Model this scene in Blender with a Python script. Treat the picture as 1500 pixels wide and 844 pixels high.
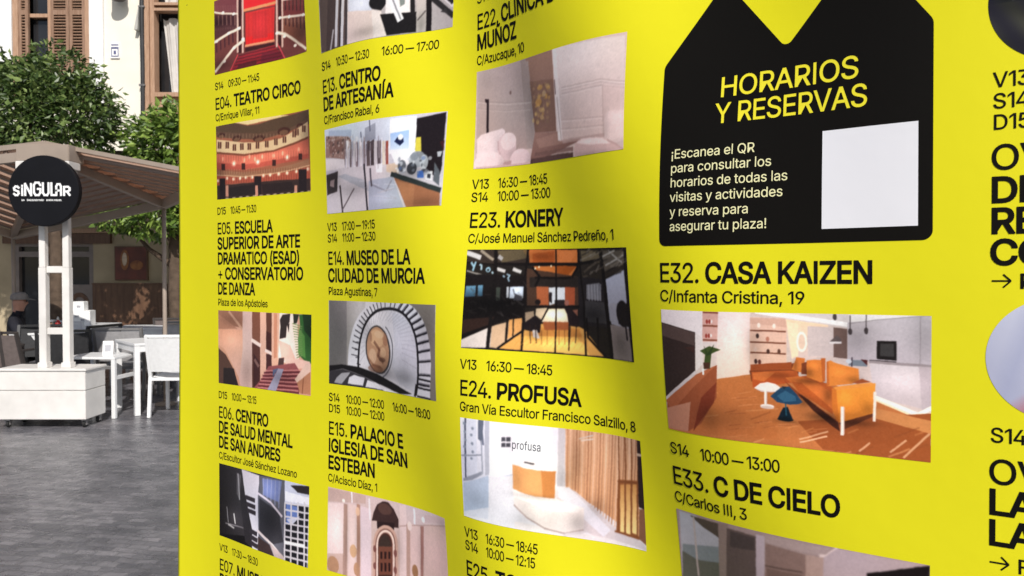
import bpy, bmesh, math, random
import numpy as np
from mathutils import Vector, Matrix
from mathutils.geometry import tessellate_polygon

# ------------------------------------------------------------------ scene, camera, light
SC = bpy.context.scene
COL = SC.collection
for o in list(bpy.data.objects):
    bpy.data.objects.remove(o)

EYE = 1.49                                     # camera height above the plaza, metres
FPX, HOR = 1130.0, 398.0                       # focal length and horizon in pixels of the 1500 px photograph
PITCH = math.atan((422.0 - HOR) / FPX)
cam = bpy.data.cameras.new('camera')
cam_ob = bpy.data.objects.new('camera', cam)
COL.objects.link(cam_ob)
cam_ob.location = (0, 0, EYE)
cam_ob.rotation_euler = (math.pi / 2 - PITCH, 0, 0)
cam.sensor_width = 36
cam.lens = FPX / 1500 * 36
cam.clip_start, cam.clip_end = 0.05, 2000
cam.dof.use_dof = True
cam.dof.focus_distance = 1.45
cam.dof.aperture_fstop = 13
SC.camera = cam_ob

SUN_EL, SUN_AZ = math.radians(41), math.radians(19)    # azimuth measured from straight behind the camera, towards its right
to_sun = Vector((math.sin(SUN_AZ) * math.cos(SUN_EL), -math.cos(SUN_AZ) * math.cos(SUN_EL), math.sin(SUN_EL)))
world = bpy.data.worlds.new('World')
SC.world = world
world.use_nodes = True
wn = world.node_tree
sky = wn.nodes.new('ShaderNodeTexSky')
sky.sky_type = 'NISHITA'
sky.sun_disc = False
sky.sun_elevation = SUN_EL
sky.sun_rotation = math.atan2(to_sun.x, to_sun.y)
sky.air_density, sky.dust_density, sky.ozone_density = 1.0, 1.5, 1.0
wn.links.new(sky.outputs[0], wn.nodes['Background'].inputs[0])
wn.nodes['Background'].inputs[1].default_value = 0.09
sun = bpy.data.lights.new('sun', 'SUN')
sun.energy = 4.2
sun.angle = math.radians(0.53)
sun.color = (1.0, 0.96, 0.90)
sun_ob = bpy.data.objects.new('sun', sun)
COL.objects.link(sun_ob)
sun_ob.rotation_euler = (-to_sun).to_track_quat('-Z', 'Y').to_euler()
SC.view_settings.view_transform = 'Standard'
SC.view_settings.look = 'None'
SC.view_settings.gamma = 1
SC.view_settings.use_curve_mapping = False
SC.view_settings.exposure = 0.12
SC.cycles.max_bounces = 6
SC.cycles.use_denoising = True

# ------------------------------------------------------------------ helpers
def lin(c):
    c = c / 255.0
    return c / 12.92 if c <= 0.04045 else ((c + 0.055) / 1.055) ** 2.4

def L3(r, g, b):
    return (lin(r), lin(g), lin(b), 1)

def at(px, py, dist):
    """a point of the place seen at that pixel of the photograph, dist metres ahead"""
    return Vector(((px - 750) / FPX * dist, dist, EYE + (HOR - py) / FPX * dist))

MATS = {}
def mat(name, col, rough=0.6, spec=0.4, metal=0.0, var=0.0, vscale=6.0, bump=0.0, bscale=40.0, col2=None, coords='Object', stretch=(1, 1, 1), detail=4):
    if name in MATS:
        return MATS[name]
    m = bpy.data.materials.new(name)
    m.use_nodes = True
    nt = m.node_tree
    b = nt.nodes['Principled BSDF']
    b.inputs['Base Color'].default_value = (*col[:3], 1)
    b.inputs['Roughness'].default_value = rough
    b.inputs['Metallic'].default_value = metal
    b.inputs['Specular IOR Level'].default_value = spec
    if var or col2 or bump:
        tc = nt.nodes.new('ShaderNodeTexCoord')
        mp = nt.nodes.new('ShaderNodeMapping')
        mp.inputs['Scale'].default_value = stretch
        nt.links.new(tc.outputs[coords], mp.inputs[0])
    if var or col2:
        n = nt.nodes.new('ShaderNodeTexNoise')
        n.inputs['Scale'].default_value = vscale
        n.inputs['Detail'].default_value = detail
        nt.links.new(mp.outputs[0], n.inputs['Vector'])
        r = nt.nodes.new('ShaderNodeValToRGB')
        r.color_ramp.elements[0].position, r.color_ramp.elements[1].position = 0.3, 0.7
        c2 = col2 if col2 else tuple(min(1, c * (1 + var)) for c in col[:3])
        c1 = col if col2 else tuple(c * (1 - var) for c in col[:3])
        r.color_ramp.elements[0].color = (*c1[:3], 1)
        r.color_ramp.elements[1].color = (*c2[:3], 1)
        nt.links.new(n.outputs[0], r.inputs[0])
        nt.links.new(r.outputs[0], b.inputs['Base Color'])
    if bump:
        n2 = nt.nodes.new('ShaderNodeTexNoise')
        n2.inputs['Scale'].default_value = bscale
        n2.inputs['Detail'].default_value = 5
        nt.links.new(mp.outputs[0], n2.inputs['Vector'])
        bp = nt.nodes.new('ShaderNodeBump')
        bp.inputs['Strength'].default_value = bump
        bp.inputs['Distance'].default_value = 0.01
        nt.links.new(n2.outputs[0], bp.inputs['Height'])
        nt.links.new(bp.outputs[0], b.inputs['Normal'])
    MATS[name] = m
    return m

def link(name, me, m=None, parent=None):
    o = bpy.data.objects.new(name, me)
    COL.objects.link(o)
    if m is not None and me is not None and len(me.materials) == 0:
        me.materials.append(m)
    if parent is not None:
        o.parent = parent
    return o

def thing(name, label, cat, loc=(0, 0, 0), rz=0.0, group=None):
    o = bpy.data.objects.new(name, None)
    o.empty_display_size = 0.1
    COL.objects.link(o)
    o.location = loc
    o.rotation_euler = (0, 0, rz)
    return tag(o, label, cat, group)

def tag(o, label, cat, group=None):
    o['label'] = label
    o['category'] = cat
    if group:
        o['group'] = group
    return o

class MB:
    """collects shapes, builds ONE mesh object"""
    def __init__(s):
        s.v, s.f, s.mi = [], [], []
    def add(s, vs, fs, mi=0):
        k = len(s.v)
        s.v += [tuple(v) for v in vs]
        s.f += [tuple(i + k for i in f) for f in fs]
        s.mi += [mi] * len(fs)
        return s
    def box(s, c, d, M=None, mi=0):
        vs = [Vector((c[0] + sx * d[0] / 2, c[1] + sy * d[1] / 2, c[2] + sz * d[2] / 2)) for sx in (-1, 1) for sy in (-1, 1) for sz in (-1, 1)]
        if M is not None:
            vs = [M @ v for v in vs]
        return s.add(vs, [(0, 1, 3, 2), (4, 6, 7, 5), (0, 4, 5, 1), (2, 3, 7, 6), (0, 2, 6, 4), (1, 5, 7, 3)], mi)
    def b2(s, lo, hi, mi=0):
        return s.box([(a + b) / 2 for a, b in zip(lo, hi)], [b - a for a, b in zip(lo, hi)], mi=mi)
    def bar(s, p, q, w, h=None, up=(0, 0, 1), mi=0):
        p, q = Vector(p), Vector(q)
        h = h or w
        d = (q - p)
        L = d.length
        z = d.normalized()
        u = Vector(up)
        if abs(z.dot(u)) > 0.98:
            u = Vector((0, 1, 0))
        x = u.cross(z).normalized()
        y = z.cross(x)
        M = Matrix((x, y, z)).transposed().to_4x4()
        M.translation = (p + q) / 2
        return s.box((0, 0, 0), (w, h, L), M, mi)
    def tube(s, pts, r, n=10, mi=0, cap=True):
        pts = [Vector(p) for p in pts]
        rs = r if isinstance(r, (list, tuple)) else [r] * len(pts)
        rings = []
        prev = None
        for i, p in enumerate(pts):
            t = (pts[min(i + 1, len(pts) - 1)] - pts[max(i - 1, 0)]).normalized()
            if prev is None:
                a = Vector((0, 0, 1)) if abs(t.z) < 0.9 else Vector((1, 0, 0))
                x = a.cross(t).normalized()
            else:
                x = (prev - t * prev.dot(t)).normalized()
            prev = x
            y = t.cross(x)
            rings.append([p + (x * math.cos(2 * math.pi * k / n) + y * math.sin(2 * math.pi * k / n)) * rs[i] for k in range(n)])
        vs = [v for ring in rings for v in ring]
        fs = [(i * n + k, i * n + (k + 1) % n, (i + 1) * n + (k + 1) % n, (i + 1) * n + k) for i in range(len(pts) - 1) for k in range(n)]
        if cap:
            fs += [tuple(range(n))[::-1], tuple((len(pts) - 1) * n + k for k in range(n))]
        return s.add(vs, fs, mi)
    def lathe(s, prof, c=(0, 0, 0), n=24, M=None, mi=0):
        vs = []
        for r, z in prof:
            for k in range(n):
                a = 2 * math.pi * k / n
                v = Vector((r * math.cos(a), r * math.sin(a), z))
                if M is not None:
                    v = M @ v
                vs.append(v + Vector(c))
        m = len(prof)
        fs = [(i * n + k, i * n + (k + 1) % n, (i + 1) * n + (k + 1) % n, (i + 1) * n + k) for i in range(m - 1) for k in range(n)]
        fs += [tuple(range(n))[::-1], tuple((m - 1) * n + k for k in range(n))]
        return s.add(vs, fs, mi)
    def build(s, name, m, parent=None, bevel=0.0, smooth=False):
        me = bpy.data.meshes.new(name)
        me.from_pydata(s.v, [], s.f)
        for mm in (m if isinstance(m, (list, tuple)) else [m]):
            me.materials.append(mm)
        if any(s.mi):
            me.polygons.foreach_set('material_index', s.mi)
        bm = bmesh.new()
        bm.from_mesh(me)
        bmesh.ops.recalc_face_normals(bm, faces=bm.faces)
        if bevel:
            bmesh.ops.bevel(bm, geom=[e for e in bm.edges if e.calc_face_angle(0) > 0.6], offset=bevel, segments=2, affect='EDGES', clamp_overlap=True)
        bm.to_mesh(me)
        bm.free()
        if smooth:
            me.polygons.foreach_set('use_smooth', [True] * len(me.polygons))
        me.update()
        return link(name, me, None, parent)

def dup(root, loc, rz, label, group=None):
    r = root.copy()
    COL.objects.link(r)
    r.location = loc
    r.rotation_euler = (0, 0, rz)
    r['label'] = label
    if group:
        r['group'] = group
    for ch in list(root.children):
        c = ch.copy()
        COL.objects.link(c)
        c.parent = r
        for g in list(ch.children):
            d = g.copy()
            COL.objects.link(d)
            d.parent = c
    return r

rnd = random.Random(11)

# ------------------------------------------------------------------ materials of the place
PLASTER = mat('cream_plaster', (0.80, 0.755, 0.66), 0.85, 0.2, var=0.06, vscale=2.2, bump=0.12, bscale=60)
WHITEPL = mat('white_plaster', (0.80, 0.79, 0.78), 0.85, 0.2, var=0.05, vscale=3, bump=0.1, bscale=60)
SHADEPL = mat('shaded_cream_plaster', (0.44, 0.36, 0.24), 0.85, 0.2, var=0.14, vscale=2.0, bump=0.12, bscale=50)  # cream plaster of the ground floor, its shade put into the colour
WOOD = mat('honey_wood', (0.22, 0.125, 0.08), 0.55, 0.3, col2=(0.33, 0.21, 0.145), vscale=5, stretch=(14, 14, 1.2), bump=0.1, bscale=30)
WOODP = mat('pale_wood', (0.34, 0.20, 0.125), 0.55, 0.3, col2=(0.48, 0.31, 0.21), vscale=5, stretch=(12, 12, 1.2), bump=0.1, bscale=30)
BROWN = mat('brown_wainscot', (0.10, 0.050, 0.028), 0.5, 0.4, col2=(0.17, 0.09, 0.05), vscale=4, stretch=(6, 6, 0.8), bump=0.1, bscale=20)
GREYF = mat('taupe_frame', (0.23, 0.19, 0.17), 0.5, 0.4, var=0.12, vscale=8)
GLASSD = mat('dark_glass', (0.020, 0.020, 0.022), 0.08, 0.5, var=0.3, vscale=2)
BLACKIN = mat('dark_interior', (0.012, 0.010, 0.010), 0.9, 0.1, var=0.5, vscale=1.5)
CURT = mat('grey_curtain', (0.56, 0.53, 0.50), 0.9, 0.1, var=0.08, vscale=10)
PIPE = mat('black_pipe', (0.03, 0.03, 0.032), 0.5, 0.4, var=0.2)
WPAINT = mat('white_paint', (0.69, 0.665, 0.635), 0.42, 0.4, var=0.09, vscale=5, bump=0.05, bscale=30)
WMETAL = mat('white_metal', (0.74, 0.74, 0.745), 0.32, 0.5, var=0.03, vscale=6)
WMESH = mat('white_mesh_fabric', (0.78, 0.78, 0.78), 0.7, 0.3, var=0.05, vscale=30, bump=0.25, bscale=400)
GMESH = mat('grey_mesh_fabric', (0.33, 0.32, 0.325), 0.75, 0.3, var=0.1, vscale=25, bump=0.25, bscale=400)
GMETAL = mat('grey_metal', (0.16, 0.155, 0.155), 0.45, 0.5, var=0.1)
DMESH = mat('brown_mesh_fabric', (0.15, 0.12, 0.112), 0.75, 0.3, var=0.12, vscale=25, bump=0.25, bscale=400)
DMETAL = mat('dark_brown_metal', (0.050, 0.042, 0.040), 0.45, 0.5, var=0.1)
KMESH = mat('black_mesh_fabric', (0.030, 0.030, 0.032), 0.7, 0.3, var=0.15, vscale=25, bump=0.25, bscale=400)
KMETAL = mat('black_metal', (0.020, 0.020, 0.022), 0.4, 0.5, var=0.1)
BMESH_ = mat('slate_mesh_fabric', (0.18, 0.185, 0.22), 0.75, 0.3, var=0.1, vscale=25, bump=0.25, bscale=400)
SLAT = mat('taupe_slat', (0.24, 0.18, 0.15), 0.55, 0.4, var=0.12, vscale=4, stretch=(1, 1, 3))
CANVAS = mat('brown_canvas', (0.10, 0.065, 0.05), 0.85, 0.2, var=0.1, vscale=8, bump=0.1, bscale=120)
BEAM = mat('taupe_beam', (0.31, 0.25, 0.205), 0.5, 0.4, var=0.1, vscale=4)
_nt = CANVAS.node_tree
_tr = _nt.nodes.new('ShaderNodeBsdfTranslucent')
_tr.inputs[0].default_value = (0.86, 0.69, 0.59, 1)
_mx = _nt.nodes.new('ShaderNodeMixShader')
_mx.inputs[0].default_value = 0.8
_nt.links.new(_nt.nodes['Principled BSDF'].outputs[0], _mx.inputs[1])
_nt.links.new(_tr.outputs[0], _mx.inputs[2])
_nt.links.new(_mx.outputs[0], _nt.nodes['Material Output'].inputs[0])
SIGNB = mat('black_sign_face', (0.006, 0.006, 0.008), 0.55, 0.15, var=0.2, vscale=3)
SIGNW = mat('white_sign_lettering', (0.85, 0.85, 0.85), 0.5, 0.3, var=0.02)
CASTER = mat('grey_caster', (0.22, 0.21, 0.21), 0.4, 0.5, var=0.1)
RUBBER = mat('black_rubber', (0.02, 0.02, 0.02), 0.7, 0.3, var=0.2)
BARK = mat('tree_bark', (0.10, 0.07, 0.05), 0.9, 0.2, var=0.3, vscale=12, bump=0.5, bscale=30)
PAPER = mat('white_card', (0.82, 0.81, 0.80), 0.7, 0.3, var=0.03)
GINK = mat('grey_ink', (0.38, 0.38, 0.41), 0.7, 0.3, var=0.1)
INK = mat('blue_grey_ink', (0.10, 0.11, 0.22), 0.7, 0.3, var=0.1)

def leaf_material(name, c1, c2, c3):
    m = bpy.data.materials.new(name)
    m.use_nodes = True
    nt = m.node_tree
    b = nt.nodes['Principled BSDF']
    g = nt.nodes.new('ShaderNodeNewGeometry')
    r = nt.nodes.new('ShaderNodeValToRGB')
    r.color_ramp.elements[0].color = (*c1, 1)
    r.color_ramp.elements[1].color = (*c3, 1)
    e = r.color_ramp.elements.new(0.55)
    e.color = (*c2, 1)
    nt.links.new(g.outputs['Random Per Island'], r.inputs[0])
    nt.links.new(r.outputs[0], b.inputs['Base Color'])
    b.inputs['Roughness'].default_value = 0.42
    b.inputs['Specular IOR Level'].default_value = 0.5
    tr = nt.nodes.new('ShaderNodeBsdfTranslucent')
    nt.links.new(r.outputs[0], tr.inputs[0])
    mx = nt.nodes.new('ShaderNodeMixShader')
    mx.inputs[0].default_value = 0.22
    nt.links.new(b.outputs[0], mx.inputs[1])
    nt.links.new(tr.outputs[0], mx.inputs[2])
    nt.links.new(mx.outputs[0], nt.nodes['Material Output'].inputs[0])
    return m
LEAF_A = leaf_material('orange_tree_leaf', (0.022, 0.045, 0.010), (0.070, 0.120, 0.026), (0.25, 0.33, 0.10))
LEAF_B = leaf_material('bright_tree_leaf', (0.04, 0.08, 0.012), (0.12, 0.20, 0.03), (0.32, 0.44, 0.09))

# plaza paving: dark stone setts, slightly polished
PAVE = bpy.data.materials.new('stone_paving')
PAVE.use_nodes = True
nt = PAVE.node_tree
b = nt.nodes['Principled BSDF']
tc = nt.nodes.new('ShaderNodeTexCoord')
mp = nt.nodes.new('ShaderNodeMapping')
mp.inputs['Rotation'].default_value = (0, 0, math.radians(9))
nt.links.new(tc.outputs['Object'], mp.inputs[0])
br = nt.nodes.new('ShaderNodeTexBrick')
br.inputs['Color1'].default_value = (0.100, 0.100, 0.112, 1)
br.inputs['Color2'].default_value = (0.195, 0.188, 0.200, 1)
br.inputs['Mortar'].default_value = (0.105, 0.104, 0.114, 1)
br.inputs['Scale'].default_value = 1.0
br.inputs['Mortar Size'].default_value = 0.004
br.inputs['Brick Width'].default_value = 0.115
br.inputs['Row Height'].default_value = 0.06
br.inputs['Bias'].default_value = -0.1
nd = nt.nodes.new('ShaderNodeTexNoise')
nd.inputs['Scale'].default_value = 5
nd.inputs['Detail'].default_value = 3
nt.links.new(mp.outputs[0], nd.inputs['Vector'])
vm = nt.nodes.new('ShaderNodeVectorMath')
vm.operation = 'MULTIPLY_ADD'
vm.inputs[1].default_value = (0.10, 0.075, 0)
nt.links.new(nd.outputs['Color'], vm.inputs[0])
nt.links.new(mp.outputs[0], vm.inputs[2])
nt.links.new(vm.outputs[0], br.inputs['Vector'])
ns = nt.nodes.new('ShaderNodeTexNoise')
ns.inputs['Scale'].default_value = 2.4
ns.inputs['Detail'].default_value = 6
nt.links.new(mp.outputs[0], ns.inputs['Vector'])
mul = nt.nodes.new('ShaderNodeMixRGB')
mul.blend_type = 'MULTIPLY'
mul.inputs[0].default_value = 1
rr = nt.nodes.new('ShaderNodeValToRGB')
rr.color_ramp.elements[0].position, rr.color_ramp.elements[1].position = 0.3, 0.7
rr.color_ramp.elements[0].color = (0.60, 0.60, 0.63, 1)
rr.color_ramp.elements[1].color = (1.32, 1.28, 1.26, 1)
nt.links.new(ns.outputs[0], rr.inputs[0])
nt.links.new(br.outputs['Color'], mul.inputs[1])
nt.links.new(rr.outputs[0], mul.inputs[2])
nt.links.new(mul.outputs[0], b.inputs['Base Color'])
n3 = nt.nodes.new('ShaderNodeTexNoise')
n3.inputs['Scale'].default_value = 16
n3.inputs['Detail'].default_value = 6
nt.links.new(mp.outputs[0], n3.inputs['Vector'])
r3 = nt.nodes.new('ShaderNodeMapRange')
r3.inputs['To Min'].default_value, r3.inputs['To Max'].default_value = 0.10, 0.50
nt.links.new(n3.outputs[0], r3.inputs[0])
nt.links.new(r3.outputs[0], b.inputs['Roughness'])
bp = nt.nodes.new('ShaderNodeBump')
bp.inputs['Strength'].default_value = 0.9
bp.inputs['Distance'].default_value = 0.014
ad = nt.nodes.new('ShaderNodeMath')
ad.operation = 'SUBTRACT'
nt.links.new(n3.outputs[0], ad.inputs[0])
nt.links.new(br.outputs['Fac'], ad.inputs[1])
nt.links.new(ad.outputs[0], bp.inputs['Height'])
nt.links.new(bp.outputs[0], b.inputs['Normal'])

g = MB().add([(-150, -120, 0), (150, -120, 0), (150, 150, 0), (-150, 150, 0)], [(0, 1, 2, 3)]).build('plaza_ground', PAVE)
g['kind'] = 'structure'
g['label'] = 'dark grey stone paving of the plaza'

# ------------------------------------------------------------------ cafe building, facade at y = 13
FY = 13.0
S = FY / FPX
def fx(px): return (px - 750) * S
def fz(py): return EYE + (HOR - py) * S
bld = thing('cafe_building', 'cream building with wooden shutters above a shaded cafe front behind the terrace', 'building', (0, FY, 0))
# openings as x0,x1,z0,z1
W1 = (fx(25), fx(136), 4.25, 7.4)
W2 = (fx(217), fx(317), 3.75, 7.1)
W3 = (fx(420), fx(531), 4.25, 7.4)
W4 = (fx(620), fx(731), 4.25, 7.4)
D1 = (fx(20), fx(137), 0.0, fz(357))
D2 = (fx(247), fx(330), 0.0, fz(357))
D3 = (fx(520), fx(640), 0.0, fz(357))
def wall_with(name, x0, x1, z0, z1, holes, m, parent, th=0.35):
    xs = sorted({x0, x1, *[h[0] for h in holes], *[h[1] for h in holes]})
    w = MB()
    for a, c in zip(xs[:-1], xs[1:]):
        hs = sorted([h for h in holes if h[0] < (a + c) / 2 < h[1]], key=lambda h: h[2])
        z = z0
        for h in hs:
            if h[2] > z:
                w.b2((a, 0, z), (c, th, h[2]))
            z = h[3]
        if z < z1:
            w.b2((a, 0, z), (c, th, z1))
    return w.build(name, m, parent)
wall_with('upper_wall', -16, 9, 3.05, 10.5, [W1, W2, W3, W4], PLASTER, bld)
wall_with('lower_wall', -16, 9, 0, 3.05, [D1, D2, D3], SHADEPL, bld)
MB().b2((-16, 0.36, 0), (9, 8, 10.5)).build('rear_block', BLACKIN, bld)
MB().b2((-16.1, -0.25, 10.5), (9.1, 8.1, 10.75)).build('roof_cornice', WHITEPL, bld)
# white stucco surrounds
MB().b2((fx(137), -0.05, 3.05), (fx(157), -0.002, 10.5)).b2((-10.2, -0.05, 3.05), (fx(24.5), -0.002, 10.5)).build('white_pilaster', WHITEPL, bld)
MB().b2((-16, -1.75, 3.02), (9, -0.06, 3.2)).b2((-16, -1.8, 2.94), (9, -1.76, 3.24)).build('added_shade_slab', GREYF, bld)  # unseen overhang, added to throw shade on the ground-floor front
MB().b2((fx(138), -0.06, 0.0), (fx(246.5), -0.002, fz(416))).b2((fx(138), -0.08, fz(417)), (fx(246.5), -0.061, fz(414.5))).build('wainscot', BROWN, bld)
MB().b2((fx(90), -0.10, fz(342)), (fx(166), -0.002, fz(335.5))).build('ledge', WOODP, bld)
MB().b2((fx(8), -0.07, fz(357)), (fx(165), -0.003, fz(343))).build('lintel_board', BROWN, bld)

def louvre(mb, x0, x1, z0, z1, y, n):
    for k in range(n):
        z = z0 + (k + 0.5) * (z1 - z0) / n
        M = Matrix.Translation(((x0 + x1) / 2, y, z)) @ Matrix.Rotation(math.radians(38), 4, 'X')
        mb.box((0, 0, 0), (x1 - x0, (z1 - z0) / n * 1.15, 0.012), M)

def shutter_window(W, label=None):
    x0, x1, z0, z1 = W
    w = bpy.data.objects.new('window', None)
    COL.objects.link(w)
    w.parent = bld
    if label:
        w['label'] = label
    fr = MB()
    fr.b2((x0, -0.03, z0), (x0 + 0.09, 0.2, z1)).b2((x1 - 0.07, -0.03, z0), (x1, 0.2, z1)).b2((x0 + 0.09, -0.03, z1 - 0.09), (x1 - 0.07, 0.2, z1)).b2((x0 + 0.09, -0.03, z0), (x1 - 0.07, 0.2, z0 + 0.09))
    fr.build('frame', WOODP, w)
    gx0, gx1 = x0 + 0.26, x0 + 0.62
    p = MB().b2((gx0, 0.12, z0 + 0.1), (gx1, 0.135, z1 - 0.1)).build('pane', GLASSD, w)
    zt = fz(25)
    MB().b2((gx0, 0.02, zt - 0.03), (gx1, 0.115, zt + 0.03)).b2((gx1 - 0.06, 0.02, z0 + 0.1), (gx1, 0.115, zt - 0.03)).b2((gx1 - 0.06, 0.02, zt + 0.03), (gx1, 0.115, z1 - 0.1)).build('transom', WOODP, w)
    # half-open leaf at the left, two folded leaves at the right
    for a, c in ((x0 + 0.092, gx0 - 0.005), (gx1 + 0.01, gx1 + 0.315), (gx1 + 0.325, x1 - 0.072)):
        sh = MB()
        sh.b2((a, -0.02, z0 + 0.1), (a + 0.05, 0.03, z1 - 0.1)).b2((c - 0.05, -0.02, z0 + 0.1), (c, 0.03, z1 - 0.1))
        for zz in (z0 + 0.1, zt + 0.0, z1 - 0.18):
            sh.b2((a + 0.05, -0.02, zz), (c - 0.05, 0.03, zz + 0.08))
        louvre(sh, a + 0.05, c - 0.05, z0 + 0.18, zt, 0.005, int((zt - z0) / 0.055))
        louvre(sh, a + 0.05, c - 0.05, zt + 0.08, z1 - 0.18, 0.005, int((z1 - zt) / 0.055))
        sh.b2((a + 0.05, 0.026, z0 + 0.1), (c - 0.05, 0.03, z1 - 0.1), mi=1)
        sh.build('shutter', [WOOD, GLASSD], w)
    return w
shutter_window(W1, 'window with folded louvred shutters above the dark orange tree')
shutter_window(W3)
shutter_window(W4)
# curtained window
x0, x1, z0, z1 = W2
w2 = bpy.data.objects.new('window', None)
COL.objects.link(w2)
w2.parent = bld
w2['label'] = 'window with drawn back grey curtain beside the black pipe'
fr = MB().b2((x0, -0.05, z0), (x0 + 0.075, 0.2, z1)).b2((x0 + 0.08, -0.02, z0), (x0 + 0.15, 0.16, z1)).b2((x1 - 0.14, -0.05, z0), (x1, 0.2, z1))
for py, hh in ((140, 0.07), (17, 0.045), (9, 0.045)):
    fr.b2((x0 + 0.15, -0.02, fz(py) - hh / 2), (x1 - 0.14, 0.15, fz(py) + hh / 2))
fr.b2((x0 + 0.15, -0.02, z0), (x1 - 0.14, 0.15, z0 + 0.08))
fr.build('frame', WOODP, w2)
MB().b2((x0 + 0.15, 0.06, z0 + 0.08), (x1 - 0.14, 0.10, fz(143))).build('lower_panel', WOODP, w2)
MB().b2((x0 + 0.15, 0.26, fz(143)), (x1 - 0.14, 0.27, z1)).build('pane', GLASSD, w2)
cu = []
ncol, nrow = 60, 14
for j in range(nrow + 1):
    t = j / nrow
    z = fz(24) - t * (fz(24) - fz(136))
    xl = x0 + 0.22 + 0.13 * t
    for i in range(ncol + 1):
        s_ = i / ncol
        x = xl + s_ * (x1 - 0.16 - xl)
        cu.append((x, 0.17 + 0.022 * math.sin(s_ * 34 + 1.5 * t) + 0.010 * math.sin(s_ * 71), z - 0.05 * (0.5 + 0.5 * math.sin(s_ * 21)) * (1 - t)))
MB().add(cu, [(j * (ncol + 1) + i, j * (ncol + 1) + i + 1, (j + 1) * (ncol + 1) + i + 1, (j + 1) * (ncol + 1) + i) for j in range(nrow) for i in range(ncol)]).build('curtain', CURT, w2, smooth=True)
cu = []
for j in range(2):
    z = (z1 - 0.05, fz(7))[j]
    for i in range(ncol + 1):
        s_ = i / ncol
        cu.append((x0 + 0.25 + s_ * (x1 - 0.41 - x0), 0.18 + 0.02 * math.sin(s_ * 34), z))
MB().add(cu, [(i, i + 1, ncol + 2 + i, ncol + 1 + i) for i in range(ncol)]).build('curtain', CURT, w2, smooth=True)

def cafe_door(D, panel):
    x0, x1, z0, z1 = D
    d = bpy.data.objects.new('door', None)
    COL.objects.link(d)
    d.parent = bld
    zt = fz(373)
    MB().b2((x0, 0.02, 0), (x0 + 0.08, 0.16, z1)).b2((x1 - 0.08, 0.02, 0), (x1, 0.16, z1)).b2((x0 + 0.08, 0.02, zt - 0.04), (x1 - 0.08, 0.16, zt + 0.05)).b2((x0 + 0.08, 0.02, z1 - 0.05), (x1 - 0.08, 0.16, z1)).build('frame', GREYF, d)
    MB().b2((x0 + 0.08, 0.10, 0), (x1 - 0.08, 0.115, z1 - 0.05)).build('pane', GLASSD, d)
    if panel:
        MB().b2((fx(97), 0.03, 0), (fx(134), 0.09, fz(417))).build('lower_panel', GREYF, d)
        pr = MB()
        for k in range(12):
            a0, a1 = math.pi * k / 12, math.pi * (k + 1) / 12
            c = (fx(115), 0.026, fz(446))
            q = [(c[0] + r * math.cos(a), c[1], c[2] + r * 1.25 * math.sin(a)) for r, a in ((0.10, a0), (0.16, a0), (0.16, a1), (0.10, a1))]
            pr.add(q + [(x, y - 0.01, z) for x, y, z in q], [(3, 2, 1, 0), (4, 5, 6, 7), (0, 1, 5, 4), (1, 2, 6, 5), (2, 3, 7, 6), (3, 0, 4, 7)])
        pr.build('arch_inlay', BROWN, d)
    return d
cafe_door(D1, True)
cafe_door(D2, False)
cafe_door(D3, False)

# things fixed to the facade
t = thing('drain_pipe', 'thin black pipe running down the cream wall beside the curtained window', 'pipe', (fx(214), FY, 0))
pts = [(0.004 * math.sin(z * 3), -0.05, z) for z in np.linspace(3.25, 10.4, 22)]
MB().tube(pts, 0.037, 10).build('pipe', PIPE, t, smooth=True)
for z in (4.6, 5.9, 7.2, 8.5, 9.8):
    MB().b2((-0.05, -0.085, z - 0.015), (0.05, -0.002, z + 0.015)).build('pipe_bracket', GMETAL, t)
t = MB().add([(fx(211), FY - 0.02, fz(14)), (fx(210), FY - 0.02, fz(49)), (fx(205), FY - 0.02, fz(49)), (fx(211), FY - 0.10, fz(14)), (fx(210), FY - 0.12, fz(49)), (fx(205), FY - 0.12, fz(49))], [(0, 1, 2), (5, 4, 3), (0, 3, 4, 1), (1, 4, 5, 2), (2, 5, 3, 0)]).build('cable_cover', mat('grey_cover', (0.42, 0.41, 0.38), 0.6, var=0.1))
tag(t, 'small grey wedge shaped cover on the cream wall beside the black pipe', 'cover')
t = thing('wall_lantern', 'wall lantern with dark rounded base hanging on the cream wall', 'lantern', (fx(186), FY - 0.20, fz(11)))
Msc = Matrix.Diagonal((1, 1, 1, 1))
MB().lathe([(0.02, 0.0), (0.09, 0.015), (0.135, 0.05), (0.14, 0.075)], n=28).build('base', mat('bronze_lantern', (0.05, 0.04, 0.035), 0.45, var=0.2), t, smooth=True)
MB().lathe([(0.128, 0.076), (0.128, 0.42)], n=28).build('shade', mat('milk_glass', (0.80, 0.79, 0.77), 0.3, var=0.03), t, smooth=True)
MB().lathe([(0.14, 0.421), (0.10, 0.48), (0.02, 0.55)], n=28).bar((0.0, 0.02, 0.5), (0.0, 0.195, 0.55), 0.03).bar((0.09, -0.1, 0.07), (0.09, -0.1, 0.43), 0.014).bar((-0.09, -0.1, 0.07), (-0.09, -0.1, 0.43), 0.014).build('cap', MATS['bronze_lantern'], t)
t = thing('wall_plaque', 'small white plaque with blue markings on the cream wall', 'plaque', (fx(173), FY, fz(77)))
MB().b2((-0.075, -0.025, -0.125), (0.075, -0.002, 0.125)).build('plate', PAPER, t)
pm = MB()
for z0, z1, a in ((0.085, 0.105, 0.06), (0.03, 0.06, 0.062), (-0.10, -0.085, 0.062)):
    pm.b2((-a, -0.028, z0), (a, -0.0255, z1))
pm.b2((-0.062, -0.028, -0.085), (-0.05, -0.0255, 0.03)).b2((0.05, -0.028, -0.085), (0.062, -0.0255, 0.03)).b2((-0.02, -0.028, -0.06), (0.02, -0.0255, 0.0))
pm.build('marking', INK, t)

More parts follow.
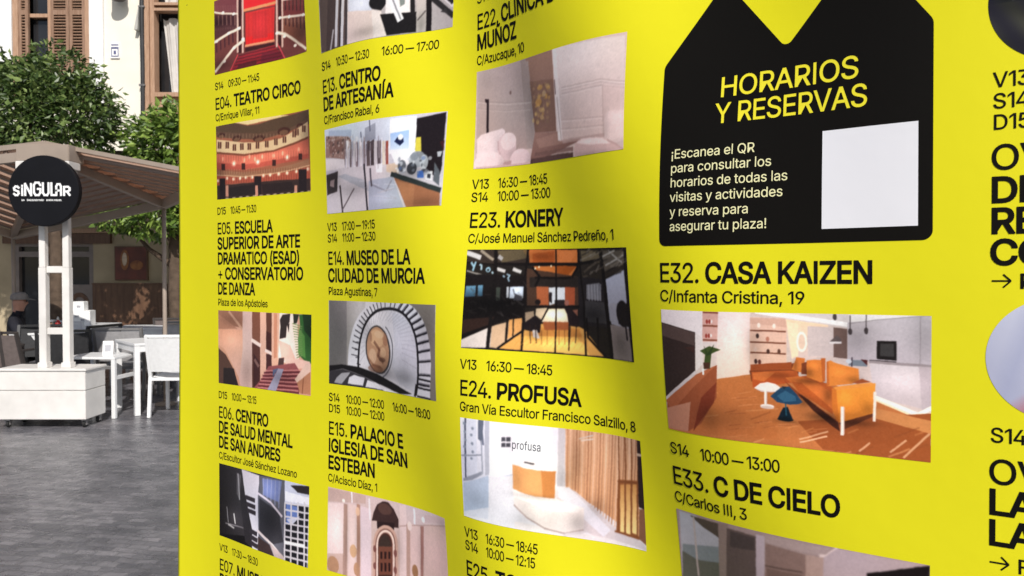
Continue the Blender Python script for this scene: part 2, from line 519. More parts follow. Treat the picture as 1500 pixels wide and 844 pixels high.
t = thing('wall_poster', 'framed poster in red and brown tones on the shaded cream wall', 'poster', (fx(194), FY, fz(386)))
pw_, ph_ = 48 * S, 50 * S
MB().b2((-pw_ / 2, -0.045, -ph_ / 2), (pw_ / 2, -0.002, ph_ / 2)).build('board', BROWN, t)
PRED = mat('poster_red', (0.20, 0.055, 0.035), 0.5, 0.4, col2=(0.10, 0.035, 0.025), vscale=5)
PORA = mat('poster_orange', (0.42, 0.17, 0.05), 0.5, 0.4, col2=(0.20, 0.07, 0.03), vscale=12)
PCRE = mat('poster_cream', (0.66, 0.52, 0.38), 0.5, 0.4, var=0.2, vscale=20)
k_ = MB()
k_.b2((-pw_ / 2 + 0.02, -0.050, -ph_ / 2 + 0.02), (pw_ / 2 - 0.02, -0.0455, ph_ / 2 - 0.02))
k_.build('print', PRED, t)
k_ = MB().lathe([(0.02, -0.001), (0.13, 0.0), (0.13, 0.003), (0.02, 0.004)], c=(-0.10, -0.054, 0.06), n=20, M=Matrix.Diagonal((0.55, 1, 1.35, 1)) @ Matrix.Rotation(math.pi / 2, 4, 'X'))
k_.lathe([(0.02, -0.001), (0.10, 0.0), (0.10, 0.003), (0.02, 0.004)], c=(0.10, -0.054, -0.03), n=20, M=Matrix.Diagonal((1.1, 1, 0.8, 1)) @ Matrix.Rotation(math.pi / 2, 4, 'X'))
k_.build('print_shape', PORA, t)
MB().lathe([(0.01, -0.001), (0.05, 0.0), (0.05, 0.003), (0.01, 0.004)], c=(-0.10, -0.059, 0.07), n=20, M=Matrix.Diagonal((0.8, 1, 2.2, 1)) @ Matrix.Rotation(math.pi / 2, 4, 'X')).build('print_highlight', PCRE, t)

# ------------------------------------------------------------------ trees
def tree(name, label, base, clumps, n_leaf, leafm, size, seed):
    r = random.Random(seed)
    t = thing(name, label, 'tree', base, group='orange trees in front of the building')
    top = clumps[0][2]
    tm = MB()
    tm.tube([(0, 0, 0), (0.02, 0.01, 0.6), (-0.02, 0.02, 1.2), (0.0, 0, 1.9), (0.03, 0, top)], [0.13, 0.105, 0.095, 0.085, 0.04], 10)
    for (cx, cy, cz, rx, ry, rz) in clumps:
        s0 = Vector((0, 0, 1.5 + r.random() * 0.5))
        e = Vector((cx, cy, cz))
        mid = (s0 + e) / 2 + Vector((0, 0, -0.1))
        tm.tube([s0, mid, e], [0.05, 0.032, 0.012], 7)
    tm.build('trunk', BARK, t, smooth=True)
    vs, fs = [], []
    vol = [c[3] * c[4] * c[5] for c in clumps]
    for _ in range(n_leaf):
        c = r.choices(clumps, vol)[0]
        d = Vector((r.gauss(0, 1), r.gauss(0, 1), r.gauss(0, 1))).normalized()
        rad = 1.0 - abs(r.gauss(0, 0.22))
        if r.random() < 0.10:
            rad = 1 + r.random() * 0.12
        # twig clumps: leaves gather in sprays
        bumpy = 1 + 0.10 * math.sin(d.x * 7 + c[0] * 5) * math.sin(d.z * 8 + c[2] * 3) + 0.08 * math.sin(d.y * 9 + d.x * 6)
        p = Vector((c[0] + d.x * c[3] * rad * bumpy, c[1] + d.y * c[4] * rad * bumpy, c[2] + d.z * c[5] * rad * bumpy))
        ax = (d * 0.7 + Vector((r.gauss(0, 0.6), r.gauss(0, 0.6), r.gauss(-0.25, 0.5)))).normalized()
        sd = ax.cross(Vector((r.gauss(0, 1), r.gauss(0, 1), r.gauss(0, 1)))).normalized()
        nn = ax.cross(sd)
        L = size * (r.uniform(0.45, 0.8) if r.random() < 0.35 else r.uniform(0.8, 1.4))
        wd = L * r.uniform(0.40, 0.55)
        k = len(vs)
        vs += [p, p + ax * L * 0.45 + sd * wd / 2 + nn * L * 0.07, p + ax * L + nn * L * -0.08, p + ax * L * 0.45 - sd * wd / 2 + nn * L * 0.07]
        fs += [(k, k + 1, k + 2), (k, k + 2, k + 3)]
    cr = MB()
    cr.v = [tuple(v) for v in vs]
    cr.f = fs
    cr.mi = [0] * len(fs)
    me = bpy.data.meshes.new('crown')
    me.from_pydata(cr.v, [], cr.f)
    me.materials.append(leafm)
    link('crown', me, None, t)
    return t
tree('orange_tree', 'dark green orange tree with dense glossy crown in front of the shuttered window', (-6.25, 10.6, 0),
     [(-0.05, 0, 3.50, 0.84, 0.75, 0.74), (0.42, 0, 3.74, 0.43, 0.44, 0.42), (0.10, 0, 4.08, 0.46, 0.45, 0.40), (-0.08, 0, 4.44, 0.20, 0.2, 0.20), (-0.78, 0, 3.60, 0.80, 0.6, 0.72), (-0.98, 0, 4.40, 0.22, 0.25, 0.28), (-0.45, 0, 4.12, 0.36, 0.35, 0.30)], 11500, LEAF_A, 0.098, 3)
tree('orange_tree', 'bright green orange tree beside the yellow banner edge behind the canopy', (-4.75, 10.9, 0),
     [(0.12, 0, 3.20, 0.68, 0.6, 0.58), (-0.30, 0, 3.34, 0.38, 0.4, 0.32), (0.12, 0, 3.58, 0.40, 0.4, 0.30), (-0.18, -0.1, 2.38, 0.60, 0.5, 0.40), (-0.72, -0.1, 2.28, 0.34, 0.4, 0.24), (0.5, 0, 2.5, 0.6, 0.5, 0.6)], 8000, LEAF_B, 0.108, 8)

# ------------------------------------------------------------------ canopy on posts
H = Vector((-4.50, 7.5, 2.68))
RC = at(241, 291, 8.6)
FC = at(301, 262, 7.2)
BC = at(20, 338, 9.5)
LC = Vector((-7.0, 8.0, 2.52))
can = thing('terrace_canopy', 'brown slatted canopy sloping over the cafe terrace', 'canopy', (0, 0, 0))
def panel(A, Bv, Cv, base_a, base_b, n, w):
    """fabric on the triangle A,Bv,Cv and slats running parallel to base_a->base_b, under it"""
    nrm = (Bv - A).cross(Cv - A).normalized()
    if nrm.z < 0:
        nrm = -nrm
    up = nrm * 0.03
    th = nrm * 0.012
    fab = MB().add([A + up, Bv + up, Cv + up, A + up + th, Bv + up + th, Cv + up + th], [(0, 1, 2), (5, 4, 3), (0, 3, 4, 1), (1, 4, 5, 2), (2, 5, 3, 0)])
    d = (base_b - base_a)
    sl = MB()
    tri = [A, Bv, Cv]
    side = nrm.cross(d).normalized()
    off = [(p - base_a).dot(side) for p in tri]
    lo, hi = min(off), max(off)
    for k in range(n):
        q = lo + (k + 0.5) / n * (hi - lo)
        hits = []
        for i in range(3):
            o0, o1 = off[i], off[(i + 1) % 3]
            if (o0 - q) * (o1 - q) < 0:
                hits.append(tri[i].lerp(tri[(i + 1) % 3], (q - o0) / (o1 - o0)))
        if len(hits) == 2 and (hits[0] - hits[1]).length > 0.1:
            sl.bar(hits[0], hits[1], w, 0.03, up=nrm)
    return fab, sl
fab1, sl1 = panel(H, RC, BC, BC, RC, 14, 0.062)
fab2, sl2 = panel(H, FC, RC, H, FC, 8, 0.055)
fab3, sl3 = panel(H, BC, LC, LC, BC, 13, 0.06)
for f_, s_ in ((fab1, sl1), (fab2, sl2), (fab3, sl3)):
    f_.build('canopy_fabric', CANVAS, can)
    s_.build('slat_layer', SLAT, can)
fm = MB()
dz = Vector((0, 0, -0.055))
fm.bar(H + dz, RC + dz, 0.075, 0.11)
fm.bar(RC + dz * 1.2, FC + dz * 1.2, 0.06, 0.10)
fm.bar(RC + dz * 1.2, BC + dz * 1.2, 0.06, 0.09)
fm.bar(H + dz, BC + dz, 0.06, 0.08)
fm.bar(H + dz, LC + dz, 0.06, 0.09)
fm.bar(BC + dz, LC + dz, 0.06, 0.09)
fm.build('canopy_frame', BEAM, can)
hem = MB()
hem.bar(H + Vector((0, 0, 0.05)), FC + Vector((0, 0, 0.045)), 0.05, 0.04)
hem.bar(H + Vector((0, 0, 0.05)), LC + Vector((0, 0, 0.045)), 0.05, 0.05)
hem.build('canopy_hem', BEAM, can)
# fluted edge of the fabric along the hip beam
fl = MB()
N = 22
dirh = (RC - H)
for k in range(N):
    c = H.lerp(RC, (k + 0.5) / N * 0.94 + 0.03)
    out = (FC - H).normalized()
    fl.tube([c + Vector((0, 0, 0.02)) + out * 0.03, c + out * 0.10 + Vector((0, 0, -0.005)), c + out * 0.2 + Vector((0, 0, -0.004))], [0.024, 0.03, 0.014], 8)
fl.build('fluted_edge', CANVAS, can, smooth=True)
for P_ in (RC, FC, BC, LC):
    MB().tube([(P_.x, P_.y, 0.012), (P_.x, P_.y, P_.z - 0.11)], 0.023, 10).build('post', BEAM, can, smooth=True)
    MB().lathe([(0.11, 0), (0.11, 0.02), (0.03, 0.04)], c=(P_.x, P_.y, 0.002), n=20).build('post_base', BEAM, can)
# ------------------------------------------------------------------ planter with mast and sign
pl = thing('planter_stand', 'white wheeled planter box with ladder shaped mast holding the round sign', 'stand', (0, 0, 0))
PX0, PX1, PY0, PY1 = -4.88, -4.05, 7.30, 7.66
bx = MB()
bx.b2((PX0, PY0, 0.085), (PX1, PY1, 0.358)).b2((PX0, PY0, 0.364), (PX1, PY1, 0.545)).b2((PX0 + 0.01, PY0 + 0.01, 0.358), (PX1 - 0.01, PY1 - 0.01, 0.364))
bx.build('box', WPAINT, pl, bevel=0.004)
MB().b2((PX0 - 0.012, PY0 - 0.012, 0.545), (PX1 + 0.012, PY1 + 0.012, 0.57)).build('lid', WPAINT, pl, bevel=0.005)
for cx_, cy_ in ((PX0 + 0.06, PY0 + 0.06), (PX1 - 0.04, PY0 + 0.06), (PX0 + 0.06, PY1 - 0.06), (PX1 - 0.04, PY1 - 0.06)):
    c_ = MB()
    c_.box((cx_, cy_, 0.074), (0.05, 0.05, 0.02)).box((cx_ - 0.018, cy_, 0.05), (0.005, 0.03, 0.05)).box((cx_ + 0.018, cy_, 0.05), (0.005, 0.03, 0.05))
    c_ = c_.build('caster', CASTER, pl)
    My = Matrix.Rotation(math.pi / 2, 4, 'Y')
    MB().lathe([(0.030, -0.012), (0.034, -0.006), (0.034, 0.006), (0.030, 0.012)], c=(cx_, cy_, 0.034), n=18, M=My).build('wheel', RUBBER, c_)
mx0, mx1, my = -4.49, -4.265, 7.40
ms = MB()
for x in (mx0, mx1):
    ms.b2((x - 0.034, my - 0.034, 0.571), (x + 0.034, my + 0.034, 1.53)).b2((x - 0.029, my - 0.029, 1.531), (x + 0.029, my + 0.029, 2.44))
    ms.b2((x - 0.045, my - 0.045, 0.5705), (x + 0.045, my + 0.045, 0.62))
ms.build('mast', WPAINT, pl, bevel=0.003)
for z in (0.92, 1.51):
    MB().b2((mx0 + 0.036, my - 0.02, z - 0.032), (mx1 - 0.036, my + 0.02, z + 0.032)).build('rung', WPAINT, pl, bevel=0.003)
hc = MB().b2((mx0 - 0.19, my - 0.10, 2.535), (mx1 + 0.085, my + 0.16, 2.69))
hc.build('mast_head', BEAM, pl, bevel=0.006)
hb = MB()
hb.b2((mx0 - 0.185, my - 0.12, 2.43), (mx0 + 0.05, my + 0.08, 2.533)).b2((mx1 - 0.06, my - 0.12, 2.46), (mx1 + 0.095, my + 0.08, 2.533)).b2((mx1 - 0.01, my - 0.10, 2.36), (mx1 + 0.07, my + 0.075, 2.459))
hb.build('bracket', WPAINT, pl, bevel=0.006)
# round sign
sg = thing('round_sign', 'round black sign with white SiNGULAR lettering on the planter mast', 'sign', (-4.375, 7.25, 2.245))
Mx = Matrix.Rotation(math.pi / 2, 4, 'X')
MB().lathe([(0.326, -0.03), (0.331, -0.025), (0.331, 0.025), (0.326, 0.03)], n=64, M=Mx).build('disc', SIGNB, sg, smooth=False)
for x_ in (-0.115, 0.11):
    MB().box((x_, 0.073, 0.0), (0.06, 0.084, 0.3)).build('mount', KMETAL, sg)
def strokes(mb, segs, ox, oz, sx, sz, w, y):
    for seg in segs:
        P_ = [Vector((ox + a * sx, 0, oz + b_ * sz)) for a, b_ in seg]
        for i, (p, q) in enumerate(zip(P_[:-1], P_[1:])):
            d = (q - p).normalized() * w * 0.5
            nn = Vector((-d.z, 0, d.x))
            e = d * 0.9
            yy = y - 0.0002 * (i % 3)
            a = [p - e + nn, q + e + nn, q + e - nn, p - e - nn]
            mb.add([(v.x, yy, v.z) for v in a] + [(v.x, yy - 0.004, v.z) for v in a], [(3, 2, 1, 0), (4, 5, 6, 7), (0, 1, 5, 4), (1, 2, 6, 5), (2, 3, 7, 6), (3, 0, 4, 7)])
S_ = [[(1, .86), (.7, 1), (.3, 1), (0, .82), (.08, .6), (.92, .42), (1, .2), (.72, 0), (.3, 0), (0, .14)]]
sgk = 7.16 / FPX * 140 / 738
def sx_(X): return (X - 338) * sgk
def sz_(Y): return (474 - Y) * sgk
lt = MB()
wS = 15 * sgk
for segs, X0, X1, Y0, Y1 in [
    (S_, 112, 148, 508, 442),
    ([[(.5, 0), (.5, 1)]], 168, 182, 508, 455), ([[(.5, 0), (.5, .3)]], 168, 182, 438, 428),
    ([[(0, 0), (0, 1), (1, 0), (1, 1)]], 198, 244, 508, 422),
    ([[(1, .8), (.75, 1), (.25, 1), (0, .8), (0, .2), (.25, 0), (.75, 0), (1, .2), (1, .5), (.6, .5)]], 266, 316, 508, 412),
    ([[(0, 1), (0, .2), (.25, 0), (.75, 0), (1, .2), (1, 1)]], 336, 380, 508, 416),
    ([[(0, 1), (0, 0), (1, 0)]], 402, 430, 508, 416),
    ([[(0, 0), (0, .8), (.25, 1), (.75, 1), (1, .8), (1, 0)], [(0, .42), (1, .42)]], 440, 476, 508, 424),
    ([[(0, 0), (0, 1), (.7, 1), (1, .84), (1, .6), (.7, .44), (.1, .44)], [(.5, .44), (1, 0)]], 500, 543, 508, 444)]:
    strokes(lt, segs, sx_(X0), sz_(Y0), (X1 - X0) * sgk, (Y0 - Y1) * sgk, wS, -0.0305)
for X0, X1 in ((170, 196), (212, 240), (246, 300), (304, 346), (362, 420), (424, 480)):
    k = X0
    while k < X1 - 3:
        h_ = 5 + (k * 7) % 3
        lt.b2((sx_(k), -0.0335, sz_(547 + h_)), (sx_(k + 3.4), -0.0305, sz_(547 - h_)))
        lt.b2((sx_(k), -0.0340, sz_(547 + (h_ if (k // 8) % 2 else -h_ + 3))), (sx_(k + 6.5), -0.0306, sz_(547 + (h_ - 3 if (k // 8) % 2 else -h_))))
        k += 8
lt.build('lettering', SIGNW, sg)

# ------------------------------------------------------------------ terrace furniture
def chair(name, label, group, mm, mf, loc, rz):
    """arm chair facing +y, origin on the ground under the seat"""
    t = thing(name, label, 'chair', loc, rz, group)
    w, d = 0.54, 0.50
    for sx in (-1, 1):
        x = sx * (w / 2 - 0.016)
        MB().bar((x, d / 2 - 0.02, 0.001), (x, d / 2 - 0.03, 0.64), 0.032, 0.036).build('leg', mm, t, bevel=0.003)
        MB().bar((x, -d / 2 - 0.03, 0.001), (x, -d / 2 + 0.02, 0.42), 0.032, 0.036).bar((x, -d / 2 + 0.02, 0.42), (x, -d / 2 - 0.09, 0.85), 0.032, 0.036).build('leg', mm, t, bevel=0.003)
        MB().bar((x, d / 2 - 0.012, 0.655), (x, -d / 2 - 0.03, 0.645), 0.045, 0.022).build('armrest', mm, t, bevel=0.004)
    sf = MB().bar((-w / 2 + 0.03, d / 2 - 0.03, 0.405), (w / 2 - 0.03, d / 2 - 0.03, 0.405), 0.03).bar((-w / 2 + 0.03, -d / 2 + 0.02, 0.39), (w / 2 - 0.03, -d / 2 + 0.02, 0.39), 0.03)
    for sx in (-1, 1):
        x = sx * (w / 2 - 0.05)
        sf.bar((x, d / 2 - 0.05, 0.403), (x, -d / 2 + 0.035, 0.391), 0.03, 0.028)
    sf.build('seat_frame', mm, t)
    se, bk = [], []
    n = 8
    for j in range(n + 1):
        for i in range(n + 1):
            u, v = i / n, j / n
            sag = 0.018 * (1 - (2 * u - 1) ** 2)
            se.append(((u - 0.5) * (w - 0.075), d / 2 - 0.03 - v * (d - 0.06), 0.432 - sag - 0.012 * v))
            z = 0.47 + v * 0.345
            bk.append(((u - 0.5) * (w - 0.068), -d / 2 + 0.008 - (z - 0.42) * 0.11 / 0.43 - 0.03 * (1 - (2 * u - 1) ** 2), z))
    q = [(j * (n + 1) + i, j * (n + 1) + i + 1, (j + 1) * (n + 1) + i + 1, (j + 1) * (n + 1) + i) for j in range(n) for i in range(n)]
    def solid(pts, off):
        k = len(pts)
        back = [tuple(Vector(p) + Vector(off)) for p in pts]
        rim = [i for i in range(n + 1)] + [j * (n + 1) + n for j in range(1, n + 1)] + [n * (n + 1) + i for i in range(n - 1, -1, -1)] + [j * (n + 1) for j in range(n - 1, 0, -1)]
        fs = q + [tuple(i + k for i in reversed(f)) for f in q] + [(rim[i], rim[(i + 1) % len(rim)], rim[(i + 1) % len(rim)] + k, rim[i] + k) for i in range(len(rim))]
        return MB().add(list(pts) + back, fs)
    solid(se, (0, 0, -0.006)).build('seat', mf, t, smooth=False)
    solid(bk, (0, -0.006, 0)).build('backrest', mf, t, smooth=False)
    MB().bar((-w / 2 + 0.03, -d / 2 - 0.087, 0.838), (w / 2 - 0.03, -d / 2 - 0.087, 0.838), 0.034, 0.028).build('top_rail', mm, t, bevel=0.003)
    return t
def table(name, label, group, loc, rz, size=(0.7, 0.7), m=WMETAL):
    t = thing(name, label, 'table', loc, rz, group)
    a, c = size[0] / 2, size[1] / 2
    MB().b2((-a, -c, 0.722), (a, c, 0.75)).build('tabletop', m, t, bevel=0.004)
    MB().b2((-a + 0.055, -c + 0.01, 0.66), (a - 0.055, -c + 0.03, 0.721)).b2((-a + 0.055, c - 0.03, 0.66), (a - 0.055, c - 0.01, 0.721)).b2((-a + 0.01, -c + 0.055, 0.66), (-a + 0.03, c - 0.055, 0.721)).b2((a - 0.03, -c + 0.055, 0.66), (a - 0.01, c - 0.055, 0.721)).build('apron', m, t)
    for sx in (-1, 1):
        for sy in (-1, 1):
            MB().b2((sx * (a - 0.028) - 0.026, sy * (c - 0.028) - 0.026, 0.001), (sx * (a - 0.028) + 0.026, sy * (c - 0.028) + 0.026, 0.7215)).build('leg', m, t, bevel=0.003)
    return t
R = math.radians
WG, GG, DG, TG = 'white terrace chairs', 'grey terrace chairs', 'dark brown terrace chairs', 'white terrace tables'
wc = chair('terrace_chair', 'white chair turned away from the plaza beside the yellow banner edge', WG, WMETAL, WMESH, (-3.46, 8.12, 0), R(4))
bt = thing('side_table', 'low white side table with cross bars behind the planter box', 'table', (-4.26, 8.02, 0), R(-5))
MB().b2((-0.27, -0.23, 0.60), (0.27, 0.23, 0.625)).build('tabletop', WMETAL, bt, bevel=0.004)
for sx in (-1, 1):
    for sy in (-1, 1):
        MB().b2((sx * 0.25 - 0.02, sy * 0.21 - 0.02, 0.001), (sx * 0.25 + 0.02, sy * 0.21 + 0.02, 0.5995)).build('leg', WMETAL, bt, bevel=0.003)
    MB().b2((sx * 0.25 - 0.015, -0.188, 0.395), (sx * 0.25 + 0.015, 0.188, 0.43)).build('cross_bar', WMETAL, bt)
dup(wc, (-5.66, 10.35, 0), R(-22), 'white chair farther back beside the table with two white boxes', WG)
dup(wc, (-4.52, 10.6, 0), R(150), 'white chair far back near the banner edge by the brown wainscot', WG)
gc = chair('terrace_chair', 'grey mesh chair with its back to the plaza behind the near white table', GG, GMETAL, GMESH, (-4.50, 9.05, 0), R(6))
dup(gc, (-4.15, 9.6, 0), R(-170), 'grey mesh chair facing the plaza behind the near white table', GG)
bc = chair('terrace_chair', 'slate blue mesh chair seen from the side at the far white table', 'dark terrace chairs', KMETAL, BMESH_, (-5.22, 9.35, 0), R(75))
kc = chair('terrace_chair', 'black mesh chair right of the white mast posts', 'dark terrace chairs', KMETAL, KMESH, (-5.05, 8.70, 0), R(28))
dup(kc, (-5.55, 9.0, 0), R(-160), 'black mesh chair seen between the two white mast posts', 'dark terrace chairs')
dc = chair('terrace_chair', 'dark brown chair in front of the seated person', DG, DMETAL, DMESH, (-5.75, 8.45, 0), R(12))
dup(dc, (-5.42, 8.55, 0), R(-14), 'dark brown chair just left of the white mast posts', DG)
dup(dc, (-6.15, 9.55, 0), R(-80), 'dark brown chair the person sits on', DG)
dup(dc, (-4.72, 11.0, 0), R(5), 'dark brown chair by the wainscot under the bright green tree', DG)
tb = table('terrace_table', 'white table nearest the banner edge with square legs', TG, (-3.85, 8.40, 0), R(42))
dup(tb, (-5.72, 9.62, 0), R(5), 'white table in front of the seated person with a napkin holder on it', TG)
dup(tb, (-6.02, 10.85, 0), R(0), 'white table carrying two stacked white boxes', TG)
dup(tb, (-4.95, 10.4, 0), R(10), 'empty white table behind the slate blue chair', TG)
t = thing('carton_box', 'larger white carton with grey marks on the far white table', 'box', (-5.98, 10.72, 0.7505), R(8), 'white cartons on the far table')
MB().b2((-0.14, -0.1, 0), (0.14, 0.1, 0.20)).build('carton', PAPER, t, bevel=0.004)
MB().b2((0.02, -0.102, 0.05), (0.07, -0.1005, 0.09)).b2((-0.06, -0.102, 0.11), (0.0, -0.1005, 0.14)).build('printed_mark', GINK, t)
t = thing('carton_box', 'smaller white carton standing on the larger one', 'box', (-6.0, 10.72, 0.951), R(2), 'white cartons on the far table')
MB().b2((-0.075, -0.06, 0), (0.075, 0.06, 0.125)).build('carton', PAPER, t, bevel=0.003)
MB().b2((-0.02, -0.062, 0.04), (0.03, -0.0605, 0.07)).build('printed_mark', GINK, t)
t = thing('menu_card', 'small folded white menu card on the low side table', 'card', (-4.22, 8.05, 0.6255), R(15))
MB().add([(-0.05, -0.035, 0), (0.05, -0.035, 0), (0.05, 0, 0.14), (-0.05, 0, 0.14), (-0.05, 0.035, 0), (0.05, 0.035, 0), (-0.05, -0.033, 0), (0.05, -0.033, 0), (0.05, 0.033, 0), (-0.05, 0.033, 0), (-0.05, 0, 0.136), (0.05, 0, 0.136)], [(0, 1, 2, 3), (3, 2, 5, 4), (6, 10, 11, 7), (10, 9, 8, 11), (0, 6, 7, 1), (4, 5, 8, 9), (0, 3, 10, 6), (3, 4, 9, 10), (1, 7, 11, 2), (2, 11, 8, 5)]).build('card', PAPER, t)
MB().add([(-0.03, -0.0295, 0.03), (0.03, -0.0295, 0.03), (0.03, -0.0125, 0.10), (-0.03, -0.0125, 0.10)], [(0, 1, 2, 3)]).build('printed_mark', GINK, t)
t = thing('napkin_holder', 'small grey and brown napkin holder on the white table by the mast', 'holder', (-5.68, 9.42, 0.7505), R(10))
MB().b2((-0.08, -0.04, 0), (0.08, 0.04, 0.012)).b2((-0.08, -0.04, 0.012), (-0.072, 0.04, 0.13)).b2((0.072, -0.04, 0.012), (0.08, 0.04, 0.13)).build('case', GMETAL, t)
MB().b2((-0.068, -0.035, 0.0125), (0.068, 0.035, 0.115)).build('napkin_stack', mat('brown_paper', (0.25, 0.15, 0.10), 0.8, var=0.1), t)
MB().b2((-0.08, -0.04, 0.1305), (0.08, 0.04, 0.15)).build('lid', PAPER, t)
t = thing('sauce_bottle', 'red plastic bottle on the table between the mast posts', 'bottle', (-5.55, 9.42, 0.7505))
MB().lathe([(0.028, 0), (0.032, 0.01), (0.032, 0.11), (0.012, 0.15)], n=18).build('bottle', mat('red_plastic', (0.42, 0.03, 0.03), 0.35, var=0.1), t, smooth=True)
MB().lathe([(0.016, 0.1505), (0.014, 0.165), (0.005, 0.19)], n=14).build('cap', MATS['white_paint'], t, smooth=True)

# ------------------------------------------------------------------ seated person
def person(loc, rz):
    t = thing('person', 'person in dark jacket and grey cap seated at a white table', 'person', loc, rz)
    V = [(0, 0, 0.50), (0, 0.01, 0.66), (0, 0.0, 0.86), (0, 0.02, 0.96), (0, 0.04, 1.04), (0, 0.05, 1.12), (0, 0.055, 1.20)]
    Rr = [0.15, 0.135, 0.15, 0.10, 0.055, 0.085, 0.08]
    E_ = [(0, 1), (1, 2), (2, 3), (3, 4), (4, 5), (5, 6)]
    def chain(root, pts):
        i = root
        for p, r_ in pts:
            V.append(p)
            Rr.append(r_)
            E_.append((i, len(V) - 1))
            i = len(V) - 1
        return i
    for s in (-1, 1):
        h = chain(2, [((s * 0.17, 0.0, 0.92), 0.07), ((s * 0.23, 0.05, 0.72), 0.05), ((s * 0.20, 0.26, 0.785), 0.038), ((s * 0.17, 0.33, 0.79), 0.030)])
        for k, (dx, l) in enumerate([(-0.026, .065), (-0.009, .075), (0.009, .072), (0.026, .055)]):
            bx_ = s * 0.165 + dx
            chain(h, [((bx_, 0.36, 0.793), 0.010), ((bx_, 0.36 + l * .55, 0.785), 0.0085), ((bx_, 0.36 + l, 0.772), 0.007)])
        chain(h, [((s * 0.130, 0.345, 0.79), 0.010), ((s * 0.118, 0.375, 0.785), 0.008)])
        f = chain(0, [((s * 0.10, 0.05, 0.50), 0.088), ((s * 0.12, 0.40, 0.50), 0.062), ((s * 0.12, 0.42, 0.10), 0.042), ((s * 0.12, 0.45, 0.045), 0.040), ((s * 0.125, 0.56, 0.035), 0.032)])
    me = bpy.data.meshes.new('body')
    me.from_pydata(V, E_, [])
    o = bpy.data.objects.new('body', me)
    COL.objects.link(o)
    md = o.modifiers.new('skin', 'SKIN')
    for i, sv in enumerate(me.skin_vertices[0].data):
        sv.radius = (Rr[i], Rr[i] * (0.72 if i in (0, 1, 2, 3) else 1.0))
        sv.use_root = i == 0
    o.modifiers.new('sub', 'SUBSURF').levels = 2
    dg = bpy.context.evaluated_depsgraph_get()
    m2 = bpy.data.meshes.new_from_object(o.evaluated_get(dg))
    bpy.data.objects.remove(o)
    skin = mat('skin', (0.46, 0.24, 0.17), 0.5, var=0.1, vscale=20)
    jac = mat('dark_jacket', (0.014, 0.014, 0.020), 0.8, 0.2, var=0.3, vscale=10)
    tro = mat('dark_trousers', (0.02, 0.02, 0.025), 0.85, 0.2, var=0.2)
    # facial relief: nose, brow, chin pushed out of the head
    for v in m2.vertices:
        x, y, z = v.co
        if z > 1.03 and y > 0.08:
            nose = math.exp(-((x / 0.016) ** 2 + ((z - 1.135) / 0.022) ** 2))
            brow = math.exp(-((z - 1.175) / 0.012) ** 2) * 0.25
            eye = math.exp(-(((abs(x) - 0.032) / 0.014) ** 2 + ((z - 1.158) / 0.010) ** 2))
            v.co.y += 0.024 * nose + 0.012 * brow - 0.010 * eye
    for mm in (jac, skin, tro):
        m2.materials.append(mm)
    for p in m2.polygons:
        c = p.center
        if c.z > 1.035 or (c.y > 0.31 and c.z > 0.7):
            p.material_index = 1
        elif c.z < 0.56:
            p.material_index = 2
        p.use_smooth = True
    link('body', m2, None, t)
    cp = MB()
    cp.lathe([(0.096, 1.175), (0.098, 1.20), (0.090, 1.235), (0.06, 1.262), (0.01, 1.27)], c=(0, 0.05, 0), n=20)
    cp.add([(-0.07, 0.12, 1.182), (0.07, 0.12, 1.182), (0.055, 0.20, 1.168), (0, 0.225, 1.165), (-0.055, 0.20, 1.168)] + [(-0.07, 0.12, 1.19), (0.07, 0.12, 1.19), (0.055, 0.20, 1.175), (0, 0.225, 1.172), (-0.055, 0.20, 1.175)], [(4, 3, 2, 1, 0), (5, 6, 7, 8, 9), (0, 1, 6, 5), (1, 2, 7, 6), (2, 3, 8, 7), (3, 4, 9, 8), (4, 0, 5, 9)])
    cp.build('cap', mat('grey_cap', (0.23, 0.21, 0.20), 0.8, var=0.15, vscale=20), t, smooth=False)
    ey = MB()
    for s in (-1, 1):
        ey.lathe([(0.002, -0.009), (0.008, -0.004), (0.008, 0.004), (0.002, 0.009)], c=(s * 0.032, 0.125, 1.157), n=10)
    ey.build('eye', KMETAL, t)
    return t
person((-6.13, 9.50, -0.03), R(-62))

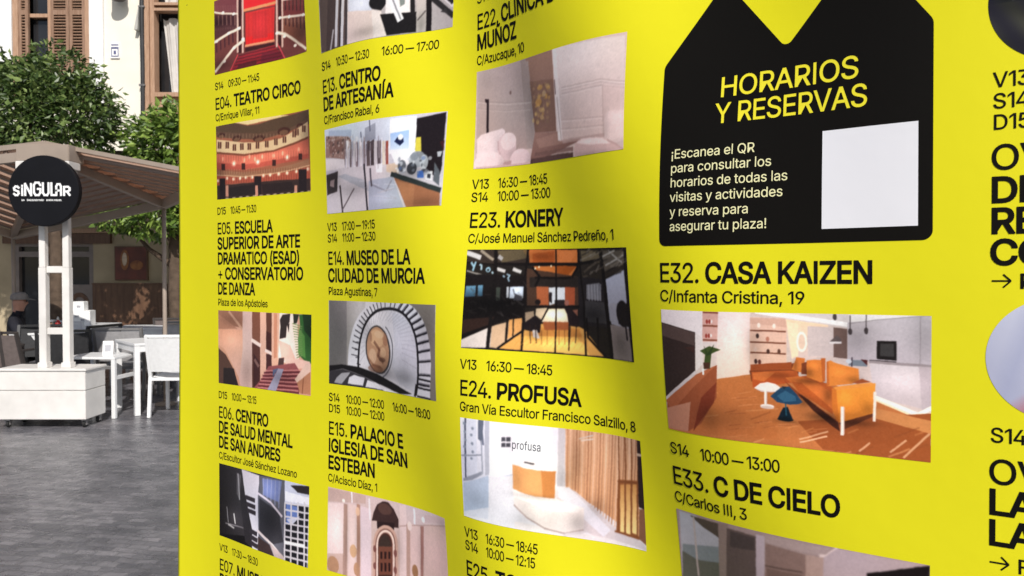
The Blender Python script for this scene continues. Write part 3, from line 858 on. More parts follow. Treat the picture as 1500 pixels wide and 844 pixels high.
# ------------------------------------------------------------------ the yellow banner
NET = [[[-11891,23463,-15353],[-11938,23379,-10988],[-11927,23414,-6611],[-11854,23582,-2227],[-11753,23768,2171],[-11643,23927,6549],[-11584,23990,10916]],[[-10551,22660,-15359],[-10566,22643,-10982],[-10542,22717,-6609],[-10466,22878,-2223],[-10441,22929,2170],[-10384,23004,6548],[-10385,23004,10919]],[[-9242,21819,-15353],[-9192,21920,-10980],[-9163,21992,-6605],[-9148,22048,-2217],[-9157,22055,2172],[-9180,22022,6549],[-9161,22066,10921]],[[-7961,20959,-15345],[-7876,21082,-10977],[-7881,21111,-6600],[-7911,21110,-2210],[-7897,21146,2177],[-7965,21044,6548],[-7895,21159,10933]],[[-6620,20120,-15347],[-6706,20064,-10967],[-6733,20055,-6593],[-6618,20252,-2207],[-6654,20219,2171],[-6667,20204,6551],[-6651,20189,10906]],[[-5268,19356,-15334],[-5536,19033,-10959],[-5472,19147,-6589],[-5374,19320,-2204],[-5325,19415,2169],[-5336,19367,6543],[-5585,19034,10930]],[[-3960,18582,-15334],[-4267,18128,-10955],[-4166,18287,-6586],[-4148,18390,-2203],[-4159,18367,2181],[-4416,18092,6512],[-4555,17941,10939]],[[-2735,17625,-15348],[-2784,17553,-10937],[-2909,17404,-6585],[-2841,17499,-2175],[-3264,17084,2141],[-3045,17214,6583],[-3117,17290,10821]],[[-1680,16385,-15246],[-1711,16437,-10983],[-1414,16703,-6542],[-2083,16094,-2204],[-1950,16127,2188],[-1405,17088,6460],[-1609,16497,10987]],[[-785,15179,-15405],[-747,15185,-10901],[-664,15322,-6615],[-942,14895,-2139],[-254,16002,2091],[-429,15562,6569],[-485,15823,10786]],[[554,14398,-15309],[576,14380,-10964],[495,14133,-6559],[764,14797,-2228],[904,14761,2146],[95,14129,6478],[791,14519,10879]],[[2137,14168,-15422],[1938,13596,-10929],[2127,14009,-6619],[2151,13818,-2148],[1289,13119,2054],[1781,13464,6552],[1583,13337,10709]],[[3858,13300,-15215],[3019,12665,-11018],[3698,13209,-6542],[2512,12132,-2301],[2660,12143,2166],[3365,13231,6370],[2825,12468,10992]],[[4728,12154,-15376],[4361,11729,-10948],[4164,11590,-6623],[4043,11404,-2218],[3981,11408,2103],[4445,12008,6466],[4225,11784,10828]],[[5562,10707,-15337],[5424,10658,-10979],[5265,10409,-6596],[5454,10774,-2224],[5239,10443,2129],[5348,10711,6510],[5454,10947,10822]],[[6602,9575,-15334],[6642,9645,-10967],[6623,9659,-6592],[6696,9812,-2216],[6667,9814,2139],[6571,9686,6516],[6673,10027,10911]],[[7958,8787,-15336],[8019,8931,-10960],[8029,8990,-6586],[8037,9034,-2214],[8077,9158,2154],[7992,9073,6529],[8015,9151,10901]],[[9384,8156,-15331],[9417,8259,-10955],[9406,8272,-6581],[9409,8308,-2207],[9411,8360,2164],[9377,8362,6539],[9339,8350,10914]],[[10788,7497,-15325],[10788,7527,-10949],[10767,7523,-6575],[10758,7541,-2200],[10731,7542,2175],[10712,7568,6549],[10681,7565,10924]],[[12156,6759,-15319],[12130,6747,-10944],[12114,6750,-6569],[12097,6755,-2193],[12071,6758,2184],[12047,6775,6559],[12025,6788,10934]],[[13494,5970,-15313],[13466,5955,-10938],[13454,5965,-6563],[13438,5972,-2186],[13418,5986,2193],[13391,5997,6569],[13371,6013,10943]],[[14814,5153,-15308],[14800,5161,-10932],[14791,5175,-6558],[14781,5193,-2178],[14765,5214,2203],[14740,5229,6579],[14717,5240,10951]]]
GLYPHS = {
 ' ':(369,''),
 '!':(385,'132,315 124,1000 260,1000 251,315|193,-9 158,-2 129,17 109,46 103,81 109,115 129,144 158,163 193,170 227,163 256,144 275,115 282,81 275,46 256,17 227,-2'),
 '(':(537,'175,406 198,636 259,867 347,1060 464,1060 375,842 317,616 297,406 315,225 370,32 464,-189 347,-189 273,-42 219,107 186,258'),
 ')':(537,'73,-189 169,35 222,229 240,406 219,616 162,842 73,1060 190,1060 279,867 340,636 362,406 351,256 317,105 263,-44 190,-189'),
 '+':(891,'389,67 389,715 501,715 501,67|121,338 121,444 768,444 768,338'),
 ',':(369,'74,-235 133,140 269,140 166,-235'),
 '.':(369,'187,-9 153,-2 124,17 104,46 97,81 104,115 124,144 153,164 187,170 222,164 251,144 271,115 277,81 271,46 251,17 222,-2'),
 '/':(490,'462,1047 140,-150 28,-150 350,1047'),
 '0':(830,'416,-13 312,2 225,47 156,122 105,223 74,349 64,499 74,649 106,776 157,878 226,952 313,998 416,1013 518,998 605,952 674,878 725,776 756,649 767,499 756,349 725,223 675,122 606,47 519,2/416,97 483,109 540,145 586,203 619,283 639,382 646,499 639,618 619,717 586,797 540,855 483,891 416,903 347,891 290,855 245,797 212,717 192,618 185,499 192,382 212,283 245,203 290,145 347,109'),
 '1':(600,'472,1000 472,0 347,0 347,881 341,881 99,703 99,839 320,1000'),
 '2':(830,'96,0 96,93 430,450 525,555 581,642 600,730 593,780 575,823 545,857 507,883 410,903 355,897 309,880 271,851 243,813 225,766 220,711 99,711 109,796 139,869 188,930 251,976 327,1004 412,1013 497,1004 571,976 633,932 680,875 709,808 719,732 699,624 630,508 495,353 270,119 270,111 735,111 735,0'),
 '3':(830,'398,-13 311,-5 231,19 162,59 108,113 72,180 56,259 185,259 196,211 219,171 252,139 295,116 400,98 511,119 555,146 588,183 610,229 617,285 611,337 591,386 558,427 510,459 446,480 365,487 278,487 278,588 536,881 536,889 107,889 107,1000 702,1000 702,905 385,547 385,568 488,567 576,542 647,498 699,437 732,365 742,285 731,202 698,130 646,70 577,24 493,-4'),
 '4':(830,'48,207 48,311 455,1000 581,1000 183,326 183,319 782,319 782,207|524,0 524,238 524,287 524,624 644,624 644,0'),
 '5':(830,'405,-13 320,-5 245,22 182,64 133,118 100,183 87,256 210,256 220,213 241,175 311,118 405,98 462,105 513,127 555,160 587,205 608,258 614,319 607,380 586,435 553,480 510,515 458,537 398,544 299,528 222,483 102,497 159,1000 690,1000 690,889 266,889 233,593 238,593 319,639 421,656 487,649 548,631 602,601 648,561 686,511 715,454 733,390 738,321 728,229 695,149 644,81 577,30 496,-3'),
 '6':(830,'415,-13 327,-3 250,29 185,79 136,146 105,227 95,318 103,392 127,470 240,669 466,1000 603,1000 267,513 256,513 294,565 355,603 432,617 517,608 591,579 651,533 697,471 725,396 734,309 724,221 693,143 644,78 579,28 502,-3/415,95 470,102 518,123 557,156 588,199 607,251 614,309 607,368 588,419 557,462 518,494 470,515 415,521 360,515 312,495 272,463 241,420 222,370 216,311 222,252 241,200 272,156 312,123 360,102'),
 '7':(830,'161,0 606,881 606,889 92,889 92,1000 738,1000 738,882 294,0'),
 '8':(830,'415,-13 320,-4 236,22 168,65 116,121 83,189 72,266 78,327 98,384 128,433 169,474 216,504 270,520 270,525 204,554 152,605 119,672 108,748 118,820 148,884 195,938 257,979 331,1005 415,1013 498,1005 572,979 633,938 680,884 710,820 720,748 709,672 676,605 625,554 561,525 561,520 613,504 660,474 700,433 731,384 751,327 758,266 747,189 714,121 662,65 593,22 510,-4/415,97 477,102 530,118 573,145 605,180 625,223 632,272 625,325 604,371 570,409 526,438 474,456 415,462 355,456 303,438 259,409 225,371 204,325 197,272 203,223 223,180 255,145 299,118 352,102/415,569 509,590 546,616 574,650 592,691 598,738 592,785 575,826 547,859 511,884 415,904 319,884 282,859 254,826 237,785 231,738 237,691 254,650 282,616 319,590'),
 '9':(830,'414,1013 502,1003 580,971 644,921 693,854 724,773 734,682 726,608 703,530 589,331 364,0 226,0 563,487 574,487 535,435 475,397 398,383 313,392 239,421 179,467 133,529 104,604 95,691 105,780 136,858 186,922 250,972 327,1003/414,905 360,898 312,877 272,844 242,801 223,749 216,691 223,632 242,581 272,538 312,506 360,485 414,479 469,485 518,505 558,537 588,580 607,631 614,689 607,748 588,800 558,844 518,877 470,898'),
 ':':(369,'187,-9 153,-2 124,17 104,46 97,81 104,115 124,144 153,164 187,170 222,164 251,144 271,115 277,81 271,46 251,17 222,-2|187,532 153,539 124,558 104,587 97,621 104,656 124,685 153,705 187,711 222,705 251,685 271,656 277,621 271,587 251,558 222,539'),
 'A':(943,'32,0 396,1000 543,1000 910,0 777,0 564,595 519,732 456,940 482,940 418,729 374,595 167,0|216,279 216,391 727,391 727,279'),
 'B':(897,'118,0 118,1000 474,1000 569,991 646,964 706,923 749,869 774,805 783,735 777,677 760,629 700,562 619,524 619,515 667,506 714,483 756,447 791,399 814,340 821,268 813,196 787,131 742,77 677,35 592,9 485,0/245,112 481,112 581,123 648,157 686,207 699,268 692,317 673,361 642,399 601,429 549,447 488,454 245,454/245,561 468,561 566,582 605,608 635,642 654,683 660,732 649,793 614,843 556,877 472,888 245,888'),
 'C':(1003,'526,-13 403,2 295,49 205,125 137,227 94,352 79,499 94,647 137,773 205,875 295,951 403,998 526,1013 669,991 733,964 790,926 840,879 880,822 910,758 930,685 803,685 765,776 702,842 620,883 526,896 438,884 361,850 296,793 246,715 214,617 203,499 214,382 246,284 296,207 361,150 439,116 526,104 620,118 702,158 765,225 803,315 930,315 911,243 881,178 840,122 791,74 734,37 669,9 600,-8'),
 'D':(987,'430,0 189,0 189,112 422,112 534,124 625,159 695,216 745,293 775,389 785,502 775,614 745,709 696,785 628,842 541,876 434,888 183,888 183,1000 443,1000 579,985 693,940 785,868 852,769 894,646 907,502 893,357 852,233 783,134 689,60 571,15|245,1000 245,0 118,0 118,1000'),
 'E':(823,'118,0 118,1000 732,1000 732,888 245,888 245,562 699,562 699,450 245,450 245,112 738,112 738,0'),
 'F':(806,'118,0 118,1000 726,1000 726,888 245,888 245,547 681,547 681,435 245,435 245,0'),
 'G':(1023,'528,-13 403,2 294,49 204,125 136,227 93,353 79,499 93,647 136,773 203,875 293,951 400,998 521,1013 597,1008 669,990 735,961 793,922 842,874 883,818 913,755 932,685 802,685 761,773 700,839 620,882 521,896 436,884 360,850 295,793 246,715 214,617 203,499 214,382 246,285 296,207 362,150 440,116 528,104 608,113 678,140 735,183 779,242 806,314 815,398 854,391 556,391 556,503 940,503 940,393 926,278 886,179 823,97 740,37 641,-1'),
 'H':(1016,'118,0 118,1000 245,1000 245,568 771,568 771,1000 898,1000 898,0 771,0 771,456 245,456 245,0'),
 'I':(400,'144,0 144,1000 256,1000 256,0'),
 'J':(779,'364,-13 244,6 148,64 86,159 65,286 65,340 192,340 192,286 204,205 239,146 294,110 364,98 433,110 487,146 522,205 534,286 534,1000 661,1000 661,286 640,159 578,64 483,6'),
 'K':(917,'205,286 205,425 273,513 343,596 416,677 715,1000 881,1000 454,542 448,543|118,0 118,1000 245,1000 245,657 244,442 245,380 245,0|732,0 369,509 448,608 882,0'),
 'L':(772,'118,0 118,1000 245,1000 245,112 710,112 710,0'),
 'M':(1235,'118,0 118,1000 298,1000 545,368 565,312 588,241 612,165 632,96 604,96 625,162 649,238 672,311 693,368 936,1000 1116,1000 1116,0 991,0 991,572 992,643 993,725 995,812 997,899 1008,899 978,805 947,713 919,633 896,572 672,0 562,0 335,572 313,631 285,710 254,801 220,899 234,899 236,818 238,731 239,646 240,572 240,0'),
 'N':(1029,'118,0 118,1000 268,1000 674,359 713,296 762,210 813,108 796,105 788,213 785,309 784,383 784,1000 911,1000 911,0 760,0 397,570 349,650 291,749 211,889 234,892 240,754 244,645 246,572 246,0'),
 'O':(1048,'525,-13 403,2 296,49 206,125 137,227 94,352 79,499 94,647 137,773 206,875 296,951 403,998 525,1013 647,998 754,951 844,875 912,773 955,647 969,499 955,352 912,227 844,125 754,49 647,2/525,104 610,115 687,149 752,205 803,283 835,382 846,499 835,618 803,717 752,795 687,851 610,885 525,896 439,885 362,850 297,794 246,716 214,618 203,499 214,382 246,284 297,206 362,150 439,115'),
 'P':(874,'118,0 118,1000 462,1000 568,990 653,958 719,909 766,845 794,769 803,683 794,598 766,522 719,457 653,407 568,376 462,365 215,365 215,477 457,477 528,483 584,503 626,535 655,577 672,627 677,683 672,740 655,789 626,831 584,862 527,882 456,889 245,889 245,0'),
 'Q':(1048,'482,313 615,313 726,166 754,128 921,-94 788,-94 679,52 651,90|525,-13 403,2 296,49 206,125 137,227 94,352 79,499 94,647 137,773 206,875 296,951 403,998 525,1013 647,998 754,951 844,875 912,773 955,647 969,499 955,352 912,227 844,125 754,49 647,2/525,104 610,115 687,149 752,205 803,283 835,382 846,499 835,618 803,717 752,795 687,851 610,885 525,896 439,885 362,850 297,794 246,716 214,618 203,499 214,382 246,284 297,206 362,150 439,115'),
 'R':(883,'118,0 118,1000 464,1000 569,990 655,960 721,913 767,851 795,777 805,692 795,607 767,534 721,473 654,427 569,398 464,389 189,389 189,501 459,501 530,507 585,524 627,553 656,591 673,637 679,692 673,748 656,796 627,835 585,864 529,882 458,889 245,889 245,0|694,0 452,450 595,450 841,0'),
 'S':(878,'440,-17 338,-9 251,18 179,61 126,118 90,188 75,268 205,268 217,216 243,172 280,139 327,115 440,97 504,102 562,118 610,145 648,181 671,224 679,274 673,317 653,352 582,402 481,437 361,470 251,512 169,568 119,641 102,732 113,811 147,880 201,936 270,979 353,1005 446,1013 540,1005 621,978 689,936 741,882 775,817 788,743 663,743 642,810 594,860 526,891 442,901 382,896 329,880 285,855 253,822 233,783 226,738 234,692 257,656 333,606 417,577 519,549 612,518 705,467 776,388 796,336 803,272 792,195 760,125 707,66 636,21 546,-8'),
 'T':(882,'62,888 62,1000 819,1000 819,888 505,888 505,0 379,0 379,888'),
 'U':(1017,'509,-16 398,-5 303,30 225,85 166,157 130,243 118,340 118,1000 244,1000 244,350 252,282 277,222 315,172 368,134 433,109 509,101 585,109 650,134 702,172 740,222 764,282 772,350 772,1000 899,1000 899,340 887,243 850,157 792,85 714,30 619,-5'),
 'V':(943,'401,0 32,1000 166,1000 378,405 423,270 487,60 461,60 525,271 569,405 776,1000 910,1000 546,0'),
 'W':(1349,'305,0 32,1000 162,1000 321,385 345,286 367,184 387,78 372,78 393,184 415,286 440,385 602,1000 746,1000 907,385 933,286 956,184 977,78 960,78 981,184 1003,286 1028,385 1186,1000 1316,1000 1042,0 895,0 723,635 691,769 660,934 687,934 658,776 625,635 453,0'),
 'X':(932,'36,0 427,559 427,464 58,1000 205,1000 350,787 401,710 439,647 479,574 456,574 495,646 534,710 587,787 734,1000 877,1000 509,470 509,564 896,0 750,0 574,254 528,324 491,384 453,454 481,454 443,386 405,326 357,254 180,0'),
 'Y':(928,'400,0 400,409 32,1000 179,1000 378,677 437,574 491,453 440,453 494,576 551,677 749,1000 895,1000 527,409 527,0'),
 'Z':(862,'82,0 82,91 538,757 602,846 670,935 684,893 561,889 438,888 79,888 79,1000 780,1000 780,907 332,253 263,158 191,65 177,107 299,111 421,112 785,112 785,0'),
 'a':(765,'314,-17 247,-10 186,10 134,42 94,88 68,144 60,212 66,270 85,316 114,352 152,380 246,414 350,432 459,446 521,462 537,477 542,501 542,505 524,583 471,633 385,650 293,634 231,591 197,538 81,572 112,633 154,680 205,715 261,738 381,756 470,746 562,708 602,675 634,630 655,570 662,494 662,0 544,0 544,102 536,102 495,48 423,2/335,89 397,96 448,115 488,145 518,183 536,226 542,271 542,373 510,358 455,346 394,337 345,330 264,312 203,274 186,244 181,206 200,142 255,103'),
 'b':(834,'451,-16 389,-10 339,7 271,61 232,115 220,115 220,0 103,0 103,1000 223,1000 223,628 232,628 270,680 337,733 387,750 450,756 538,744 615,709 679,652 727,575 757,481 767,371 757,261 727,166 679,89 616,32 539,-4/433,92 497,101 549,129 591,172 621,229 639,297 645,372 639,447 621,513 591,569 550,612 497,639 433,648 369,640 317,613 276,572 246,517 228,450 221,372 228,294 246,226 276,170 318,128 370,101'),
 'c':(778,'407,-16 312,-4 230,32 161,90 110,167 78,261 67,368 78,478 110,572 161,649 230,707 312,744 407,756 511,741 600,700 668,633 711,544 595,515 571,568 531,611 476,639 407,648 340,639 285,610 243,565 213,508 195,441 189,368 195,297 213,231 243,174 285,130 340,101 407,91 477,101 532,130 573,174 598,230 713,201 671,110 602,42 512,-1'),
 'd':(834,'384,-16 296,-4 219,32 155,89 107,166 77,261 67,371 77,481 108,575 156,652 220,709 297,744 385,756 448,750 497,733 565,680 602,628 611,628 611,1000 731,1000 731,0 615,0 615,115 603,115 564,61 496,7 446,-10/402,92 465,101 517,128 559,170 589,226 607,294 613,372 607,450 589,517 559,572 518,613 465,640 402,648 337,639 284,612 243,569 213,513 195,447 189,372 195,297 213,229 243,172 285,129 338,101'),
 'e':(794,'417,-16 316,-4 230,32 161,90 109,167 78,260 67,367 78,475 109,569 159,647 226,706 308,743 403,756 522,735 578,709 628,670 670,619 702,554 723,475 730,381 730,333 147,333 147,434 664,434 609,397 603,467 585,528 556,578 516,617 465,641 403,649 341,641 288,616 245,578 214,530 195,474 189,415 189,349 196,273 217,209 251,158 297,121 353,98 417,91 499,104 561,143 601,207 717,179 694,124 659,77 612,38 555,9 490,-10'),
 'f':(499,'448,746 448,643 13,643 13,746|158,0 158,848 166,907 188,955 222,993 266,1020 368,1042 437,1036 477,1024 447,921 422,928 383,932 336,925 303,904 285,870 279,823 279,0'),
 'g':(836,'407,-296 330,-291 263,-274 162,-216 99,-136 199,-80 239,-130 303,-173 407,-191 489,-180 555,-148 598,-92 612,-11 612,134 602,134 563,82 496,31 446,15 383,9 298,20 221,52 157,105 108,177 77,268 67,376 77,484 108,577 157,652 221,709 298,744 385,756 448,750 498,733 566,680 605,627 615,627 615,746 732,746 732,-17 721,-106 689,-177 637,-230 571,-267 493,-289/403,116 466,124 518,148 559,186 590,238 608,302 614,379 608,454 590,519 560,573 519,614 466,640 403,648 338,639 285,612 243,570 213,516 195,451 189,379 195,305 214,241 244,188 286,149 339,124'),
 'h':(806,'223,446 223,0 103,0 103,1000 223,1000 223,565 201,565 243,653 299,712 368,745 447,756 518,748 580,724 631,685 670,631 694,560 702,472 702,0 582,0 582,462 571,540 537,598 483,635 413,647 362,641 316,624 278,595 248,556 230,506'),
 'i':(328,'103,0 103,746 223,746 223,0|164,870 133,876 106,894 87,919 81,950 87,981 106,1006 133,1024 164,1030 197,1024 224,1006 242,981 248,950 242,919 224,894 197,876'),
 'j':(328,'103,746 223,746 223,-59 218,-123 200,-178 169,-222 127,-254 73,-274 7,-281 -19,-281 -19,-170 4,-170 49,-163 80,-141 97,-106 103,-57|164,870 132,876 105,894 87,919 81,950 87,981 105,1006 132,1024 164,1030 196,1024 223,1006 242,981 248,950 242,919 223,894 196,876'),
 'k':(748,'216,268 216,416 237,416 559,746 708,746 362,392 348,392|103,0 103,1000 223,1000 223,0|578,0 291,365 376,450 732,0'),
 'l':(330,'110,0 110,1040 216,1040 216,0'),
 'm':(1199,'103,0 103,746 220,746 221,581 211,581 231,635 260,680 338,739 431,759 506,747 565,709 607,652 631,579 614,579 633,631 663,674 748,737 858,759 921,752 977,731 1025,695 1063,646 1087,581 1095,501 1095,0 974,0 974,499 963,568 929,615 880,641 823,650 776,644 736,629 679,570 659,486 659,0 539,0 539,511 529,567 497,611 450,640 392,650 310,629 275,604 247,568 229,523 223,468 223,0'),
 'n':(805,'223,446 223,0 103,0 103,746 219,746 220,565 201,565 243,653 299,712 368,745 447,756 518,748 580,724 631,685 669,631 694,560 702,472 702,0 582,0 582,462 571,540 537,598 483,635 413,647 362,641 316,624 278,595 248,556 230,506'),
 'o':(816,'407,-16 312,-4 230,32 161,90 110,167 78,261 67,368 78,478 110,572 161,649 230,707 312,744 407,756 504,744 587,707 655,649 706,572 738,478 749,368 738,261 706,167 655,90 587,32 504,-4/407,91 476,101 531,130 574,174 604,231 622,297 628,368 622,441 604,507 574,565 531,610 476,639 407,648 340,639 285,610 243,565 213,508 195,441 189,368 195,297 213,231 243,174 285,130 340,101'),
 'p':(834,'103,-281 103,746 220,746 220,628 232,628 270,680 337,733 387,750 450,756 538,744 615,709 679,652 727,575 757,481 767,371 757,261 727,166 679,89 616,32 539,-4 451,-16 389,-10 339,7 271,61 232,115 223,115 223,-281/433,92 497,101 549,129 591,172 621,229 639,297 645,372 639,447 621,513 591,569 550,612 497,639 433,648 369,640 317,613 276,572 246,517 228,450 221,372 228,294 246,226 276,170 318,128 370,101'),
 'q':(834,'731,-281 611,-281 611,115 602,115 564,61 496,7 446,-10 384,-16 296,-4 219,32 155,89 107,166 77,261 67,371 77,481 108,575 156,652 220,709 297,744 385,756 448,750 497,733 565,680 603,628 615,628 615,746 731,746/402,92 465,101 517,128 559,170 589,226 607,294 613,372 607,450 589,517 559,572 518,613 465,640 402,648 337,639 284,612 243,569 213,513 195,447 189,372 195,297 213,229 243,172 285,129 338,101'),
 'r':(509,'103,0 103,746 219,746 219,631 227,631 255,682 300,722 355,748 419,756 451,756 479,754 479,634 452,638 407,640 357,635 313,618 276,592 247,557 229,515 223,466 223,0'),
 's':(717,'358,-16 285,-10 220,7 166,35 121,74 89,125 70,185 185,209 207,156 244,118 294,97 356,89 426,98 481,122 515,159 527,202 520,238 499,267 465,289 417,305 293,334 205,365 142,409 104,467 92,538 101,599 128,652 170,695 226,728 293,749 368,756 439,750 499,732 548,704 588,667 637,570 527,545 508,585 477,620 431,645 368,654 307,646 257,623 224,588 213,545 221,507 244,478 338,438 451,411 540,381 602,337 639,280 651,209 642,147 614,93 570,47 511,13 439,-9'),
 't':(447,'401,746 401,643 13,643 13,746|128,926 248,926 248,192 253,150 267,120 294,104 335,98 364,100 397,105 419,3 377,-5 331,-8 245,4 181,42 141,102 128,183'),
 'u':(806,'358,-10 288,-2 226,21 175,60 136,115 111,186 103,273 103,746 223,746 223,283 235,206 269,147 323,111 393,99 444,104 490,122 528,151 557,190 576,240 582,300 582,746 702,746 702,0 586,0 586,181 604,181 562,92 505,33 437,1'),
 'v':(765,'319,0 34,746 166,746 325,305 367,171 404,41 362,41 399,171 440,305 599,746 730,746 445,0'),
 'w':(1115,'270,0 44,746 171,746 262,420 302,268 344,81 324,81 365,265 405,420 495,746 622,746 711,420 750,267 791,81 769,81 812,266 852,420 944,746 1070,746 844,0 724,0 627,338 599,442 571,551 544,664 571,664 544,551 516,442 487,338 391,0'),
 'x':(744,'41,0 337,429 336,336 56,746 197,746 290,601 352,498 407,405 345,405 398,498 458,601 554,746 691,746 410,332 410,421 703,0 564,0 454,168 393,267 340,357 402,357 351,267 291,168 180,0'),
 'y':(765,'93,-272 121,-168 140,-172 204,-175 256,-145 296,-70 319,-3 34,746 166,746 325,305 367,170 404,41 361,41 398,171 440,305 600,746 730,746 401,-114 347,-210 274,-267 180,-285 127,-281'),
 'z':(748,'82,0 82,90 499,628 499,635 94,635 94,746 654,746 654,650 248,118 248,111 666,111 666,0'),
 '¡':(386,'125,-246 134,436 253,436 262,-246|193,582 158,589 129,608 109,638 103,672 109,707 129,736 158,755 193,762 227,755 257,736 277,707 283,672 277,638 257,608 227,589'),
 'Í':(400,'144,0 144,1000 256,1000 256,0|147,1097 241,1295 375,1295 246,1097'),
 'Ñ':(1029,'118,0 118,1000 268,1000 674,359 713,296 762,210 813,108 796,105 788,213 785,309 784,383 784,1000 911,1000 911,0 760,0 397,570 349,650 291,749 211,889 234,892 240,754 244,645 246,572 246,0|603,1132 554,1140 509,1159 470,1179 440,1187 414,1170 404,1134 320,1134 328,1189 348,1234 381,1263 428,1273 477,1265 518,1245 555,1225 590,1217 615,1230 628,1270 709,1270 701,1214 680,1170 647,1141'),
 'á':(765,'314,-17 247,-10 186,10 134,42 94,88 68,144 60,212 66,270 85,316 114,352 152,380 246,414 350,432 459,446 521,462 537,477 542,501 542,505 524,583 471,633 385,650 293,634 231,591 197,538 81,572 112,633 154,680 205,715 261,738 381,756 470,746 562,708 602,675 634,630 655,570 662,494 662,0 544,0 544,102 536,102 495,48 423,2/335,89 397,96 448,115 488,145 518,183 536,226 542,271 542,373 510,358 455,346 394,337 345,330 264,312 203,274 186,244 181,206 200,142 255,103|319,843 413,1040 547,1040 417,843'),
 'é':(794,'417,-16 316,-4 230,32 161,90 109,167 78,260 67,367 78,475 109,569 159,647 226,706 308,743 403,756 522,735 578,709 628,670 670,619 702,554 723,475 730,381 730,333 147,333 147,434 664,434 609,397 603,467 585,528 556,578 516,617 465,641 403,649 341,641 288,616 245,578 214,530 195,474 189,415 189,349 196,273 217,209 251,158 297,121 353,98 417,91 499,104 561,143 601,207 717,179 694,124 659,77 612,38 555,9 490,-10|348,843 442,1040 576,1040 446,843'),
 'í':(328,'103,0 103,746 223,746 223,0|111,843 205,1040 340,1040 210,843'),
 'ñ':(805,'223,446 223,0 103,0 103,746 219,746 220,565 201,565 243,653 299,712 368,745 447,756 518,748 580,724 631,685 669,631 694,560 702,472 702,0 582,0 582,462 571,540 537,598 483,635 413,647 362,641 316,624 278,595 248,556 230,506|491,877 442,886 397,905 358,924 328,933 302,916 292,880 208,880 216,935 236,980 269,1009 316,1019 364,1010 406,991 443,971 478,962 503,975 515,1016 597,1016 589,960 568,915 535,887'),
 'ó':(816,'407,-16 312,-4 230,32 161,90 110,167 78,261 67,368 78,478 110,572 161,649 230,707 312,744 407,756 504,744 587,707 655,649 706,572 738,478 749,368 738,261 706,167 655,90 587,32 504,-4/407,91 476,101 531,130 574,174 604,231 622,297 628,368 622,441 604,507 574,565 531,610 476,639 407,648 340,639 285,610 243,565 213,508 195,441 189,368 195,297 213,231 243,174 285,130 340,101|355,843 449,1040 583,1040 454,843'),
 '—':(1180,'1182,481 1182,369 0,369 0,481'),
}
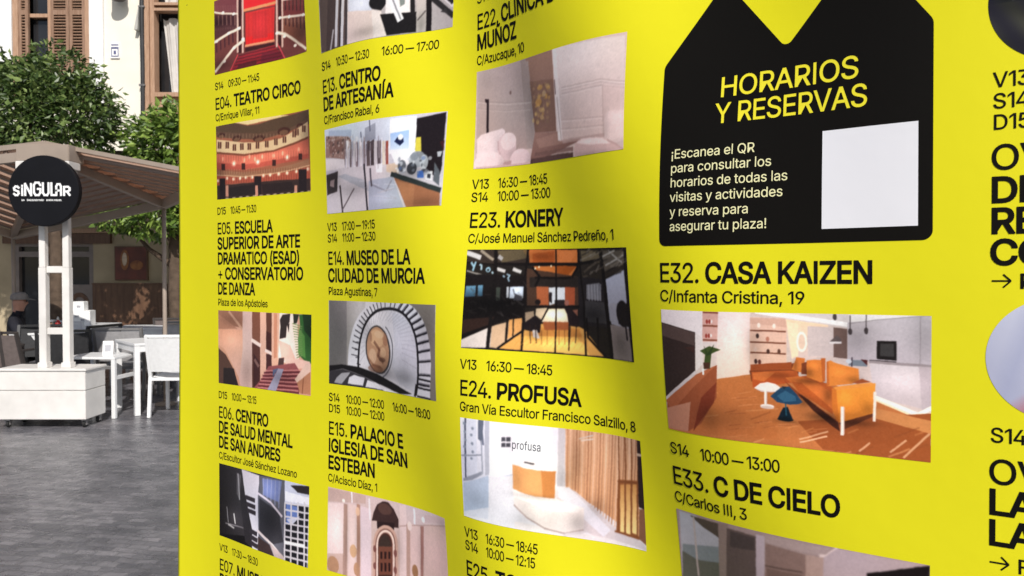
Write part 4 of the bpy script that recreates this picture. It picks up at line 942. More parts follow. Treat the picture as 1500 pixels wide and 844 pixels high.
PHOTO_ART = {
 'theatre_red': [
  ('B',(112,62,58)),
  ('P',(120,66,70),[(-3,-399),(337,-251),(333,281),(-7,153)]),
  ('P',(86,52,54),[(4,183),(261,279),(260,451),(1,523)]),
  ('P',(120,58,56),[(715,-84),(1047,82),(1021,573),(720,471)]),
  ('P',(128,78,62),[(729,486),(1008,590),(992,939),(725,669)]),
  ('L',(70,40,44),33,[(26,204),(30,331)]),
  ('L',(150,110,100),14,[(51,214),(52,339)]),
  ('L',(70,40,44),33,[(75,223),(79,349)]),
  ('L',(150,110,100),14,[(99,232),(100,357)]),
  ('L',(70,40,44),33,[(123,241),(126,366)]),
  ('L',(150,110,100),14,[(146,249),(148,374)]),
  ('L',(70,40,44),33,[(170,258),(173,383)]),
  ('L',(150,110,100),14,[(193,267),(194,390)]),
  ('L',(70,40,44),33,[(216,275),(219,399)]),
  ('L',(150,110,100),14,[(239,283),(240,407)]),
  ('L',(74,40,46),29,[(24,543),(27,695)]),
  ('L',(74,40,46),29,[(73,535),(76,678)]),
  ('L',(74,40,46),29,[(121,527),(124,661)]),
  ('L',(74,40,46),29,[(168,518),(171,644)]),
  ('L',(74,40,46),29,[(214,510),(217,626)]),
  ('L',(74,44,44),28,[(778,219),(772,411)]),
  ('L',(84,50,48),29,[(769,501),(770,594)]),
  ('L',(150,108,94),12,[(789,509),(789,589)]),
  ('L',(74,44,44),28,[(820,237),(813,427)]),
  ('L',(84,50,48),29,[(810,517),(811,618)]),
  ('L',(150,108,94),12,[(831,526),(830,605)]),
  ('L',(74,44,44),28,[(863,257),(855,445)]),
  ('L',(84,50,48),29,[(852,534),(852,643)]),
  ('L',(150,108,94),12,[(873,543),(872,622)]),
  ('L',(74,44,44),28,[(907,277),(899,464)]),
  ('L',(84,50,48),29,[(895,552),(894,669)]),
  ('L',(150,108,94),12,[(917,561),(916,639)]),
  ('L',(74,44,44),28,[(953,299),(944,483)]),
  ('L',(84,50,48),29,[(939,571),(938,696)]),
  ('L',(150,108,94),12,[(962,581),(961,658)]),
  ('L',(74,44,44),28,[(999,321),(989,504)]),
  ('L',(84,50,48),29,[(985,591),(983,723)]),
  ('L',(150,108,94),12,[(1008,601),(1006,677)]),
  ('P',(228,46,50),[(327,-292),(716,-118),(665,310),(333,251)]),
  ('P',(208,54,52),[(353,288),(660,320),(641,734),(354,714)]),
  ('P',(222,44,42),[(355,605),(643,641),(641,734),(354,711)]),
  ('P',(190,50,50),[(431,317),(586,339),(580,678),(428,653)]),
  ('L',(232,150,100),36,[(328,249),(500,265),(675,274)]),
  ('L',(228,150,110),28,[(349,718),(504,727),(646,738)]),
  ('P',(60,30,32),[(348,742),(645,764),(649,795),(348,797)]),
  ('P',(150,44,50),[(292,816),(645,794),(746,1012),(182,1005)]),
  ('P',(118,40,52),[(521,850),(729,897),(756,1015),(500,1011)]),
  ('P',(96,40,42),[(276,934),(463,928),(462,1024),(245,999)]),
  ('L',(92,34,42),15,[(277,824),(692,821)]),
  ('L',(92,34,42),15,[(263,861),(703,866)]),
  ('L',(92,34,42),14,[(248,899),(713,911)]),
  ('L',(92,34,42),14,[(233,936),(724,957)]),
  ('L',(92,34,42),14,[(218,974),(735,1002)]),
  ('L',(216,70,78),19,[(267,809),(182,993)]),
  ('L',(216,80,90),19,[(669,766),(756,1015)]),
  ('L',(216,184,168),36,[(271,-280),(266,772)]),
  ('L',(216,184,168),36,[(327,-256),(322,789)]),
  ('L',(60,34,34),52,[(297,-147),(292,780)]),
  ('L',(216,184,168),36,[(690,-96),(671,825)]),
  ('L',(216,184,168),36,[(751,-67),(728,844)]),
  ('L',(60,34,34),48,[(720,33),(702,812)]),
  ('L',(226,204,182),26,[(4,152),(104,206),(272,271)]),
  ('L',(250,238,220),10,[(4,152),(104,206),(272,271)]),
  ('L',(226,204,182),40,[(1,554),(166,492),(301,465)]),
  ('L',(250,238,220),16,[(1,554),(166,492),(301,465)]),
  ('L',(226,204,182),46,[(8,954),(120,825),(227,698),(339,636)]),
  ('L',(250,238,220),18,[(8,954),(120,825),(227,698),(339,636)]),
  ('L',(226,204,182),29,[(729,486),(842,513),(998,561)]),
  ('L',(250,238,220),12,[(729,486),(842,513),(998,561)]),
  ('L',(226,204,182),40,[(676,652),(763,700),(991,961)]),
  ('L',(250,238,220),16,[(676,652),(763,700),(991,961)]),
  ('L',(226,204,182),36,[(7,-206),(274,15)]),
  ('L',(250,238,220),14,[(7,-206),(274,15)]),
  ('L',(226,204,182),32,[(736,270),(1022,332)]),
  ('L',(250,238,220),13,[(736,270),(1022,332)]),
  ('E',(255,246,232),104,196,18,19),
  ('E',(255,246,232),225,254,18,19),
  ('E',(255,246,232),29,551,18,19),
  ('E',(255,246,232),166,492,18,19),
  ('E',(255,246,232),280,464,18,19),
  ('E',(255,246,232),325,619,18,19),
  ('E',(255,246,232),227,704,18,19),
  ('E',(255,246,232),114,848,18,19),
  ('E',(255,246,232),710,481,18,19),
  ('E',(255,246,232),810,506,18,19),
  ('E',(255,246,232),975,553,18,19),
  ('E',(255,246,232),866,878,18,19),
  ('E',(255,246,232),753,725,18,19),
  ('E',(255,246,232),676,658,18,19),
  ('L',(200,160,146,40),6,[(14,363),(14,401)]),
  ('L',(190,150,136,40),6,[(16,62),(16,137)]),
  ('L',(200,160,146,40),6,[(34,369),(34,406)]),
  ('L',(190,150,136,40),6,[(36,70),(36,145)]),
  ('L',(200,160,146,40),6,[(54,376),(54,411)]),
  ('L',(190,150,136,40),6,[(56,78),(56,153)]),
  ('L',(200,160,146,40),6,[(74,382),(74,416)]),
  ('L',(190,150,136,40),6,[(76,86),(76,160)]),
  ('L',(200,160,146,40),6,[(94,388),(93,420)]),
  ('L',(190,150,136,40),6,[(96,93),(95,168)]),
  ('L',(200,160,146,40),6,[(113,393),(113,425)]),
  ('L',(190,150,136,40),6,[(115,101),(115,175)]),
  ('L',(200,160,146,40),6,[(133,399),(132,430)]),
  ('L',(190,150,136,40),6,[(135,108),(134,183)]),
  ('L',(200,160,146,40),6,[(152,405),(152,434)]),
  ('L',(190,150,136,40),6,[(154,116),(153,190)]),
  ('L',(200,160,146,40),6,[(171,410),(171,439)]),
  ('L',(190,150,136,40),6,[(173,123),(172,197)]),
  ('L',(200,160,146,40),6,[(190,416),(190,443)]),
  ('L',(190,150,136,40),6,[(192,130),(191,204)]),
  ('L',(200,160,146,40),6,[(209,422),(208,447)]),
  ('L',(190,150,136,40),6,[(211,137),(210,211)]),
  ('L',(200,160,146,40),6,[(227,427),(227,452)]),
  ('L',(190,150,136,40),6,[(229,145),(229,218)]),
  ('L',(200,160,146,40),6,[(246,432),(246,456)]),
  ('L',(190,150,136,40),6,[(248,152),(247,225)]),
  ('L',(200,160,146,40),6,[(264,438),(264,460)]),
  ('L',(190,150,136,40),6,[(266,159),(266,232)]),
  ('L',(200,160,140,45),6,[(739,501),(738,547)]),
  ('L',(190,150,130,40),6,[(747,229),(744,342)]),
  ('L',(200,160,140,45),6,[(757,508),(755,553)]),
  ('L',(190,150,130,40),6,[(765,236),(762,349)]),
  ('L',(200,160,140,45),6,[(775,515),(773,560)]),
  ('L',(190,150,130,40),6,[(784,244),(780,357)]),
  ('L',(200,160,140,45),6,[(793,522),(792,567)]),
  ('L',(190,150,130,40),6,[(802,252),(798,365)]),
  ('L',(200,160,140,45),6,[(811,529),(810,574)]),
  ('L',(190,150,130,40),6,[(821,261),(817,372)]),
  ('L',(200,160,140,45),6,[(830,537),(829,582)]),
  ('L',(190,150,130,40),6,[(840,269),(836,380)]),
  ('L',(200,160,140,45),6,[(849,544),(847,589)]),
  ('L',(190,150,130,40),6,[(860,278),(855,389)]),
  ('L',(200,160,140,45),6,[(868,552),(867,597)]),
  ('L',(190,150,130,40),6,[(880,287),(875,397)]),
  ('L',(200,160,140,45),6,[(888,560),(886,605)]),
  ('L',(190,150,130,40),6,[(900,296),(895,406)]),
  ('L',(200,160,140,45),6,[(908,569),(906,613)]),
  ('L',(190,150,130,40),6,[(920,305),(915,415)]),
  ('L',(200,160,140,45),6,[(928,577),(926,621)]),
  ('L',(190,150,130,40),6,[(940,315),(935,424)]),
  ('L',(200,160,140,45),6,[(948,586),(946,630)]),
  ('L',(190,150,130,40),6,[(961,325),(955,433)]),
  ('L',(200,160,140,45),6,[(968,595),(966,638)]),
  ('L',(190,150,130,40),6,[(982,334),(976,442)]),
  ('L',(200,160,140,45),6,[(989,603),(987,647)]),
  ('L',(190,150,130,40),6,[(1002,344),(997,452)]),
  ('L',(150,30,34,30),10,[(353,288),(353,701)]),
  ('L',(150,30,34,30),10,[(388,294),(388,705)]),
  ('L',(150,30,34,30),10,[(424,300),(423,709)]),
  ('L',(150,30,34,30),10,[(459,306),(458,713)]),
  ('L',(150,30,34,30),10,[(494,311),(493,717)]),
  ('L',(150,30,34,30),10,[(529,317),(527,720)]),
  ('L',(150,30,34,30),10,[(563,323),(561,724)]),
  ('L',(150,30,34,30),10,[(598,329),(595,728)]),
  ('L',(150,30,34,30),10,[(633,335),(629,732)]),
  ('S',0.3,37,309,124,72),
  ('S',-0.2,507,476,82,143),
  ('S',0.35,943,751,124,143),
  ('S',0.3,76,887,124,95),
  ('S',0.2,501,939,268,48),
 ],
 'theatre_gallery': [
  ('B',(150,92,70)),
  ('P',(226,206,150),[(2,-159),(1036,78),(998,13),(672,32),(361,56),(199,-7),(-1,11)]),
  ('P',(84,66,52),[(-1,3),(199,-7),(360,68),(490,68),(660,30),(998,6),(1000,178),(784,199),(489,199),(223,133),(-3,118)]),
  ('P',(96,72,58),[(5,74),(223,133),(489,192),(784,185),(995,108),(994,149),(784,227),(488,273),(196,204),(10,152)]),
  ('E',(70,44,38),65,140,44,38),
  ('E',(110,80,62),65,155,31,23),
  ('E',(70,44,38),241,212,51,41),
  ('E',(110,80,62),240,227,36,25),
  ('E',(70,44,38),477,256,61,41),
  ('E',(110,80,62),476,271,42,25),
  ('E',(70,44,38),726,208,63,50),
  ('E',(110,80,62),726,223,44,30),
  ('E',(70,44,38),892,180,36,32),
  ('E',(110,80,62),892,194,25,19),
  ('P',(214,186,146),[(10,183),(321,280),(488,305),(691,295),(981,146),(983,326),(782,404),(600,438),(344,440),(7,352)]),
  ('P',(92,56,48),[(22,216),(65,224),(63,313),(20,305)]),
  ('L',(180,150,110),12,[(43,223),(42,306)]),
  ('P',(92,56,48),[(112,233),(154,241),(152,329),(110,321)]),
  ('L',(180,150,110),12,[(133,240),(131,322)]),
  ('P',(92,56,48),[(194,279),(234,286),(233,374),(192,366)]),
  ('L',(180,150,110),12,[(214,286),(213,367)]),
  ('P',(92,56,48),[(276,282),(316,289),(315,376),(275,369)]),
  ('L',(180,150,110),12,[(296,289),(295,369)]),
  ('P',(92,56,48),[(356,296),(395,303),(394,389),(355,383)]),
  ('L',(180,150,110),12,[(376,303),(375,383)]),
  ('P',(92,56,48),[(444,294),(481,301),(480,386),(443,380)]),
  ('L',(180,150,110),12,[(462,300),(461,380)]),
  ('P',(92,56,48),[(538,296),(574,303),(573,387),(537,381)]),
  ('L',(180,150,110),12,[(556,302),(555,381)]),
  ('P',(92,56,48),[(628,283),(664,290),(664,373),(628,367)]),
  ('L',(180,150,110),12,[(646,289),(646,367)]),
  ('P',(92,56,48),[(713,270),(750,277),(749,360),(712,353)]),
  ('L',(180,150,110),12,[(731,277),(731,354)]),
  ('P',(92,56,48),[(812,219),(850,227),(849,308),(811,301)]),
  ('L',(180,150,110),12,[(831,226),(830,302)]),
  ('P',(92,56,48),[(842,204),(880,213),(879,294),(841,286)]),
  ('L',(180,150,110),12,[(861,211),(860,287)]),
  ('P',(92,56,48),[(916,179),(956,188),(954,268),(914,259)]),
  ('L',(180,150,110),12,[(936,186),(934,261)]),
  ('L',(120,70,52),26,[(7,360),(319,445),(623,439),(976,339)]),
  ('P',(196,104,84),[(7,375),(319,459),(623,449),(982,354),(977,589),(621,615),(316,638),(3,584)]),
  ('P',(170,80,66),[(5,491),(317,571),(622,557),(978,533),(977,589),(621,615),(316,630),(3,584)]),
  ('E',(226,160,130,70),80,457,11,29),
  ('S',-0.12,80,457,32,50),
  ('E',(226,160,130,70),204,523,11,29),
  ('S',-0.12,204,523,32,50),
  ('E',(226,160,130,70),318,511,11,29),
  ('S',-0.12,318,511,32,50),
  ('E',(226,160,130,70),374,475,11,29),
  ('S',-0.12,374,475,32,50),
  ('E',(226,160,130,70),433,514,11,29),
  ('S',-0.12,433,514,32,50),
  ('E',(226,160,130,70),509,496,11,29),
  ('S',-0.12,509,496,32,50),
  ('E',(226,160,130,70),622,499,11,29),
  ('S',-0.12,622,499,32,50),
  ('E',(226,160,130,70),712,485,11,29),
  ('S',-0.12,712,485,32,50),
  ('E',(226,160,130,70),875,464,11,29),
  ('S',-0.12,875,464,32,50),
  ('E',(255,236,212),204,538,13,22),
  ('E',(255,200,170,35),204,538,27,41),
  ('E',(255,236,212),462,555,13,22),
  ('E',(255,200,170,35),462,555,27,41),
  ('E',(255,236,212),757,543,13,22),
  ('E',(255,200,170,35),757,543,27,41),
  ('P',(58,36,34),[(60,518),(103,525),(102,611),(59,604)]),
  ('P',(58,36,34),[(289,547),(329,553),(327,636),(288,631)]),
  ('P',(58,36,34),[(607,548),(643,553),(642,634),(606,629)]),
  ('P',(58,36,34),[(873,513),(912,520),(911,599),(872,592)]),
  ('P',(152,108,82),[(3,599),(316,668),(666,658),(983,604),(988,688),(665,723),(315,727),(2,661)]),
  ('L',(206,160,126),14,[(2,661),(315,729),(665,723),(988,681)]),
  ('P',(170,84,66),[(2,676),(315,742),(665,737),(988,702),(991,841),(665,817),(0,800)]),
  ('E',(255,238,218),14,740,11,18),
  ('E',(255,200,160,35),14,740,21,28),
  ('E',(255,238,218),122,724,11,18),
  ('E',(255,200,160,35),122,724,21,28),
  ('E',(255,238,218),198,742,11,18),
  ('E',(255,200,160,35),198,742,21,28),
  ('E',(255,238,218),271,741,11,18),
  ('E',(255,200,160,35),271,741,21,28),
  ('E',(255,238,218),334,740,11,18),
  ('E',(255,200,160,35),334,740,21,28),
  ('E',(255,238,218),401,746,11,18),
  ('E',(255,200,160,35),401,746,21,28),
  ('E',(255,238,218),518,739,11,18),
  ('E',(255,200,160,35),518,739,21,28),
  ('E',(255,238,218),586,738,11,18),
  ('E',(255,200,160,35),586,738,21,28),
  ('E',(255,238,218),671,741,11,18),
  ('E',(255,200,160,35),671,741,21,28),
  ('E',(255,238,218),754,738,11,18),
  ('E',(255,200,160,35),754,738,21,28),
  ('E',(255,238,218),848,732,11,18),
  ('E',(255,200,160,35),848,732,21,28),
  ('E',(255,238,218),969,723,11,18),
  ('E',(255,200,160,35),969,723,21,28),
  ('P',(58,44,42),[(0,808),(665,817),(991,841),(995,1009),(-3,1001)]),
  ('P',(44,36,36),[(147,850),(423,838),(434,973),(145,972)]),
  ('P',(46,36,36),[(494,847),(801,853),(835,960),(516,974)]),
  ('P',(40,32,34),[(35,712),(102,721),(98,1028),(31,1021)]),
  ('P',(40,32,34),[(425,735),(495,744),(492,1038),(421,1031)]),
  ('P',(40,32,34),[(872,710),(956,724),(953,1003),(869,992)]),
  ('P',(196,140,120),[(105,814),(137,818),(135,970),(103,967)]),
  ('P',(196,140,120),[(433,854),(461,857),(460,1005),(431,1002)]),
  ('P',(196,140,120),[(827,902),(855,906),(854,1047),(826,1044)]),
  ('E',(240,220,170,70),119,992,22,9),
  ('E',(240,220,170,70),197,993,22,9),
  ('E',(240,220,170,70),274,993,22,9),
  ('E',(240,220,170,70),349,993,22,9),
  ('E',(240,220,170,70),422,993,22,9),
  ('E',(240,220,170,70),493,993,22,9),
  ('E',(240,220,170,70),562,993,22,9),
  ('E',(240,220,170,70),630,993,22,9),
  ('E',(240,220,170,70),698,993,22,9),
  ('E',(240,220,170,70),766,993,22,9),
  ('E',(240,220,170,70),835,994,22,9),
  ('E',(240,220,170,70),905,995,22,9),
  ('E',(240,220,170,70),977,998,22,9),
  ('L',(90,40,34,50),9,[(17,585),(15,665)]),
  ('L',(60,26,24,45),9,[(26,710),(25,787)]),
  ('L',(130,70,56,50),9,[(27,386),(25,493)]),
  ('L',(90,40,34,50),9,[(47,589),(45,668)]),
  ('L',(60,26,24,45),9,[(56,712),(54,789)]),
  ('L',(130,70,56,50),9,[(57,389),(55,497)]),
  ('L',(90,40,34,50),9,[(76,593),(75,670)]),
  ('L',(60,26,24,45),9,[(85,714),(84,791)]),
  ('L',(130,70,56,50),9,[(86,393),(85,500)]),
  ('L',(90,40,34,50),9,[(106,597),(105,673)]),
  ('L',(60,26,24,45),9,[(115,716),(113,792)]),
  ('L',(130,70,56,50),9,[(116,396),(114,503)]),
  ('L',(90,40,34,50),9,[(135,601),(134,675)]),
  ('L',(60,26,24,45),9,[(144,718),(143,794)]),
  ('L',(130,70,56,50),9,[(145,399),(143,506)]),
  ('L',(90,40,34,50),9,[(164,604),(163,678)]),
  ('L',(60,26,24,45),9,[(173,720),(171,796)]),
  ('L',(130,70,56,50),9,[(173,403),(172,509)]),
  ('L',(90,40,34,50),9,[(192,608),(191,680)]),
  ('L',(60,26,24,45),9,[(201,722),(200,798)]),
  ('L',(130,70,56,50),9,[(202,406),(200,512)]),
  ('L',(90,40,34,50),9,[(221,611),(220,682)]),
  ('L',(60,26,24,45),9,[(229,724),(228,799)]),
  ('L',(130,70,56,50),9,[(230,409),(229,514)]),
  ('L',(90,40,34,50),9,[(249,615),(248,685)]),
  ('L',(60,26,24,45),9,[(257,725),(256,801)]),
  ('L',(130,70,56,50),9,[(258,412),(257,517)]),
  ('L',(90,40,34,50),9,[(277,618),(276,687)]),
  ('L',(60,26,24,45),9,[(285,727),(284,802)]),
  ('L',(130,70,56,50),9,[(286,415),(284,520)]),
  ('L',(90,40,34,50),9,[(304,622),(303,689)]),
  ('L',(60,26,24,45),9,[(313,729),(312,804)]),
  ('L',(130,70,56,50),9,[(313,418),(312,523)]),
  ('L',(90,40,34,50),9,[(331,625),(331,691)]),
  ('L',(60,26,24,45),9,[(340,731),(339,805)]),
  ('L',(130,70,56,50),9,[(340,421),(339,525)]),
  ('L',(90,40,34,50),9,[(358,628),(358,693)]),
  ('L',(60,26,24,45),9,[(367,732),(366,807)]),
  ('L',(130,70,56,50),9,[(367,424),(366,528)]),
  ('L',(90,40,34,50),9,[(385,631),(384,695)]),
  ('L',(60,26,24,45),9,[(393,734),(393,808)]),
  ('L',(130,70,56,50),9,[(393,426),(392,530)]),
  ('L',(90,40,34,50),9,[(411,634),(411,697)]),
  ('L',(60,26,24,45),9,[(420,735),(419,809)]),
  ('L',(130,70,56,50),9,[(420,429),(418,532)]),
  ('L',(90,40,34,50),9,[(437,637),(437,699)]),
  ('L',(60,26,24,45),9,[(446,737),(445,811)]),
  ('L',(130,70,56,50),9,[(446,432),(444,535)]),
  ('L',(90,40,34,50),9,[(463,641),(463,701)]),
  ('L',(60,26,24,45),9,[(472,738),(471,812)]),
  ('L',(130,70,56,50),9,[(471,434),(470,537)]),
  ('L',(90,40,34,50),9,[(489,643),(488,703)]),
  ('L',(60,26,24,45),9,[(497,740),(497,813)]),
  ('L',(130,70,56,50),9,[(497,437),(496,539)]),
  ('L',(90,40,34,50),9,[(514,646),(514,705)]),
  ('L',(60,26,24,45),9,[(523,741),(522,814)]),
  ('L',(130,70,56,50),9,[(522,439),(521,542)]),
  ('L',(90,40,34,50),9,[(539,649),(539,706)]),
  ('L',(60,26,24,45),9,[(548,742),(547,815)]),
  ('L',(130,70,56,50),9,[(547,442),(546,544)]),
  ('L',(90,40,34,50),9,[(564,652),(564,708)]),
  ('L',(60,26,24,45),9,[(573,744),(572,817)]),
  ('L',(130,70,56,50),9,[(572,444),(571,546)]),
  ('L',(90,40,34,50),9,[(589,655),(589,710)]),
  ('L',(60,26,24,45),9,[(598,745),(597,818)]),
  ('L',(130,70,56,50),9,[(597,447),(596,548)]),
  ('L',(90,40,34,50),9,[(614,658),(614,712)]),
  ('L',(60,26,24,45),9,[(622,746),(622,819)]),
  ('L',(130,70,56,50),9,[(621,449),(621,550)]),
  ('L',(90,40,34,50),9,[(639,661),(638,714)]),
  ('L',(60,26,24,45),9,[(647,748),(647,820)]),
  ('L',(130,70,56,50),9,[(646,451),(645,552)]),
  ('L',(90,40,34,50),9,[(664,664),(663,715)]),
  ('L',(60,26,24,45),9,[(672,749),(672,821)]),
  ('L',(130,70,56,50),9,[(671,454),(670,555)]),
  ('L',(90,40,34,50),9,[(688,667),(688,717)]),
  ('L',(60,26,24,45),9,[(697,751),(696,823)]),
  ('L',(130,70,56,50),9,[(696,457),(695,557)]),
  ('L',(90,40,34,50),9,[(713,670),(713,719)]),
  ('L',(60,26,24,45),9,[(722,752),(721,824)]),
  ('L',(130,70,56,50),9,[(721,459),(720,559)]),
  ('L',(90,40,34,50),9,[(738,673),(738,721)]),
  ('L',(60,26,24,45),9,[(747,754),(746,825)]),
  ('L',(130,70,56,50),9,[(746,462),(745,562)]),
  ('L',(90,40,34,50),9,[(763,676),(763,723)]),
  ('L',(60,26,24,45),9,[(772,755),(771,827)]),
  ('L',(130,70,56,50),9,[(771,465),(770,564)]),
  ('L',(90,40,34,50),9,[(788,679),(788,725)]),
  ('L',(60,26,24,45),9,[(797,757),(796,828)]),
  ('L',(130,70,56,50),9,[(796,468),(795,567)]),
  ('L',(90,40,34,50),9,[(814,682),(813,727)]),
  ('L',(60,26,24,45),9,[(822,759),(822,830)]),
  ('L',(130,70,56,50),9,[(822,471),(821,570)]),
  ('L',(90,40,34,50),9,[(839,686),(839,730)]),
  ('L',(60,26,24,45),9,[(848,761),(847,832)]),
  ('L',(130,70,56,50),9,[(848,474),(846,572)]),
  ('L',(90,40,34,50),9,[(865,689),(865,732)]),
  ('L',(60,26,24,45),9,[(874,763),(873,833)]),
  ('L',(130,70,56,50),9,[(874,477),(872,575)]),
  ('L',(90,40,34,50),9,[(891,693),(891,735)]),
  ('L',(60,26,24,45),9,[(900,765),(899,835)]),
  ('L',(130,70,56,50),9,[(900,481),(899,579)]),
  ('L',(90,40,34,50),9,[(918,696),(917,737)]),
  ('L',(60,26,24,45),9,[(927,768),(926,837)]),
  ('L',(130,70,56,50),9,[(927,484),(926,582)]),
  ('L',(90,40,34,50),9,[(945,700),(944,740)]),
  ('L',(60,26,24,45),9,[(953,770),(952,840)]),
  ('L',(130,70,56,50),9,[(954,488),(953,585)]),
  ('L',(90,40,34,50),9,[(972,704),(971,743)]),
  ('L',(60,26,24,45),9,[(980,773),(979,842)]),
  ('L',(130,70,56,50),9,[(982,492),(980,589)]),
  ('L',(170,140,110,60),9,[(38,111),(37,186)]),
  ('L',(170,140,110,60),9,[(79,120),(78,192)]),
  ('L',(170,140,110,60),9,[(119,128),(118,198)]),
  ('L',(170,140,110,60),9,[(158,136),(157,203)]),
  ('L',(170,140,110,60),9,[(197,143),(196,208)]),
  ('L',(170,140,110,60),9,[(235,151),(234,213)]),
  ('L',(170,140,110,60),9,[(273,158),(272,218)]),
  ('L',(170,140,110,60),9,[(310,166),(309,223)]),
  ('L',(170,140,110,60),9,[(347,173),(346,228)]),
  ('L',(170,140,110,60),9,[(383,180),(383,232)]),
  ('L',(170,140,110,60),9,[(419,186),(418,236)]),
  ('L',(170,140,110,60),9,[(454,193),(453,241)]),
  ('L',(170,140,110,60),9,[(489,199),(488,245)]),
  ('L',(170,140,110,60),9,[(523,206),(523,249)]),
  ('L',(170,140,110,60),9,[(557,212),(557,253)]),
  ('L',(170,140,110,60),9,[(591,218),(590,257)]),
  ('L',(170,140,110,60),9,[(625,225),(624,261)]),
  ('L',(170,140,110,60),9,[(658,231),(658,265)]),
  ('L',(170,140,110,60),9,[(692,238),(692,269)]),
  ('L',(170,140,110,60),9,[(726,244),(726,273)]),
  ('L',(170,140,110,60),9,[(760,251),(760,278)]),
  ('L',(170,140,110,60),9,[(795,258),(795,283)]),
  ('L',(170,140,110,60),9,[(830,265),(830,288)]),
  ('L',(170,140,110,60),9,[(866,273),(866,293)]),
  ('L',(170,140,110,60),9,[(902,281),(902,299)]),
  ('L',(170,140,110,60),9,[(940,289),(939,305)]),
  ('S',-0.2,462,563,194,88),
  ('S',0.3,978,270,73,235),
  ('S',0.25,29,649,73,293),
  ('S',-0.15,622,485,242,44),
 ],
 'alley_steps': [
  ('B',(206,160,138)),
  ('P',(150,108,88),[(-3,-6),(283,-6),(282,220),(-4,182)]),
  ('P',(168,122,100),[(-3,47),(227,239),(-4,258)]),
  ('L',(190,150,126),38,[(127,10),(276,235)]),
  ('G',(214,160,132),(204,172,160),[(-4,258),(282,249),(388,1005),(-8,1012)]),
  ('P',(204,176,166),[(283,-6),(387,-5),(391,1012),(239,1001),(282,527)]),
  ('P',(196,150,126),[(-5,468),(73,520),(239,884),(264,1026),(226,1032),(163,777),(-6,544)]),
  ('P',(84,62,54),[(-3,513),(86,593),(175,775),(239,994),(-5,1011)]),
  ('P',(44,38,38),[(59,776),(182,774),(233,995),(58,1008)]),
  ('P',(120,78,62),[(387,-5),(473,-3),(474,433),(387,370)]),
  ('P',(86,54,48),[(387,399),(474,448),(479,1004),(391,1005)]),
  ('P',(64,40,40),[(403,542),(469,648),(473,991),(406,988)]),
  ('L',(120,90,84),43,[(416,627),(458,707)]),
  ('P',(214,172,150),[(473,2),(537,1),(541,781),(477,819)]),
  ('P',(92,60,50),[(537,4),(594,3),(597,533),(539,497)]),
  ('P',(66,40,38),[(537,242),(589,266),(591,520),(538,483)]),
  ('P',(70,44,44),[(539,533),(597,540),(599,716),(541,738)]),
  ('L',(236,212,200),49,[(382,371),(477,433)]),
  ('L',(236,212,200),43,[(532,491),(604,532)]),
  ('P',(222,176,150),[(594,5),(678,4),(683,621),(599,716)]),
  ('P',(200,140,112),[(616,5),(650,5),(654,568),(620,587)]),
  ('P',(244,222,210),[(675,0),(851,3),(878,554),(768,637),(666,595)]),
  ('P',(226,186,170),[(666,343),(787,400),(845,572),(700,577)]),
  ('P',(52,44,44),[(679,90),(706,19),(784,3),(779,111),(752,155),(742,308),(677,328),(685,174)]),
  ('P',(52,44,44),[(752,141),(779,125),(769,243)]),
  ('P',(46,50,42),[(812,-1),(873,9),(851,119),(818,122)]),
  ('P',(52,98,50),[(873,9),(999,1),(1003,605),(943,586),(877,513),(864,324),(885,158)]),
  ('P',(36,58,38),[(906,0),(999,-5),(1001,310),(929,209)]),
  ('P',(86,140,70),[(874,186),(930,263),(943,546),(866,487)]),
  ('L',(110,140,84),12,[(907,156),(807,123)]),
  ('L',(110,140,84),12,[(907,183),(811,156)]),
  ('L',(110,140,84),12,[(907,211),(814,188)]),
  ('L',(110,140,84),11,[(908,238),(818,221)]),
  ('L',(110,140,84),11,[(908,265),(822,254)]),
  ('L',(110,140,84),10,[(908,292),(825,286)]),
  ('L',(110,140,84),10,[(908,319),(829,319)]),
  ('L',(110,140,84),9,[(908,346),(832,351)]),
  ('L',(110,140,84),9,[(909,374),(836,384)]),
  ('L',(110,140,84),10,[(909,401),(840,416)]),
  ('L',(110,140,84),11,[(909,428),(843,449)]),
  ('L',(110,140,84),12,[(909,455),(847,481)]),
  ('L',(110,140,84),12,[(910,482),(851,514)]),
  ('L',(110,140,84),13,[(910,509),(854,546)]),
  ('P',(74,56,54),[(671,573),(728,559),(718,699),(661,707)]),
  ('P',(226,190,176),[(722,574),(856,557),(987,581),(987,661),(768,692)]),
  ('P',(140,80,82),[(564,693),(834,614),(913,753),(883,989),(400,1010),(507,843)]),
  ('P',(92,44,50),[(518,770),(923,704),(923,727),(518,793)]),
  ('P',(92,44,50),[(502,815),(915,757),(915,780),(502,838)]),
  ('P',(92,44,50),[(485,860),(907,810),(907,833),(486,883)]),
  ('P',(92,44,50),[(469,906),(899,863),(899,886),(470,928)]),
  ('P',(92,44,50),[(453,951),(891,916),(891,939),(453,974)]),
  ('P',(92,44,50),[(437,997),(883,969),(883,992),(437,1020)]),
  ('L',(204,140,136),10,[(529,754),(923,689)]),
  ('L',(204,140,136),10,[(513,799),(912,742)]),
  ('L',(204,140,136),10,[(497,844),(902,796)]),
  ('L',(204,140,136),11,[(481,890),(892,849)]),
  ('L',(204,140,136),11,[(465,935),(882,902)]),
  ('L',(204,140,136),11,[(449,981),(871,956)]),
  ('P',(150,150,172),[(667,706),(724,705),(648,996),(556,998)]),
  ('P',(90,100,130),[(610,729),(669,701),(611,827)]),
  ('P',(214,186,172),[(944,613),(992,593),(993,701),(859,857),(837,820)]),
  ('P',(170,120,92),[(859,857),(993,701),(996,983),(894,987)]),
  ('L',(130,84,62),19,[(924,792),(915,983)]),
  ('S',-0.12,151,393,106,114),
  ('S',0.2,338,810,71,228),
  ('S',-0.15,721,477,82,171),
